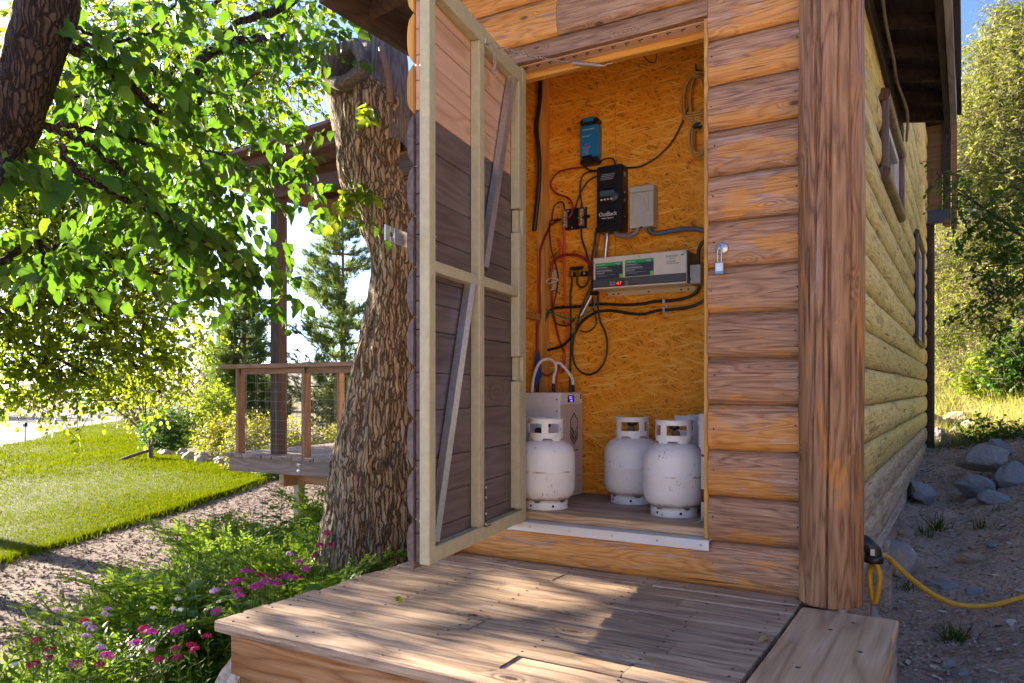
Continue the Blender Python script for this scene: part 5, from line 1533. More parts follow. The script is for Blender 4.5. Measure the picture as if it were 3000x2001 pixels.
# tall post, beams, roof
MB().box(-6.07, -5.955, PY0 + .10, PY0 + .22, PZ + .001, 2.80).build('tall_post', M_PERG, pg)
MB().box(-6.07, -5.955, 8.25, 8.37, PZ + .001, 2.80).build('tall_post', M_PERG, pg)
MB().box(-6.35, -3.6, PY0 + .09, PY0 + .14, 2.80, 2.95).build('beam', M_PERGX, pg)
MB().box(-6.35, -3.6, PY0 + .18, PY0 + .23, 2.80, 2.95).build('beam', M_PERGX, pg)
MB().box(-5.99, -5.94, PY0 + .24, 8.7, 2.801, 2.93).build('beam', M_PERGX, pg)
for yy in (5.05, 5.62, 6.3, 7.0, 7.7, 8.4):
    mb = MB(); a, b = -6.55, -3.5
    v = [(a, yy, 2.955), (b, yy, 3.13), (b, yy, 3.23), (a, yy, 3.04)]
    mb.add(v + [(p, q + .04, r) for p, q, r in v], [(0, 1, 2, 3), (4, 5, 6, 7), (0, 1, 5, 4), (1, 2, 6, 5), (2, 3, 7, 6), (3, 0, 4, 7)])
    mb.build('rafter', M_PERGX, pg)
for i in range(16):
    a = -6.75 + i * .205; b = a + .20
    za = 3.035 + (a + 6.55) * .0623; zb = 3.035 + (b + 6.55) * .0623
    mb = MB(); v = [(a, 4.85, za), (b, 4.85, zb), (b, 8.9, zb), (a, 8.9, za)]
    mb.add(v + [(p, q, r + .03) for p, q, r in v], [(0, 1, 2, 3), (4, 5, 6, 7), (0, 1, 5, 4), (1, 2, 6, 5), (2, 3, 7, 6), (3, 0, 4, 7)])
    mb.build('roof_board', M_PERGX, pg)
sl = thing('string_light', 'string light with a clear bulb hanging under the shade roof beam', 'string light', (-5.6, 6.1, 2.8))
MB().tube(smooth_path([(-5.95, 5.6, 2.80), (-5.93, 6.2, 2.755), (-5.93, 6.9, 2.78), (-5.93, 7.8, 2.74), (-5.93, 8.6, 2.80)]), .006, 5).build('wire', M_BLACKC, sl)
bx, by, bz = -5.93, 6.88, 2.78
MB().lathe([(0, -.01), (.016, -.01), (.018, -.05), (.014, -.055), (0, -.055)], (bx, by, bz), 12).build('socket', M_BLACK, sl)
gl_, gnt, gP = new_mat('bulb_glass'); gP.inputs['Transmission Weight'].default_value = 1; gP.inputs['Roughness'].default_value = .02; gP.inputs['IOR'].default_value = 1.3
MB().lathe([(.014, -.056), (.022, -.07), (.031, -.10), (.030, -.125), (.018, -.15), (0, -.158)], (bx, by, bz), 16).build('bulb', gl_, sl)

# ================================================================== RIGHT-HAND SIDE THINGS
t = thing('vent_elbow', 'black plastic pipe elbow with a white sticker poking out of the side wall', 'pipe elbow', (-.40, 4.02, .1))
# quarter bend out of the wall and down
pts = [(-.48, 4.02, .137)]
for a in np.linspace(0, PI / 2, 10):
    pts.append((-.443 + math.sin(a) * .064, 4.02, .137 - (1 - math.cos(a)) * .064))
el = MB().tube(pts, .0375, 20).build('bend', M_BLACK, t)
MB().lathe([(.034, -.002), (.042, -.002), (.044, .003), (.044, .028), (.041, .031), (.037, .031)], (-.379, 4.02, .045), 24).build('collar', M_BLACK, t)
MB().box(-.390, -.372, 3.979, 3.984, .082, .112, .001).build('sticker', M_WHITE, t)
cable('extension_cord', 'thick yellow extension cord looping down from the black elbow and away over the dirt', 'cord',
      [(-.378, 4.02, .09), (-.366, 4.02, .03), (-.354, 4.015, -.02), (-.360, 4.01, -.085), (-.376, 4.01, -.145), (-.392, 4.02, -.09), (-.399, 4.03, -.03), (-.392, 4.06, .02), (-.375, 4.12, .05), (-.362, 4.25, .035),
       (-.346, 4.40, -.005), (-.293, 4.476, -.075), (-.200, 4.55, -.170), (-.105, 4.64, -.245), (-.012, 4.70, -.275), (.115, 4.76, -.270), (.27, 4.86, -.225), (.6, 5.0, -.10), (1.0, 5.1, .04)], .0135, M_YCORD, seg=10)
tag(MB().box(-.53, -.335, 4.36, 4.50, -.25, -.06, .004).build('wood_block', M_GREYW), 'weathered wood block under the shed corner behind the yellow cord', 'wood block')
def lump(name, mat, seed, sub=3, amp=.35, flat=1.0, ridg=0.12):
    bm = bmesh.new()
    bmesh.ops.create_icosphere(bm, subdivisions=sub, radius=1.0)
    P = np.array([v.co[:] for v in bm.verts])
    r = 1 + amp * (fbm(P * 1.3 + seed * 7.7, 3) - .5) * 2
    # broad facets, as broken stone has
    rg = np.random.default_rng(seed)
    for _ in range(16):
        d = rg.normal(size=3); d /= np.linalg.norm(d); h = rg.uniform(.52, .85)
        s = (P * r[:, None]) @ d
        r = np.where(s > h, r * (h + (s - h) * .06) / np.maximum(s, 1e-6), r)
    r = r + ridg * (fbm(P * 5 + seed, 4) - .5) + .25 * ridg * (fbm(P * 17 + seed, 2) - .5)
    V = P * r[:, None]; V[:, 2] *= flat
    for v, p in zip(bm.verts, V): v.co = p
    me = bpy.data.meshes.new(name); bm.to_mesh(me); bm.free()
    for p in me.polygons: p.use_smooth = sub > 2 and False
    me.materials.append(mat)
    return me
def rock(label, loc, size, rot, mat, seed, group=None, sub=3, cat='rock', name='rock'):
    me = lump(name, mat, seed, sub)
    o = bpy.data.objects.new(name, me); COL.objects.link(o)
    o.matrix_basis = Matrix.Translation(loc) @ Matrix.Rotation(rot, 4, 'Z') @ Matrix.Diagonal((*size, 1))
    WORLD[o.name] = o.matrix_basis.copy()
    return tag(o, label, cat, group)
rock('grey concrete footing under the shed corner behind the deck', (-.46, 4.55, -.42), (.10, .10, .17), 0.1, M_CONC, 3, cat='footing', name='footing')
rock('rough grey footing stone under the side wall beyond the wood block', (-.36, 5.55, -.24), (.13, .16, .17), 0.4, M_CONC, 4, cat='footing', name='footing')
R = 'boulders piled at the foot of the slope'
rock('large angular boulder on top of the pile, pale upper edge', (.14, 8.75, .19), (.27, .25, .20), .3, M_ROCK, 11, R, 4)
rock('blue-grey flat-topped boulder at the left of the pile', (.07, 8.05, -.01), (.22, .22, .13), 1.0, M_ROCKB, 12, R, 4)
rock('tall blue-grey boulder at the right of the pile', (.33, 8.15, .06), (.20, .2, .20), 2.0, M_ROCKB, 13, R, 4)
rock('round blue-grey boulder at the front of the pile', (.22, 7.45, -.06), (.14, .16, .12), .5, M_ROCKB, 14, R, 4)
rock('brown stone wedged low under the pile', (.08, 7.7, -.13), (.14, .12, .08), .9, M_ROCKT, 15, R)
rock('boulder at the far right edge of the pile', (.52, 8.3, .08), (.16, .18, .14), 1.6, M_ROCKB, 16, R)
rock('small dark stone tucked behind the pile', (.30, 9.4, .22), (.16, .14, .12), .2, M_ROCKB, 17, R)
R2 = 'pale stones stacked behind the far corner'
for i, (lab, loc, sz, m) in enumerate((('sunlit pale block at the foot of the far corner post', (-.36, 12.0, .40), (.20, .22, .16), M_ROCKT), ('sunlit rounded stone topping the stacked wall', (-.13, 12.2, .46), (.19, .2, .12), M_ROCKT),
        ('big speckled slab leaning behind the far corner', (-.34, 11.5, .20), (.26, .2, .26), M_ROCK), ('small tan stone in the middle of the stacked wall', (-.12, 11.7, .28), (.12, .12, .11), M_ROCKT),
        ('narrow upright stone at the right of the stacked wall', (-.04, 11.4, .13), (.12, .12, .18), M_ROCKT), ('speckled stone lying lowest by the wall end', (-.42, 10.9, .06), (.16, .14, .09), M_ROCK), ('tan stone just behind the green plants', (.08, 11.9, .38), (.15, .15, .1), M_ROCK))):
    rock(lab, loc, sz, i * 1.3, m, 30 + i, R2, 4)
R3 = 'stones lying on the bare dirt'
for i, (lab, loc, sz, m) in enumerate((('flat grey slab stone lying beyond the yellow cord', (-.10, 5.35, -.34), (.15, .20, .07), M_ROCKB), ('small grey stone against the flat slab', (.04, 5.18, -.33), (.08, .09, .05), M_ROCKB), ('square tan stone sticking out of the bank', (.02, 4.99, -.34), (.05, .05, .05), M_ROCKT),
        ('long tan stone sticking out of the bank', (.13, 4.97, -.32), (.08, .05, .05), M_ROCKT), ('wide pale stone sunk level with the dirt by the cord', (-.17, 4.72, -.40), (.16, .14, .035), M_ROCKT), ('tan stone by the skid post', (-.40, 6.5, -.22), (.07, .08, .07), M_ROCKT), ('brown stone slanting up out of the slope', (.05, 5.95, -.26), (.09, .12, .05), M_ROCKT),
        ('blue-grey slab against the shed skirt', (-.36, 7.8, -.06), (.16, .26, .13), M_ROCKB), ('fist-sized grey stone by the grass tuft', (-.11, 4.62, -.39), (.05, .05, .035), M_ROCKB), ('reddish pebble stone by the grass tuft', (-.02, 4.50, -.39), (.03, .03, .025), M_ROCKT), ('pale stone near the bottom right corner', (-.07, 4.12, -.42), (.045, .05, .03), M_ROCK), ('second pale stone near the bottom right corner, bluer', (-.02, 4.02, -.42), (.05, .045, .025), M_ROCKB), ('small stone on the dirt below the boulder pile', (.16, 6.2, -.20), (.05, .05, .03), M_ROCKB))):
    rock(lab, loc, sz, i * .9, m, 50 + i, R3, 3)
R4 = 'rocks edging the shrub bed by the lawn'
bed = [(-16.1, 11.2), (-15.6, 11.0), (-15.3, 11.15), (-14.95, 10.9), (-14.65, 10.85), (-14.3, 10.6), (-14.0, 10.7), (-13.6, 10.4), (-13.2, 10.5), (-12.9, 10.3), (-12.4, 10.1), (-14.8, 11.2), (-13.9, 11.0)]
for i, (x, y) in enumerate(bed):
    s = random.uniform(.13, .22)
    rock('rounded tan-grey rock in the border between lawn and shrubs', (x, y, -.62), (s * 1.1, s, s * .85), random.uniform(0, 3), (M_ROCK, M_ROCKT)[i % 2], 80 + i, R4, 3)
rock('large white boulder seen through the deck railing', (-21.8, 18.9, -.45), (.75, .6, .42), .4, plain('white_rock', (.55, .54, .52), .8, 0, .15, .5, .2, 10), 99, None, 4)
# driftwood and marker on the lawn
t = thing('driftwood', 'dead forked stick with an upright stub standing in the lawn', 'driftwood', (-15.2, 10.3, -.66))
MB().tube(smooth_path([(-15.2, 10.3, -.68), (-15.2, 10.3, -.45), (-15.22, 10.3, -.36)]), .05, 8, rs=None).build('stub', M_TWIGG, t)
MB().tube(smooth_path([(-15.2, 10.3, -.45), (-15.15, 10.1, -.48), (-15.25, 9.9, -.55), (-15.4, 9.65, -.66)]), .035, 7).build('branch', M_TWIGG, t)
MB().tube([(-15.2, 10.3, -.4), (-15.17, 10.33, -.22)], .016, 6).build('branch', M_TWIGG, t)
MB().tube([(-15.2, 10.3, -.4), (-15.26, 10.27, -.22)], .016, 6).build('branch', M_TWIGG, t)
t = thing('marker_post', 'thin white marker post with dark cap at the lawn edge', 'post', (-23.4, 11.9, -.66))
MB().tube([(-23.4, 11.9, -.7), (-23.4, 11.9, -.22)], .02, 8).build('pole', M_WHITE, t)
MB().box(-23.46, -23.34, 11.86, 11.94, -.22, -.10, .01).build('cap', M_BLACK, t)
tag(MB().box(-5.6, -4.4, 5.75, 5.80, -.70, -.30).build('timber_edging', M_GREYW), 'low dark timber edging board behind the trunk base', 'edging')

# ================================================================== VEGETATION TOOLS
def unit(a): return a / np.maximum(np.linalg.norm(a, axis=-1, keepdims=True), 1e-9)

def leaf_shape(n=6, w=.34, fold=.16, teeth=.0, curl=.12, tip=1.0):
    """pointed leaf along +y, length 1, folded on its midrib; returns V, tri F"""
    t = np.linspace(0, 1, n)
    ww = w * np.sin(PI * t ** .72) ** .9
    ww[0] = .02; ww[-1] = 0
    V = []; F = []
    for i in range(n):
        k = 1 + (teeth if i % 2 else -teeth * .6) * (0 < i < n - 1)
        z = -curl * t[i] ** 2
        V += [(0, t[i], z), (-ww[i] * k, t[i] - .05 * (i % 2) * (teeth > 0), z + fold * ww[i]), (ww[i] * k, t[i] - .05 * (i % 2) * (teeth > 0), z + fold * ww[i])]
    for i in range(n - 1):
        a, b = i * 3, i * 3 + 3
        F += [(a, a + 1, b + 1), (a, b + 1, b), (a, b, b + 2), (a, b + 2, a + 2)]
    return np.array(V, float), np.array(F, int)

def scatter(tmpl, pos, d, nrm, size, width=1.0):
    V, F = tmpl
    y = unit(d); x = unit(np.cross(y, nrm)); z = np.cross(x, y)
    s = np.asarray(size)[:, None, None]
    W = np.asarray(width) * np.ones(len(pos))
    P = pos[:, None, :] + s * (V[None, :, 0, None] * W[:, None, None] * x[:, None, :] + V[None, :, 1, None] * y[:, None, :] + V[None, :, 2, None] * z[:, None, :])
    FF = (np.arange(len(pos)) * len(V))[:, None, None] + F[None]
    return P.reshape(-1, 3), FF.reshape(-1, F.shape[1])

def rdir(n, zmul=1.0, zadd=0.0):
    v = rng.normal(size=(n, 3)); v[:, 2] = v[:, 2] * zmul + zadd
    return unit(v)

def in_ellipsoids(ells, n, shell=.55):
    """ells: (x,y,z,r[,rz]) -> n points, denser toward the outside"""
    vol = np.array([e[3] ** 2 for e in ells]); vol = vol / vol.sum()
    k = rng.choice(len(ells), n, p=vol)
    E = np.array([(e[0], e[1], e[2], e[3], e[4] if len(e) > 4 else e[3]) for e in ells])[k]
    u = rdir(n); r = rng.random(n) ** shell
    P = E[:, :3] + u * r[:, None] * np.stack([E[:, 3], E[:, 3], E[:, 4]], 1)
    return P, u

def twigs_with_leaves(base, d, length, L, leaf_len, droop=.5, spread=.9, jit=.25):
    """base (T,3), d (T,3) -> leaf pos, dir, normal, size and twig end points"""
    T = len(base)
    t = (np.arange(L) + .6) / L
    tt = t[None, :, None]
    ln = np.asarray(length)[:, None, None] if np.ndim(length) else length
    pos = base[:, None, :] + d[:, None, :] * tt * ln + np.array([0, 0, -1.0]) * (droop * .35 * tt ** 2) * ln
    side = unit(np.cross(d, np.array([0, 0, 1.0]) + .3 * rng.normal(size=d.shape)))
    sg = np.where(np.arange(L) % 2 == 0, 1, -1)[None, :, None]
    ld = d[:, None, :] * .55 + side[:, None, :] * sg * spread + np.array([0, 0, -1.0]) * droop + jit * rng.normal(size=(T, L, 3))
    nr = np.array([0, 0, 1.0]) + .55 * rng.normal(size=(T, L, 3))
    sz = leaf_len * rng.uniform(.45, 1.35, size=(T, L))
    end = pos[:, -1, :]
    return pos.reshape(-1, 3), unit(ld.reshape(-1, 3)), unit(nr.reshape(-1, 3)), sz.reshape(-1), end

def twig_mesh(A, B, r):
    """thin three-sided sticks from A to B"""
    d = unit(B - A); u = unit(np.cross(d, np.array([.3, .5, .81]))); w = np.cross(d, u)
    ang = [0, 2 * PI / 3, 4 * PI / 3]
    rr = np.asarray(r) * np.ones(len(A))
    ringA = [A + rr[:, None] * (u * math.cos(a) + w * math.sin(a)) for a in ang]
    ringB = [B + .5 * rr[:, None] * (u * math.cos(a) + w * math.sin(a)) for a in ang]
    V = np.stack(ringA + ringB, 1).reshape(-1, 3)
    F0 = np.array([(0, 1, 4, 3), (1, 2, 5, 4), (2, 0, 3, 5)])
    F = ((np.arange(len(A)) * 6)[:, None, None] + F0[None]).reshape(-1, 4)
    return V, F

LEAF_HI = leaf_shape(9, .31, .22, .16, .18)
LEAF_MID = leaf_shape(6, .30, .36, .15, .28)
LEAF_LO = leaf_shape(4, .36, .18, 0, .12)
LEAF_THIN = leaf_shape(4, .13, .15, 0, .10)
BLADE = (np.array([(-.5, 0, 0), (.5, 0, 0), (.1, 1, .12)], float), np.array([(0, 1, 2)]))
BLADE2 = (np.array([(-.5, 0, 0), (.5, 0, 0), (-.35, .55, .03), (.35, .55, .03), (0, 1, .2)], float), np.array([(0, 1, 3), (0, 3, 2), (2, 3, 4)]))

# ================================================================== THE BIG TRUNK WITH ITS CUT STUBS
def trunk_mesh(cl, na=150, step=.016, amp=.022, scale=(15, 15, 3.4), seed=0.0, flare=None, twist=0.0):
    """cl: list of (x,y,z,r); bark as real ridges"""
    C = np.array(cl, float)
    d = np.r_[0, np.cumsum(np.linalg.norm(np.diff(C[:, :3], axis=0), axis=1))]
    n = max(8, int(d[-1] / step)); t = np.linspace(0, d[-1], n)
    # smooth interpolation
    def sm(col):
        y = np.interp(t, d, col)
        k = max(3, int(.12 / step)) | 1
        yp = np.pad(y, k // 2, mode='reflect', reflect_type='odd')
        return np.convolve(yp, np.ones(k) / k, 'valid')
    ctr = np.stack([sm(C[:, i]) for i in range(3)], 1); R = sm(C[:, 3])
    tg = unit(np.gradient(ctr, axis=0))
    u = unit(np.cross(tg, np.array([0.0, 1.0, 0.0]))); w = np.cross(tg, u)
    a = np.linspace(0, 2 * PI, na, endpoint=False)
    dirs = u[:, None, :] * np.cos(a)[None, :, None] + w[:, None, :] * np.sin(a)[None, :, None]
    surf = ctr[:, None, :] + dirs * R[:, None, None]
    Q = surf.reshape(-1, 3)
    # ridge coordinates: around and along the stem, so that fissures follow it
    S = np.stack([np.cos(a)[None, :] * R[:, None] * scale[0], np.sin(a)[None, :] * R[:, None] * scale[1], np.repeat(t[:, None], na, 1) * scale[2]], -1).reshape(-1, 3)
    wq = S + 1.1 * np.stack([fbm(S * .6 + 3 + seed, 2), fbm(S * .6 + 31 + seed, 2), fbm(S * .6 + 57, 2)], 1)
    n1 = 1 - np.abs(2 * fbm(wq + seed, 2, .4) - 1) * 1.7
    n2 = 1 - np.abs(2 * vnoise(wq * 2.3 + 9 + seed) - 1)
    lump_ = fbm(Q * 2.2 + seed, 3) - .5
    h = amp * (np.clip(n1, 0, 1) ** 1.3 * .9 + .42 * n2 + .25 * fbm(S * 5, 2)) + R.repeat(na) * .22 * lump_
    P = Q + dirs.reshape(-1, 3) * h[:, None]
    i = np.arange(n * na).reshape(n, na)
    F = np.stack([i[:-1].ravel(), np.roll(i[:-1], -1, 1).ravel(), np.roll(i[1:], -1, 1).ravel(), i[1:].ravel()], 1)
    return P, F

bt = thing('big_tree_trunk', 'massive ridged tree trunk between the raised deck and the open door, cut stubs on top', 'tree', (-3.49, 3.98, -.68))
def P52(u, v, w, d=5.2):
    f = 2247.0; t = (u - 1500) / f; th = YAW
    return (d * (-math.sin(th) + t * math.cos(th)), d * (math.cos(th) + t * math.sin(th)), .868 + d * (1140 - v) / f, w / 2 * d / f)
prof = [(1075, 1850, 360), (1080, 1760, 330), (1088, 1650, 296), (1096, 1450, 254), (1112, 1300, 230), (1134, 1150, 208), (1156, 1000, 184), (1172, 900, 168), (1178, 800, 158), (1170, 720, 154), (1134, 640, 152), (1102, 570, 152), (1082, 500, 156), (1080, 420, 162), (1086, 350, 170), (1088, 300, 176), (1100, 235, 120)]
V, F = trunk_mesh([P52(*p) for p in prof], 240, .011, .026, (20, 20, 3.2))
np_mesh('trunk', V, F, M_BARK, bt, None, True)
# left stub, cut open and hollow; right stub grey and weathered
stub = [P52(1078, 470, 150), P52(1045, 350, 136), P52(1015, 270, 120, 5.18), P52(1006, 215, 118, 5.10), P52(1003, 185, 120, 5.02)]
V, F = trunk_mesh(stub, 110, .015, .010, seed=4.0)
np_mesh('limb_stub', V, F, M_BARK, bt, None, True)
c0 = Vector(P52(1004, 185, 1, 4.95)[:3]); ax = Vector((.18, -.93, .12)).normalized()
q = ax.to_track_quat('Z', 'Y').to_matrix().to_4x4()
rim = MB()
n = 60; v = []
ro = .142
for (rf, z) in ((.98, -.10), (1.06, -.03), (1.06, .012), (1.01, .024), (.66, .012), (.60, -.01), (.52, -.10), (.42, -.24), (0.02, -.30)):
    for k in range(n):
        a = 2 * PI * k / n
        wob = 1 + .10 * math.sin(2 * a + .4) + .05 * math.sin(5 * a + rf * 3)
        v.append(Matrix.Translation(c0) @ q @ Vector((math.cos(a) * ro * rf * wob, math.sin(a) * ro * rf * wob * 1.08, z + .012 * math.sin(3 * a))))
f = [(i * n + k, i * n + (k + 1) % n, (i + 1) * n + (k + 1) % n, (i + 1) * n + k) for i in range(8) for k in range(n)]
rim.add(v, f, 0, True)
rim.build('hollow_cut', M_CUT, bt)
stub2 = [P52(1110, 420, 150), P52(1120, 320, 150), P52(1124, 230, 150), P52(1118, 150, 140), P52(1112, 95, 120), P52(1112, 80, 20)]
V, F = trunk_mesh(stub2, 100, .015, .010, seed=8.0)
np_mesh('limb_stub', V, F, M_CUT, bt, None, True)
MB().tube(smooth_path([P52(1142, 300, 1, 4.98)[:3], P52(1140, 250, 1, 4.96)[:3], P52(1128, 190, 1, 4.96)[:3], P52(1118, 140, 1, 4.98)[:3]]), .022, 10, rs=None).build('sucker', plain('red_brown_shoot', (.20, .10, .06), .7, 0, .2, .4), bt)
# little leafy shoots on the bark
def shoot(name, u, v, d, n, ln, parent):
    b = np.array([P52(u, v, 1, d)[:3]] * n) + rng.normal(size=(n, 3)) * .02
    dd = unit(rng.normal(size=(n, 3)) * .6 + np.array([.2, -.9, -.1]))
    p, l, nr, s, e = twigs_with_leaves(b, dd, .16, 6, ln, .7, .9)
    V, F = scatter(LEAF_HI, p, l, nr, s)
    o = np_mesh('leaf_spray', V, F, M_LEAFB, parent, None, False)
    V, F = twig_mesh(b, e, .0025)
    np_mesh('shoot_twig', V, F, M_TWIG, parent)
    return o
shoot('a', 1065, 560, 4.85, 7, .085, bt); shoot('b', 1085, 350, 4.95, 4, .08, bt); shoot('c', 1030, 590, 4.85, 4, .08, bt)

# ================================================================== THE NEAR LEANING TREE
BR = {'a': [(-3.43, 1.92, 2.48, 0.0054), (-3.42, 2.02, 2.49, 0.005), (-3.4, 2.13, 2.48, 0.0046), (-3.4, 2.23, 2.55, 0.0042), (-3.41, 2.32, 2.62, 0.0037), (-3.42, 2.41, 2.74, 0.0032), (-3.43, 2.5, 2.86, 0.0027)],
'b': [(-3.45, 1.91, 2.4, 0.0135), (-3.45, 2.01, 2.38, 0.0129), (-3.45, 2.12, 2.36, 0.0122), (-3.45, 2.23, 2.32, 0.0115), (-3.46, 2.32, 2.29, 0.0107), (-3.47, 2.43, 2.23, 0.0099), (-3.47, 2.53, 2.15, 0.0091), (-3.47, 2.63, 2.05, 0.0081), (-3.49, 2.73, 1.96, 0.0072), (-3.53, 2.81, 1.91, 0.0061), (-3.55, 2.9, 1.82, 0.0051), (-3.57, 3.0, 1.7, 0.0039)],
'c': [(-3.5, 2.11, 2.48, 0.0086), (-3.52, 2.19, 2.5, 0.0081), (-3.51, 2.28, 2.47, 0.0075), (-3.5, 2.38, 2.45, 0.007), (-3.51, 2.47, 2.46, 0.0064), (-3.51, 2.56, 2.44, 0.0058), (-3.5, 2.65, 2.44, 0.0051), (-3.44, 2.78, 2.46, 0.0044), (-3.49, 2.84, 2.42, 0.0037), (-3.54, 2.9, 2.3, 0.003)],
'd': [(-3.54, 1.85, 2.04, 0.0088), (-3.51, 1.97, 2.06, 0.0083), (-3.5, 2.09, 2.08, 0.0078), (-3.51, 2.18, 2.09, 0.0073), (-3.53, 2.28, 2.1, 0.0067), (-3.54, 2.38, 2.09, 0.0061), (-3.54, 2.48, 2.06, 0.0055), (-3.54, 2.59, 2.14, 0.0048), (-3.48, 2.73, 2.28, 0.0041), (-3.41, 2.87, 2.53, 0.0033), (-3.37, 3.0, 2.67, 0.0026)],
'e': [(-3.55, 1.85, 2.05, 0.0088), (-3.56, 1.9, 2.05, 0.0083), (-3.5, 1.99, 2.02, 0.0078), (-3.46, 2.06, 1.97, 0.0073), (-3.43, 2.13, 1.92, 0.0068), (-3.4, 2.2, 1.87, 0.0063), (-3.38, 2.27, 1.8, 0.0057), (-3.36, 2.33, 1.71, 0.0051), (-3.34, 2.4, 1.6, 0.0046), (-3.37, 2.43, 1.51, 0.004), (-3.37, 2.48, 1.45, 0.0033), (-3.37, 2.53, 1.4, 0.0027)],
'f': [(-3.25, 1.79, 1.88, 0.0095), (-3.24, 1.87, 1.78, 0.009), (-3.23, 1.95, 1.75, 0.0084), (-3.21, 2.04, 1.71, 0.0078), (-3.18, 2.13, 1.68, 0.0072), (-3.16, 2.21, 1.65, 0.0065), (-3.12, 2.32, 1.61, 0.0058), (-3.11, 2.39, 1.58, 0.0051), (-3.07, 2.49, 1.53, 0.0044), (-3.06, 2.57, 1.47, 0.0036), (-3.06, 2.65, 1.41, 0.0028), (-3.1, 2.7, 1.33, 0.0019)],
'g': [(-3.52, 2.56, 2.17, 0.0048), (-3.55, 2.69, 2.17, 0.0042), (-3.55, 2.83, 2.17, 0.0036), (-3.59, 2.96, 2.14, 0.0029), (-3.66, 3.06, 2.11, 0.0022)],
'h': [(-4.02, 2.97, 2.74, 0.0228), (-4.07, 3.08, 2.86, 0.021), (-4.1, 3.19, 2.99, 0.019), (-4.05, 3.36, 3.11, 0.0169), (-4.03, 3.52, 3.19, 0.0147), (-3.99, 3.68, 3.26, 0.0124)],
'i': [(-4.57, 3.34, 2.93, 0.0083), (-4.37, 3.57, 3.36, 0.0121), (-4.3, 3.73, 3.49, 0.0161), (-4.23, 3.89, 3.6, 0.0202), (-4.19, 4.02, 3.74, 0.0245)],
'j': [(-3.29, 1.54, 1.64, 0.0089), (-3.36, 1.61, 1.73, 0.0076), (-3.44, 1.68, 1.82, 0.0061), (-3.52, 1.75, 1.91, 0.0046)],
'k': [(-3.71, 1.75, 1.4, 0.0115), (-3.7, 1.83, 1.47, 0.0099), (-3.68, 1.91, 1.54, 0.0083), (-3.69, 1.97, 1.52, 0.0065), (-3.7, 2.04, 1.55, 0.0048), (-3.66, 2.13, 1.6, 0.0029)],
'l': [(-3.66, 1.9, 1.54, 0.0063), (-3.63, 1.92, 1.48, 0.005), (-3.62, 1.92, 1.43, 0.0037), (-3.61, 1.93, 1.41, 0.0024)],
'm': [(-3.51, 1.87, 2.16, 0.0041), (-3.57, 1.98, 2.21, 0.0035), (-3.61, 2.1, 2.26, 0.0029), (-3.64, 2.23, 2.33, 0.0023), (-3.63, 2.38, 2.39, 0.0015)],
'n': [(-3.41, 1.93, 2.38, 0.0061), (-3.39, 1.98, 2.41, 0.0052), (-3.38, 2.03, 2.41, 0.0044), (-3.34, 2.09, 2.45, 0.0035)]}
LIMB = [(-3.40, 1.95, 3.6, .105), (-3.46, 1.90, 3.1, .11), (-3.49, 1.88, 2.84, .112), (-3.50, 1.88, 2.56, .118), (-3.53, 1.86, 2.46, .113), (-3.56, 1.84, 2.32, .106), (-3.60, 1.82, 2.18, .105), (-3.64, 1.80, 2.06, .106), (-3.71, 1.76, 1.93, .112), (-3.83, 1.68, 1.78, .12), (-3.99, 1.59, 1.5, .135), (-4.12, 1.51, 1.08, .15), (-4.23, 1.44, .32, .17), (-4.27, 1.42, -.75, .22)]
nt_ = thing('leafy_tree', 'near leaning tree with dark limb and big toothed leaves filling the upper left', 'tree', (-4.27, 1.42, -.7))
V, F = trunk_mesh(LIMB[::-1], 90, .016, .009, (22, 22, 7), 2.0)
np_mesh('trunk', V, F, M_BARKD, nt_, None, True)
allpts = []
for k, b in BR.items():
    P = smooth_path([p[:3] for p in b], 5)
    rr_ = list(1.75 * np.interp(np.linspace(0, len(b) - 1, len(P)), range(len(b)), [p[3] for p in b]))
    jitter = [Vector(p) + Vector(rng.normal(size=3) * .006) for p in P]
    MB().tube(jitter, .01, 7, rs=rr_).build('branch', M_BARKD, nt_)
    allpts += [(p.x, p.y, p.z) for p in jitter[len(jitter) // 4:]]
allpts = np.array(allpts)
T1 = 270
base = allpts[rng.choice(len(allpts), T1)] + rng.normal(size=(T1, 3)) * .05
NEAR_E = [(-3.2, 3.2, 3.02, .2), (-3.62, 3.37, 2.3, .22), (-3.45, 3.4, 2.36, .2), (-3.55, 3.30, 2.55, .22), (-4.07, 2.47, 2.89, 0.35), (-3.7, 2.0, 2.65, 0.3), (-4.09, 3.04, 2.94, 0.35), (-4.04, 3.42, 3.16, 0.35), (-3.59, 3.45, 3.07, 0.35), (-3.92, 2.68, 2.32, 0.35), (-3.95, 3.24, 2.6, 0.4), (-3.75, 3.47, 2.53, 0.35), (-3.44, 3.43, 2.16, 0.28), (-3.3, 3.39, 1.93, 0.2), (-3.83, 2.38, 1.97, 0.35), (-3.68, 2.0, 1.77, 0.3), (-3.5, 1.76, 1.78, 0.25), (-3.75, 2.66, 1.8, 0.3), (-3.91, 3.15, 2.08, 0.3), (-3.62, 3.32, 2.0, 0.25), (-3.69, 2.46, 1.58, 0.2), (-3.71, 2.22, 1.61, 0.25), (-3.76, 2.89, 1.57, 0.14), (-3.78, 2.99, 1.75, 0.2), (-3.57, 1.84, 1.5, 0.2)]
pe, _ = in_ellipsoids(NEAR_E, 135, .45)
base = np.concatenate([base, pe])
d = unit(rng.normal(size=(len(base), 3)) * np.array([1, 1, .5]) + np.array([.35, .2, -.25]))
tl = rng.uniform(.12, .34, len(base))
pos, ld, nr, sz, end = twigs_with_leaves(base, d, tl, 6, .090, .75, .85)
V, F = twig_mesh(base, end, .0022)
np_mesh('twigs', V, F, M_TWIG, nt_, kind='stuff')
camp = np.array([0, 0, .868])
dist = np.linalg.norm(pos - camp, axis=1)
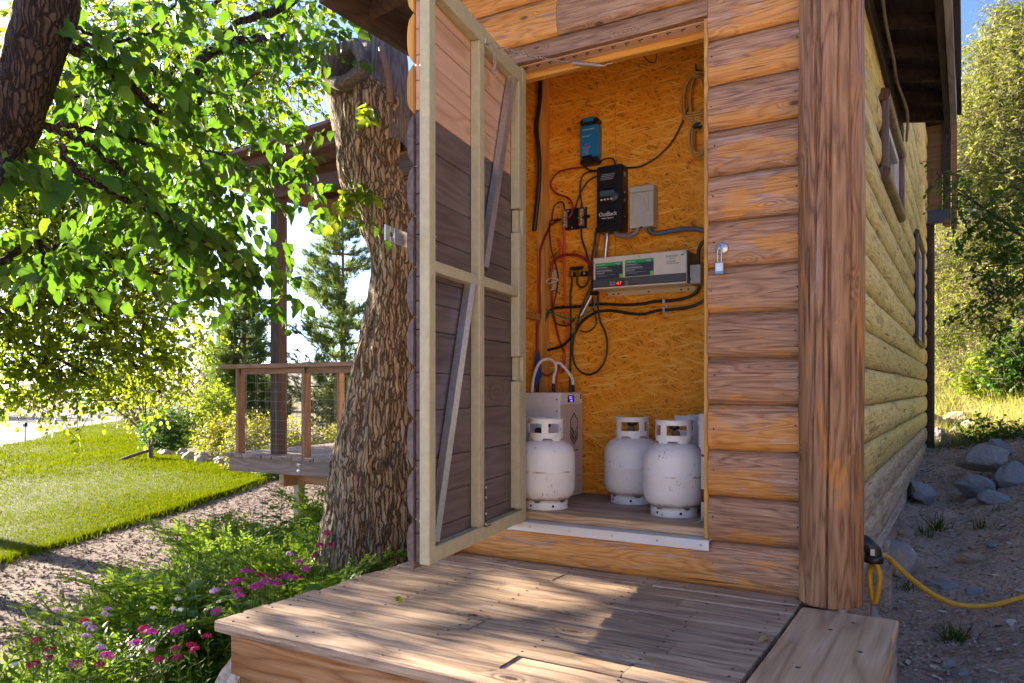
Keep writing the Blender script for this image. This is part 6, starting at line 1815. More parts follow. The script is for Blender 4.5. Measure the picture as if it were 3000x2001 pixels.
fwd = np.array([-math.sin(YAW), math.cos(YAW), 0]); rgt = np.array([math.cos(YAW), math.sin(YAW), 0])
dep = (pos - camp) @ fwd; uu = 1500 + 2247 * ((pos - camp) @ rgt) / dep; vv = 1140 - 2247 * (pos[:, 2] - .868) / dep
inv = (uu > 0) & (uu < 3000) & (vv > 0) & (vv < 2001)
order = np.argsort(-(sz / dist) * inv)
big = order[:300]; rest = order[300:]
LM = []
for q in range(4):
    Vt, Ft = leaf_shape(9, .27 + .03 * q, .18 + .11 * q, .16, .14 + .14 * q)
    me = np_mesh('leaf', Vt, Ft, M_LEAF, data_only=True); me.materials.append(M_LEAF); LM.append(me)
for i, j in enumerate(big):
    y = ld[j]; x = np.cross(y, nr[j]); x /= np.linalg.norm(x); z = np.cross(x, y)
    M = Matrix(((x[0], y[0], z[0], pos[j, 0]), (x[1], y[1], z[1], pos[j, 1]), (x[2], y[2], z[2], pos[j, 2]), (0, 0, 0, 1))) @ Matrix.Scale(float(sz[j]), 4)
    o = bpy.data.objects.new('leaf', LM[i % 4]); COL.objects.link(o); attach(o, nt_, M)
V, F = scatter(LEAF_MID, pos[rest], ld[rest], nr[rest], sz[rest])
np_mesh('foliage', V, F, M_LEAF, nt_, kind='stuff')

def tree(name, label, cat, base, ells, n_twigs, leaf_len, mat, tmpl, twl=(.15, .4), L=6, limbs=None, limb_r=.06, mat_bark=None, group=None, droop=.5, twig_r=.004, dirz=-.1, trunk=None, part='foliage', shell=.5):
    t = thing(name, label, cat, base, group)
    mat_bark = mat_bark or M_BARKD
    trunk = trunk or [base, (base[0] + .05, base[1], base[2] + (ells[0][2] - base[2]) * .5), ells[0][:3]]
    MB().tube(smooth_path(trunk, 4), limb_r, 8, rs=list(np.linspace(limb_r, limb_r * .45, len(smooth_path(trunk, 4))))).build('trunk', mat_bark, t)
    fork = trunk[len(trunk) // 2]
    for e in ells:
        a = Vector(trunk[-2] if random.random() < .5 else fork); b = Vector(e[:3])
        m_ = a.lerp(b, .5) + Vector((random.uniform(-.2, .2), random.uniform(-.2, .2), random.uniform(-.05, .25))) * min(1, e[3])
        pth = smooth_path([a, m_, b, b + (b - m_) * .1], 4)
        MB().tube(pth, limb_r * .3, 6, rs=list(np.linspace(limb_r * .38, limb_r * .08, len(pth)))).build('limb', mat_bark, t)
    p, u = in_ellipsoids(ells, n_twigs, shell)
    d = unit(u * .6 + rng.normal(size=(n_twigs, 3)) * .7 + np.array([0, 0, dirz]))
    tl = rng.uniform(*twl, n_twigs)
    ps, ld, nr, sz, en = twigs_with_leaves(p, d, tl, L, leaf_len, droop)
    V, F = scatter(tmpl, ps, ld, nr, sz)
    np_mesh(part, V, F, mat, t, kind='stuff')
    V, F = twig_mesh(p - d * tl[:, None] * .5, en, twig_r)
    np_mesh('twigs', V, F, mat_bark, t, kind='stuff')
    return t

MID = [(-9.21, 4.42, 2.34, 1.0), (-9.07, 5.09, 2.43, 1.0), (-8.84, 5.8, 2.39, 0.85), (-8.75, 6.2, 2.3, 0.4), (-9.41, 4.89, 1.63, 1.0), (-9.21, 5.59, 1.67, 0.9), (-9.04, 6.27, 1.8, 0.7), (-9.76, 4.68, 1.2, 0.62), (-9.27, 4.97, 1.15, 0.5), (-8.93, 5.17, 1.07, 0.5), (-9.23, 6.15, 1.31, 0.45), (-9.12, 6.22, 0.91, 0.3), (-9.2, 6.45, 1.35, 0.25), (-9.6, 3.8, 1.9, .6, .5), (-9.8, 2.6, 2.75, .35), (-9.5, 2.3, 1.62, .62, .40), (-9.5, 3.05, 1.66, .62, .40), (-9.4, 2.7, 2.05, .42, .2), (-9.5, 1.5, 1.9, .5, .5), (-9.6, 3.2, 1.0, .5), (-9.9, 1.1, 2.1, .7), (-9.7, 3.1, 3.0, .45)]  # later entries: unseen boughs added left of frame, shaped to dapple the deck
UP = [(-9.41, 4.89, 3.63, 1.2), (-9.02, 5.7, 4.0, 1.2), (-8.54, 6.56, 4.47, 1.1), (-8.25, 7.32, 5.12, 0.9), (-8.85, 6.38, 5.18, 0.9), (-9.39, 5.48, 5.05, 1.2), (-7.92, 7.51, 5.59, 0.7), (-8.25, 7.32, 4.23, 0.6), (-8.66, 5.91, 3.07, 0.9), (-8.89, 5.19, 3.03, 1.0), (-9.05, 4.52, 2.91, 1), (-8.16, 6.79, 6.16, 0.9), (-9.21, 5.59, 6.32, 1.2)]
tree('leafy_tree', 'bright sunlit tree whose yellow-green boughs hang low over the lawn', 'tree', (-11.3, 3.0, -.7), MID, 2500, .08, M_LEAFB, LEAF_LO, (.2, .5), 7, limb_r=.10,
     trunk=[(-11.3, 3.0, -.7), (-11.1, 3.1, 1.0), (-10.5, 3.6, 2.3), (-9.6, 4.8, 2.5), (-8.9, 5.8, 2.5)], droop=.7, twig_r=.005)
tree('leafy_tree', 'tall leafy crown above and behind the low sunlit boughs', 'tree', (-11.9, 4.0, -.7), UP, 2200, .085, M_LEAFB, LEAF_LO, (.2, .5), 7, limb_r=.14,
     trunk=[(-11.9, 4.0, -.7), (-11.6, 4.2, 1.5), (-10.5, 5.2, 3.2), (-9.2, 6.1, 4.2), (-8.5, 6.6, 5.0)], droop=.7, twig_r=.006)
# twiggy half-bare tree and the shrubs of the bed beyond the lawn
def vtree(name, label, base, h, spread, nlimb, mat, leaf, nleaf, seed):
    rr = random.Random(seed)
    t = thing(name, label, 'tree', base)
    ends = []
    for i in range(nlimb):
        a = rr.uniform(0, 2 * PI); s = rr.uniform(.3, 1) * spread; hh = h * rr.uniform(.55, 1)
        p = [Vector(base), Vector(base) + Vector((math.cos(a) * s * .15, math.sin(a) * s * .15, hh * .3)), Vector(base) + Vector((math.cos(a) * s * .6, math.sin(a) * s * .6, hh * .7)), Vector(base) + Vector((math.cos(a) * s, math.sin(a) * s, hh))]
        P = smooth_path(p, 4)
        MB().tube(P, .05, 6, rs=list(np.linspace(.065 if i < 3 else .035, .008, len(P)))).build('trunk' if i < 3 else 'limb', M_TWIGG, t)
        ends += P[4:]
    E = np.array([tuple(q) for q in ends])
    A = E[rng.choice(len(E), nleaf)]
    d = unit(rng.normal(size=(nleaf, 3)) + np.array([0, 0, .25])); ln = rng.uniform(.25, .75, nleaf)
    B = A + d * ln[:, None]
    V, F = twig_mesh(A, B, .006); np_mesh('twigs', V, F, M_TWIGG, t, kind='stuff')
    k = rng.random(nleaf) < .75
    ps, ld, nr, sz, en = twigs_with_leaves(A[k], d[k], ln[k], 6, leaf, .3)
    V, F = scatter(LEAF_LO, ps, ld, nr, sz); np_mesh('foliage', V, F, mat, t, kind='stuff')
vtree('half_bare_tree', 'half-bare twiggy tree with sparse pale leaves beyond the lawn', (-22.8, 17.9, -.7), 4.6, 2.2, 16, M_OLIVE, .12, 900, 1)
vtree('half_bare_tree', 'leaning thicket of bare branches at the lawn far end', (-21.5, 14.4, -.7), 2.4, 2.3, 14, M_LEAFY, .09, 420, 2)
def shrub(label, x, y, r, h, mat, n, leaf, tm=None, group=None, z0=None, name='shrub'):
    z0 = gz(x, y) if z0 is None else z0
    e = [(x, y, z0 + h * .5, r, h * .52)] + [(x + random.uniform(-.5, .5) * r, y + random.uniform(-.5, .5) * r, z0 + h * random.uniform(.3, .8), r * .6, h * .35) for _ in range(3)]
    return tree(name, label, 'shrub', (x, y, z0), e, n, leaf, mat, tm or LEAF_LO, (.08, .25), 6, limb_r=.03, mat_bark=M_TWIGG, group=group, droop=.2, dirz=.2, shell=.4)
shrub('dense dark green shrub at the left end of the rock border', -17.0, 12.1, .75, 1.15, M_LEAFD, 700, .07)
shrub('tall green shrub under the twiggy tree', -16.6, 13.0, .8, 1.6, M_LEAFB, 700, .07)
shrub('yellow-green shrub behind the middle of the rock border', -14.5, 11.6, .65, .95, M_LEAFY, 600, .055)
shrub('yellow shrub beside the corner of the raised deck', -13.0, 11.2, .6, .95, M_LEAFY, 550, .05)
shrub('pale twiggy shrub at the near end of the rock border', -11.6, 9.75, .45, .75, M_OLIVE, 420, .045)
shrub('bright yellow shrub half behind the left railing post', -11.2, 10.6, .5, .95, M_LEAFY, 450, .05)
shrub('low dark green plant under the raised deck edge', -10.3, 9.6, .5, .42, M_LEAFD, 350, .06)
shrub('green shrub below the raised deck, left of the big trunk', -5.2, 6.4, .5, .85, M_LEAFB, 520, .05)
shrub('grey-green bush seen through the railing wires', -15.0, 16.0, .9, 1.5, M_OLIVE, 650, .07)
shrub('sunlit yellow weeds seen through the railing wires', -12.5, 13.6, .9, .7, M_LEAFY, 550, .06)
shrub('green weedy bush behind the railing right of the tall post', -13.2, 15.2, 1.0, .8, M_LEAFB, 650, .06)
shrub('silvery low bush left of the white boulder', -22.0, 16.6, .8, .7, M_OLIVE, 400, .07)
# pines
def pine(label, base, h, r, seed, n=1400):
    rr = np.random.default_rng(seed)
    t = thing('pine_tree', label, 'tree', base)
    b = Vector(base)
    MB().tube([b, b + Vector((.03, 0, h * .5)), b + Vector((0, .02, h))], .1, 8, rs=[.13, .07, .015]).build('trunk', M_BARK, t)
    A = []; D = []
    for wv in np.linspace(.10, .97, 15):
        for k in range(9):
            a = rr.uniform(0, 2 * PI); L = r * (1 - wv) ** .75 * rr.uniform(.7, 1.1) + .12
            p0 = b + Vector((0, 0, h * wv)); p1 = p0 + Vector((math.cos(a) * L * .6, math.sin(a) * L * .6, L * .05)); p2 = p0 + Vector((math.cos(a) * L, math.sin(a) * L, L * .35))
            P = smooth_path([p0, p1, p2], 4)
            MB().tube(P, .02, 5, rs=list(np.linspace(.03, .006, len(P)))).build('limb', M_BARK, t)
            m = int(5 + L * 16)
            for q in range(m):
                s = rr.uniform(.25, 1.02); i = min(len(P) - 1, int(s * (len(P) - 1)))
                A.append(tuple(P[i] + Vector(rr.normal(size=3) * .10))); D.append((math.cos(a) + rr.normal() * .5, math.sin(a) + rr.normal() * .5, .9 + rr.normal() * .4))
    A = np.array(A); D = unit(np.array(D))
    K = 34
    ps = np.repeat(A, K, 0) + np.repeat(D, K, 0) * rr.uniform(0, .16, (len(A) * K, 1))
    dd = unit(np.repeat(D, K, 0) + rr.normal(size=(len(ps), 3)) * .55)
    V, F = scatter(BLADE, ps, dd, unit(rr.normal(size=(len(ps), 3))), rr.uniform(.12, .22, len(ps)), .075)
    np_mesh('foliage', V, F, M_PINE, t, kind='stuff')
    # upright pale candles on top
    k = rr.choice(len(A), 60)
    V, F = twig_mesh(A[k], A[k] + np.array([0, 0, .28]), .014); np_mesh('candles', V, F, plain('pine_candle', (.42, .33, .17), .7), t, kind='stuff')
pine('tall pine standing beyond the railing close to the big trunk', (-16.2, 17.3, -.7), 7.2, 2.3, 3)
pine('young pine left of the taller one behind the tall post', (-18.9, 15.9, -.7), 4.7, 1.5, 4)
# dark trees across the road
for i, (lab, x, y, r, h) in enumerate((('dark bush across the road at the far bend', -46, 28.5, 2.4, 3.2), ('dark tree across the road further left', -55, 22, 3.0, 5.0), ('dark bush across the road behind the marker post', -50, 16.5, 2.6, 3.4), ('dark thicket at the far left across the road', -52, 8, 3.0, 4.0), ('distant dark bush behind the twiggy tree', -44, 38, 2.6, 3.0), ('distant grey bush beyond the white boulder', -36, 40, 2.5, 2.6))):
    shrub(lab, x, y, r, h, M_LEAFD if i < 5 else M_OLIVE, 900, .22, None, 'dark trees across the road', -.7, 'far_tree')
# hillside growth on the right
HILL = [(0.4, 17.67, 5.67, 1.2), (0.86, 17.94, 6.81, 1.0), (0.17, 18.12, 6.46, 0.6), (0.35, 18.22, 7.49, 0.45), (0.77, 18.47, 8.11, 0.5), (-0.29, 17.26, 4.74, 0.9), (0.66, 17.24, 4.22, 1.1), (-0.22, 16.14, 2.99, 0.9), (0.64, 16.65, 2.67, 1.0), (1.55, 18.35, 5.14, 1.5), (0.05, 15.72, 1.83, 0.7), (0.77, 16.15, 1.71, 0.7), (-0.47, 15.41, 2.01, 0.6), (1.36, 18.82, 7.35, 1.0)]
def sub(*k): return [HILL[i] for i in k]
tree('olive_tree', 'tall silvery olive-leaved tree on the hillside right of the eave', 'tree', (.45, 18.0, gz(.45, 18)), sub(0, 1, 2, 3, 4, 13), 5000, .10, M_OLIVE, LEAF_THIN, (.2, .45), 9, limb_r=.08, mat_bark=M_TWIGG, droop=.15, dirz=.3)
tree('olive_tree', 'wide silvery thicket lower on the hillside', 'tree', (.1, 16.8, gz(.1, 16.8)), sub(5, 6, 7, 8, 9), 5000, .10, M_OLIVE, LEAF_THIN, (.2, .45), 9, limb_r=.06, mat_bark=M_TWIGG, droop=.2, dirz=.3)
shrub('low olive bush above the stacked pale stones', .1, 13.5, .5, .75, M_OLIVE, 420, .06, LEAF_THIN)
shrub('low yellow-green bush on the bank right of the stones', .72, 13.3, .55, .9, M_LEAFB, 450, .06, LEAF_THIN)
shrub('olive thicket between the grassy bank and the tall olive tree', .3, 14.3, .75, 1.7, M_OLIVE, 800, .075, LEAF_THIN)
shrub('leafy green bush beside the far corner post', -.28, 13.9, .45, 1.2, M_LEAFB, 450, .06, LEAF_THIN)
shrub('dark leafy bush on the grassy bank near the right edge', .66, 12.7, .42, .9, M_LEAFD, 380, .06)
shrub('mid-green bush on the grassy bank behind the boulders', .24, 12.9, .4, .7, M_LEAFB, 330, .06)
shrub('yellow-green thicket on the slope left of centre', -.35, 15.4, .9, 1.6, M_LEAFY, 900, .07, LEAF_THIN)
shrub('yellow-green thicket on the slope by the right edge', .75, 15.8, 1.1, 1.8, M_LEAFB, 1000, .07, LEAF_THIN)
tree('willow_shoots', 'tall bare-tipped shoots rising above the olive tree', 'tree', (.3, 18.4, gz(.3, 18.4)), [(.30, 18.2, 7.6, .35), (.62, 18.4, 8.6, .35)], 70, .07, M_OLIVE, LEAF_THIN, (.3, .7), 7, limb_r=.05, mat_bark=M_TWIGG, trunk=[(.3, 18.4, gz(.3, 18.4)), (.3, 18.3, 5.0), (.33, 18.2, 7.2), (.55, 18.3, 8.6)])
NEARR = [(0.4, 9.53, 2.43, 0.3), (0.15, 9.62, 2.69, 0.3), (-0.1, 9.7, 3.04, 0.2), (-0.23, 9.51, 3.16, 0.14), (0.49, 9.59, 2.93, 0.3), (0.3, 9.48, 1.86, 0.25), (0.47, 9.35, 1.42, 0.25), (0.09, 9.58, 1.63, 0.2), (0.22, 9.66, 2.18, 0.2), (0.76, 9.75, 2.22, 0.4)]
tree('dark_leaved_shrub', 'dark green shrub reaching in from the right edge beside the eave', 'shrub', (1.0, 9.9, gz(1.0, 9.9)), NEARR, 330, .055, M_LEAFD, LEAF_MID, (.15, .35), 8, limb_r=.03, mat_bark=M_TWIG, droop=.35,
     trunk=[(1.05, 9.9, gz(1.05, 9.9)), (.95, 9.85, 1.2), (.8, 9.75, 2.2), (.5, 9.65, 2.6)], twig_r=.003)
GREENLOW = [(0.18, 11.26, 0.31, 0.22), (0.39, 11.04, 0.25, 0.25), (0.55, 10.79, 0.19, 0.25), (0.03, 10.83, 0.08, 0.15), (-0.45, 10.19, -0.13, 0.15), (-0.29, 10.87, 0.02, 0.12)]
tree('ground_plant', 'dark green ground plants around the boulder pile', 'plant', (.2, 11.0, .2), GREENLOW, 420, .045, M_LEAFD, LEAF_LO, (.06, .18), 6, limb_r=.01, mat_bark=M_TWIG, droop=.1, dirz=.3, twig_r=.002)


# ================================================================== GRASS, CHIPS AND THE FLOWER BED
def on_tri_grid(G, n, bias=1.0):
    na, nb = G.shape[:2]
    i = rng.random(n) * (na - 1.001); j = (rng.random(n) ** bias) * (nb - 1.001)
    a = i.astype(int); b = j.astype(int); fi = (i - a)[:, None]; fj = (j - b)[:, None]
    return G[a, b] * (1 - fi) * (1 - fj) + G[a + 1, b] * fi * (1 - fj) + G[a, b + 1] * (1 - fi) * fj + G[a + 1, b + 1] * fi * fj
LV = np.array([v.co[:] for v in lawn.data.vertices]).reshape(120, 60, 3)
N = 330000
p = on_tri_grid(LV, N * 2, 1.6)
dd_ = np.linalg.norm(p[:, :2], axis=1)
keep = rng.random(len(p)) < np.clip(11.0 / dd_, .0, 1) ** 1.6
patch = fbm(p * np.array([.55, .55, 0]) + 5, 3)
p = p[keep]; patch = patch[keep]; dd_ = dd_[keep]
print('lawn blades', len(p))
d = unit(rng.normal(size=p.shape) * .45 + np.array([0, 0, 1.0]))
sz = rng.uniform(.022, .046, len(p)) * (0.7 + .9 * patch) * np.clip(dd_ / 11, .9, 1.6)
V, F = scatter(BLADE, p - np.array([0, 0, .004]), d, unit(rng.normal(size=p.shape) * np.array([1, 1, .1])), sz, .16 * np.clip(dd_ / 9, .9, 2.2))
np_mesh('lawn_grass', V, F, M_GRASS, kind='stuff')
# shaggy lawn edge over the path
E_ = LV[:, 0, :]
k = rng.choice(119, 9000); t_ = rng.random((9000, 1))
p = E_[k] * (1 - t_) + E_[k + 1] * t_; p[:, 2] = -.69
p[:, :2] += rng.normal(size=(9000, 2)) * .05
d = unit(rng.normal(size=p.shape) * .5 + np.array([.25, -.1, 1.0]))
V, F = scatter(BLADE2, p, d, unit(rng.normal(size=p.shape)), rng.uniform(.05, .12, 9000), .07)
np_mesh('edge_grass', V, F, M_GRASS, kind='stuff')
# bark chips of the path
n = 60000
x = rng.uniform(-10.2, -2.7, n); y = rng.uniform(-.5, 10.5, n)
ex = np.interp(y, [q[1] for q in LAWN_NEAR[1:6]], [q[0] for q in LAWN_NEAR[1:6]])
k = (x > ex + .02)
p = np.stack([x[k], y[k], np.full(k.sum(), -.678)], 1)
n = len(p)
d = unit(rng.normal(size=(n, 3)) * np.array([1, 1, .22])); nr = unit(rng.normal(size=(n, 3)) * .35 + np.array([0, 0, 1.0]))
CH = (np.array([(-.18, -.5, 0), (.18, -.45, 0), (.14, .5, .02), (-.2, .45, 0)], float), np.array([(0, 1, 2), (0, 2, 3)]))
V, F = scatter(CH, p, d, nr, rng.uniform(.018, .05, n))
chips = leafmat('wood_chip', [(.08, .05, .04), (.16, .115, .095), (.25, .185, .155), (.34, .27, .23), (.22, .15, .10)], (.05, .04, .03), 0.03, .9)
np_mesh('wood_chips', V, F, chips, kind='stuff')
# straw and grit on the bare dirt to the right
n = 26000
x = rng.uniform(-.45, 1.3, n); y = rng.uniform(3.3, 11.5, n)
P_ = np.stack([x, y, ground_z(x, y)], 1)
P_[:, 2] += 0.10 * (fbm(np.stack([x, y, 0 * x], 1) * 2.2, 3) - .5) + 0.035 * (fbm(np.stack([x, y, 0 * x], 1) * 11.0, 3) - .5) + .006
V, F = scatter(CH, P_, unit(rng.normal(size=(n, 3)) * np.array([1, 1, .2])), unit(rng.normal(size=(n, 3)) * .5 + np.array([0, 0, 1.0])), rng.uniform(.006, .024, n) * np.where(rng.random(n) < .07, 2.4, 1))
grit = leafmat('dirt_grit', [(.16, .11, .095), (.30, .225, .19), (.46, .37, .32), (.58, .50, .43)], (.02, .02, .02), 0.0, .95)
np_mesh('dirt_grit', V, F, grit, kind='stuff')
n = 2600
k = rng.choice(len(P_), n)
V, F = scatter(BLADE, P_[k] + np.array([0, 0, .012]), unit(rng.normal(size=(n, 3)) * np.array([1, 1, .18])), unit(rng.normal(size=(n, 3))), rng.uniform(.05, .24, n), .022)
np_mesh('dry_straw', V, F, M_DRYG, kind='stuff')
# grass on the hillside
n = 42000
x = rng.uniform(-1.2, 2.4, n); y = 11.3 + 7 * rng.random(n) ** 1.3
x = np.where(np.arange(n) > 30000, rng.uniform(2.1, 10, n), x); y = np.where(np.arange(n) > 30000, rng.uniform(2, 13, n), y)
k = rng.random(n) < .25 + .9 * fbm(np.stack([x, y, 0 * x], 1) * 1.4, 3)
P_ = np.stack([x, y, ground_z(x, y) - .02], 1)[k]; n = len(P_)
V, F = scatter(BLADE, P_, unit(rng.normal(size=(n, 3)) * .5 + np.array([0, 0, .9])), unit(rng.normal(size=(n, 3))), rng.uniform(.10, .34, n), .035)
hm = leafmat('hill_grass', [(.14, .20, .02), (.22, .25, .03), (.34, .28, .13), (.30, .30, .06)], (.40, .42, .06), .35)
np_mesh('hillside_grass', V, F, hm, kind='stuff')
# dry weeds on the far left ground
n = 30000
x = rng.uniform(-60, -6, n); y = rng.uniform(11, 60, n)
u = (x * math.cos(YAW) + y * math.sin(YAW)) / (-x * math.sin(YAW) + y * math.cos(YAW))
inl = (u > -.56) & (u < -.13) & (y > 9.8 + .0 * x) & ~((x < -17) & (y < 16) ) & (x > -2.1 * (y - 2)) 
P_ = np.stack([x, y, np.full(n, -.70)], 1)[inl]; n = len(P_)
# keep off the lawn
ex = np.interp(P_[:, 1], [q[1] for q in LAWN_NEAR[4:]], [q[0] for q in LAWN_NEAR[4:]])
P_ = P_[P_[:, 0] > ex + .1]; n = len(P_)
V, F = scatter(BLADE2, P_, unit(rng.normal(size=(n, 3)) * .5 + np.array([0, 0, .9])), unit(rng.normal(size=(n, 3))), rng.uniform(.12, .4, n), .05)
np_mesh('dry_weeds', V, F, hm, kind='stuff')
# small tufts on the dirt
def tuft(label, x, y, n, h, mat):
    b = np.array([x, y, gz(x, y) - .02]) + np.c_[rng.normal(size=(n, 2)) * .028, np.zeros(n)]
    V, F = scatter(BLADE2, b, unit(rng.normal(size=(n, 3)) * .45 + np.array([0, 0, .9])), unit(rng.normal(size=(n, 3))), rng.uniform(.4, 1, n) * h, .05)
    return tag(np_mesh('grass_tuft', V, F, mat), label, 'grass tuft')
for lab, x, y, n, h in (('grass tuft by the stones at the bottom right', -.05, 4.42, 110, .16), ('small grass tuft beside the concrete footing', -.31, 5.25, 40, .12), ('green tuft on the upper dirt slope, left one', -.27, 6.5, 50, .16), ('green tuft on the upper dirt slope, middle one', -.19, 6.75, 55, .2),
                        ('green tuft on the upper dirt slope, right one', .10, 6.7, 45, .15), ('tuft of grass between the flat slab and the bank', .04, 5.4, 30, .08), ('thin tuft in front of the boulder pile', .22, 7.1, 40, .12)):
    tuft(lab, x, y, n, h, M_GRASS)

# --- flower bed
n = 26000
x = rng.uniform(-6.3, -2.35, n); y = rng.uniform(.9, 5.6, n)
dens = fbm(np.stack([x, y, 0 * x], 1) * 1.7, 3)
edge = smooth(-4.1 - .72 * (y - 2.0), -3.4 - .72 * (y - 2.0), x)
k = (rng.random(n) < edge * smooth(5.4, 4.2, y) * (.35 + .9 * dens)) & ~((x > -2.5) & (y > 1.9))
P_ = np.stack([x[k], y[k], np.full(k.sum(), -.69)], 1); n = len(P_)
V, F = scatter(BLADE2, P_, unit(rng.normal(size=(n, 3)) * .5 + np.array([0, 0, .9])), unit(rng.normal(size=(n, 3))), rng.uniform(.10, .42, n), .045)
bedm = leafmat('bed_grass', [(.05, .12, .02), (.08, .16, .03), (.13, .20, .06), (.10, .20, .02)], (.26, .40, .06), .4)
np_mesh('bed_undergrowth', V, F, bedm, kind='stuff')

def where(x, y):
    if y > 3.9: return 'in front of the big trunk'
    if x > -3.15: return 'right beside the deck edge'
    if x < -3.2 - .55 * (y - 1.6): return 'at the edge of the mulch path'
    if y < 2.3: return 'at the near end of the flower bed'
    return 'in the middle of the flower bed'

def fern_mesh(seed, nf, ln, cols):
    r = np.random.default_rng(seed)
    Vs = []; Fs = []; b0 = 0
    leafpos = []; leafd = []; leafn = []; leafs = []
    A = []; B = []
    for i in range(nf):
        az = 2 * PI * i / nf + r.uniform(-.4, .4); L = ln * r.uniform(.65, 1.1); lean = r.uniform(.25, .8)
        h = np.array([math.cos(az), math.sin(az), 0])
        K = 16
        prev = np.zeros(3)
        for q in range(1, K + 1):
            s = q / K
            pt = h * (lean * L * (s ** 1.5)) + np.array([0, 0, L * (s - .35 * lean * s * s * s)])
            tg = unit(pt - prev); A.append(prev.copy()); B.append(pt.copy())
            if q > 3:
                w = L * .26 * math.sin(PI * min(1, (s - .15) / .9)) ** .8 + .012
                sd = unit(np.cross(tg, np.array([0, 0, 1.0]) + r.normal(size=3) * .2))
                for sg in (1, -1):
                    dr = unit(sd * sg + tg * .55 + r.normal(size=3) * .12)
                    A.append(pt.copy()); B.append(pt + dr * w)
                    m = 5
                    for z in range(1, m + 1):
                        pp = pt + dr * w * z / m
                        for s2 in (1, -1):
                            leafpos.append(pp); leafd.append(unit(dr * .8 + np.cross(dr, unit(np.cross(sd, tg))) * s2 + r.normal(size=3) * .15)); leafn.append(unit(np.cross(sd, tg) + r.normal(size=3) * .3)); leafs.append(w * .34 * (1.15 - z / m * .55))
            prev = pt
    V1, F1 = scatter((np.array([(0, 0, 0), (-.2, .45, .03), (.2, .45, .03), (0, 1, 0)], float), np.array([(0, 2, 1), (1, 2, 3)])), np.array(leafpos), np.array(leafd), np.array(leafn), np.array(leafs))
    V2, F2 = twig_mesh(np.array(A), np.array(B), .0022)
    F2 = np.concatenate([F2[:, [0, 1, 2]], F2[:, [0, 2, 3]]])
    return np_mesh('fern_fronds', V1, F1, M_FERN, data_only=True), np_mesh('fern_stems', V2, F2, M_FERN, data_only=True)
FM = [fern_mesh(60 + i, (6, 7, 5, 8)[i], (.46, .38, .52, .32)[i], None) for i in range(4)]
for a, b in FM: a.materials.append(M_FERN); b.materials.append(M_FERN)
spots = []
rf = random.Random(17)
while len(spots) < 60:
    x = rf.uniform(-5.6, -2.6); y = rf.uniform(1.5, 5.3)
    if x < -3.55 - .72 * (y - 2.0) or (y > 4.3 and x < -5.0) or (x > -2.75 and y > 1.7): continue
    if any((x - a) ** 2 + (y - b) ** 2 < .025 for a, b in spots): continue
    spots.append((x, y))
for i, (x, y) in enumerate(spots):
    fr_, st_ = FM[i % 4]
    s = rf.uniform(1.1, 1.75) * (.8 if x > -3.2 else 1)
    t = thing('fern_plant', 'feathery green plant growing ' + where(x, y), 'plant', (0, 0, 0), 'feathery plants ' + where(x, y))
    for nm, me in (('fronds', fr_), ('stems', st_)):
        o = bpy.data.objects.new(nm, me); COL.objects.link(o); o.parent = t; WORLD[o.name] = Matrix.Identity(4)
    t.matrix_basis = Matrix.Translation((x, y, -.70)) @ Matrix.Rotation(rf.uniform(0, 6.28), 4, 'Z') @ Matrix.Scale(s, 4)

def leafy_mesh(seed, n, h, w, wid):
    r = np.random.default_rng(seed)
    b = r.normal(size=(n, 3)) * np.array([.05, .05, 0]); d0 = unit(r.normal(size=(n, 3)) * .28 + np.array([0, 0, 1.0]))
    P = []; D = []; Nn = []; Sz = []
    for i in range(n):
        for q in range(16):
            s = .12 + .88 * q / 15
            a = q * 2.4 + i
            P.append(b[i] + d0[i] * h * s * (.7 + .3 * (i % 3) / 2)); D.append((math.cos(a), math.sin(a), .45)); Nn.append((0, 0, 1.0)); Sz.append(w * (1.15 - .6 * s) * r.uniform(.7, 1.2))
    V1, F1 = scatter(leaf_shape(5, wid, .15, 0, .35), np.array(P), unit(np.array(D)), np.array(Nn) + r.normal(size=(len(P), 3)) * .25, np.array(Sz))
    V2, F2 = twig_mesh(b, b + d0 * h, .003)
    return np_mesh('leaves', V1, F1, M_FERN, data_only=True), np_mesh('stems', V2, F2, M_FERN, data_only=True)
M_GREYL = leafmat('grey_green_leaf', [(.09, .14, .07), (.14, .19, .10), (.19, .24, .13)], (.24, .34, .10), .3)
M_MIDL = leafmat('mid_green_leaf', [(.035, .10, .02), (.06, .14, .025), (.10, .18, .03)], (.20, .38, .04), .4)
LK = []
for q, (n_, h_, w_, wd_, m_) in enumerate(((7, .46, .11, .13, M_GREYL), (6, .52, .13, .26, M_MIDL), (9, .36, .09, .16, M_MIDL))):
    a, b = leafy_mesh(70 + q, n_, h_, w_, wd_); a.materials.append(m_); b.materials.append(M_FERN); LK.append((a, b))
for i in range(48):
    while True:
        x = rf.uniform(-5.6, -2.55); y = rf.uniform(1.4, 5.2)
        if x > -3.55 - .72 * (y - 2.0) and not (y > 4.3 and x < -5.0) and not (x > -2.72 and y > 1.75): break
    t = thing('leafy_plant', ('grey-green narrow-leaved plant ', 'tall mid-green broad-leaved plant ', 'low bushy mid-green plant ')[i % 3] + where(x, y), 'plant', (0, 0, 0), ('grey-green plants ', 'tall green plants ', 'bushy green plants ')[i % 3] + where(x, y))
    for nm, me in (('leaves', LK[i % 3][0]), ('stems', LK[i % 3][1])):
        o = bpy.data.objects.new(nm, me); COL.objects.link(o); o.parent = t; WORLD[o.name] = Matrix.Identity(4)
    t.matrix_basis = Matrix.Translation((x, y, -.70)) @ Matrix.Rotation(rf.uniform(0, 6.28), 4, 'Z') @ Matrix.Scale(rf.uniform(.8, 1.35), 4)

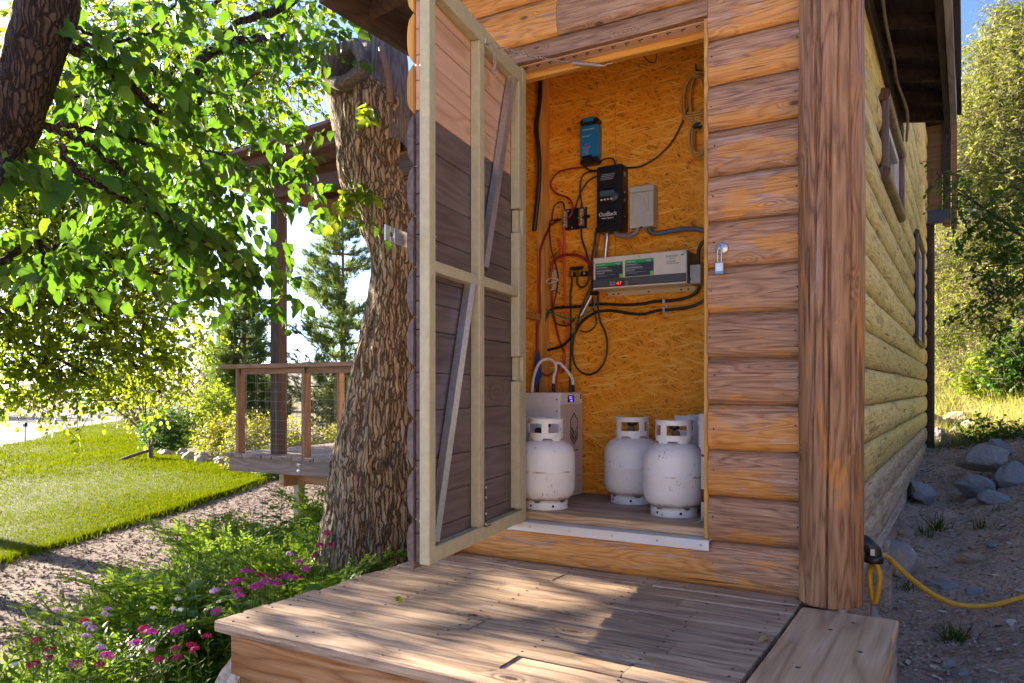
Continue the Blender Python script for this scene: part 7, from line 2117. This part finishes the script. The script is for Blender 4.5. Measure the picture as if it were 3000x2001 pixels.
# flowers: domed clusters of small petalled florets on leafy stems
def floret_dome(seed, R, nfl):
    r = np.random.default_rng(seed)
    P = []; D = []; Nn = []; Sz = []
    for i in range(nfl):
        u = r.normal(size=3); u[2] = abs(u[2]) * .9 + .15; u /= np.linalg.norm(u)
        c = u * np.array([R, R, R * .62]) * r.uniform(.85, 1.05)
        a = unit(np.cross(u, r.normal(size=3))); b = np.cross(u, a)
        for q in range(5):
            g = 2 * PI * q / 5
            P.append(c); D.append(a * math.cos(g) + b * math.sin(g) + u * .15); Nn.append(u); Sz.append(.0115 * r.uniform(.8, 1.2))
    return scatter((np.array([(0, .05, 0), (-.32, .7, .05), (.32, .7, .05), (0, 1, 0.0)], float), np.array([(0, 2, 1), (1, 2, 3)])), np.array(P), unit(np.array(D)), np.array(Nn), np.array(Sz))
def petal(name, c1, c2, c3):
    return leafmat(name, [c1, c2, c3], c2, .25, .6)
PM = {'magenta': petal('petal_magenta', (.30, .012, .20), (.40, .025, .30), (.46, .08, .36)), 'crimson': petal('petal_crimson', (.22, .005, .06), (.33, .01, .10), (.42, .02, .14)),
      'red': petal('petal_red', (.50, .01, .03), (.62, .02, .05), (.50, .05, .05)), 'lavender': petal('petal_lavender', (.36, .20, .48), (.48, .30, .58), (.42, .16, .46)), 'white': petal('petal_white', (.62, .64, .66), (.70, .70, .70), (.52, .56, .60))}
DM_ = {}
for c, m in PM.items():
    L_ = []
    for q in range(2):
        V, F = floret_dome(90 + q, .034, 26)
        me = np_mesh('bloom', V, F, m, data_only=True); me.materials.append(m); L_.append(me)
    DM_[c] = L_
V, F = twig_mesh(np.array([[0, 0, -.42], [.0, 0, -.2], [.01, .01, -.12]]), np.array([[0, 0, -.18], [0, 0, 0.0], [.03, .02, .0]]), .0032)
STEM = np_mesh('stem', V, F, M_FERN, data_only=True); STEM.materials.append(M_FERN)
lp = np.array([[0, 0, -.05 - .05 * i] for i in range(7) for _ in range(2)], float)
ldr = unit(np.array([[math.cos(i * 1.2 + (q * PI)), math.sin(i * 1.2 + q * PI), .5] for i in range(7) for q in range(2)], float))
V, F = scatter(LEAF_THIN, lp, ldr, np.tile([0, 0, 1.0], (14, 1)) + .01, np.full(14, .065), 1.0)
LEAFS = np_mesh('stem_leaves', V, F, M_FERN, data_only=True); LEAFS.materials.append(M_FERN)
FLOWERS = [('lavender', -3.42, 3.21, -0.12, 1.0), ('crimson', -3.12, 3.15, -0.06, 1.25), ('crimson', -3.08, 3.17, 0.01, 1.25), ('crimson', -3.14, 3.14, -0.12, 1.25), ('crimson', -3.07, 3.18, -0.06, 1.25), ('magenta', -3.11, 2.98, -0.12, 1.25), ('magenta', -2.96, 2.89, -0.12, 1.25), ('magenta', -3.13, 2.64, -0.1, 1.25), ('magenta', -2.88, 2.55, -0.1, 1.25), ('magenta', -2.85, 2.48, -0.1, 1.25), ('magenta', -2.87, 2.37, -0.1, 1.25), ('magenta', -2.98, 2.49, -0.1, 1.25), ('magenta', -2.93, 2.73, -0.12, 1.25), ('magenta', -2.85, 2.59, -0.12, 1.25), ('crimson', -2.84, 2.73, -0.12, 1.0), ('crimson', -3.0, 2.62, -0.1, 1.0), ('crimson', -2.96, 2.62, -0.1, 1.0), ('magenta', -2.83, 2.23, -0.16, 1.25), ('lavender', -2.93, 2.3, -0.1, 1.0), ('lavender', -2.94, 2.32, -0.1, 1.0), ('lavender', -3.28, 2.01, -0.16, 1.0), ('lavender', -3.21, 1.96, -0.16, 1.0), ('crimson', -3.2, 1.86, -0.16, 1.0), ('lavender', -3.14, 1.84, -0.16, 1.0), ('lavender', -3.07, 1.82, -0.16, 1.0), ('lavender', -2.99, 1.75, -0.16, 1.0), ('white', -3.12, 2.13, -0.16, 1.0), ('white', -3.16, 2.28, -0.16, 1.0), ('white', -2.99, 2.17, -0.16, 1.0), ('white', -3.04, 2.17, -0.16, 1.0), ('magenta', -2.82, 1.91, -0.16, 1.25), ('magenta', -2.75, 1.97, -0.16, 1.25), ('magenta', -2.76, 2.0, -0.16, 1.25), ('crimson', -2.88, 1.92, -0.16, 1.25), ('crimson', -2.58, 1.99, -0.16, 1.0), ('magenta', -2.75, 1.8, -0.16, 1.25), ('lavender', -2.75, 1.79, -0.16, 1.0), ('lavender', -2.81, 1.7, -0.16, 1.0), ('magenta', -2.71, 1.66, -0.16, 1.25), ('crimson', -2.64, 1.59, -0.16, 1.0), ('magenta', -2.72, 1.55, -0.16, 1.25), ('crimson', -2.86, 1.54, -0.16, 1.0), ('crimson', -2.96, 1.59, -0.16, 1.0), ('crimson', -3.11, 1.62, -0.16, 1.0), ('crimson', -2.84, 1.47, -0.16, 1.25), ('crimson', -2.56, 1.84, -0.16, 1.0), ('crimson', -2.54, 1.89, -0.16, 1.0), ('crimson', -2.49, 1.87, -0.16, 1.0), ('crimson', -2.47, 1.78, -0.16, 1.0), ('crimson', -2.51, 1.73, -0.16, 1.0), ('lavender', -3.57, 1.95, -0.16, 1.0), ('magenta', -2.87, 2.71, -0.12, 1.25), ('crimson', -3.03, 2.5, -0.1, 1.0), ('magenta', -2.98, 2.44, -0.1, 1.25), ('magenta', -2.93, 2.7, -0.12, 1.25), ('magenta', -2.89, 2.59, -0.12, 1.25), ('magenta', -2.83, 2.44, -0.1, 1.25), ('lavender', -2.63, 1.78, -0.16, 1.0), ('white', -2.9, 1.44, -0.16, 1.0), ('magenta', -2.77, 2.31, -0.1, 1.25), ('crimson', -2.95, 2.68, -0.12, 1.0), ('magenta', -3.09, 2.64, -0.1, 1.25)]
for i, (c, x, y, z, s) in enumerate(FLOWERS):
    lab = {'magenta': 'magenta domed flower cluster ', 'crimson': 'dark crimson flower cluster ', 'red': 'bright red flower cluster ', 'lavender': 'pale lavender flower cluster ', 'white': 'small white flower cluster '}[c] + where(x, y)
    t = thing('flower', lab, 'flower', (0, 0, 0), c + ' flowers ' + where(x, y))
    for nm, me in (('bloom', DM_[c][i % 2]), ('stem', STEM), ('stem_leaves', LEAFS)):
        o = bpy.data.objects.new(nm, me); COL.objects.link(o); o.parent = t; WORLD[o.name] = Matrix.Identity(4)
    z += .05 if x > -3.4 else .02
    t.matrix_basis = Matrix.Translation((x, y, z)) @ Matrix.Rotation(rf.uniform(0, 6.28), 4, 'Z') @ Matrix.Rotation(rf.uniform(-.25, .25), 4, 'X') @ Matrix.Scale(s * (.42 if c == 'white' else .56), 4)

# fallen bits on the deck
for lab, x, y, m, s in (('small yellow-green fallen leaf on the deck planks', -2.02, 2.46, M_LEAFB, .05), ('curled tan dead leaf on the seam of the wide board', -.585, 2.72, M_DRYG, .045), ('pale curled dead leaf near the front of the wide board', -.60, 2.12, M_DRYG, .05), ('tiny dead leaf at the foot of the wall logs', -1.06, 3.24, M_DRYG, .03)):
    Vt, Ft = leaf_shape(7, .36, .7, .1, .5)
    me = np_mesh('fallen_leaf', Vt * s, Ft, m, None, Matrix.Translation((x, y, .008)) @ Matrix.Rotation(x * 7, 4, 'Z'))
    tag(me, lab, 'fallen leaf')
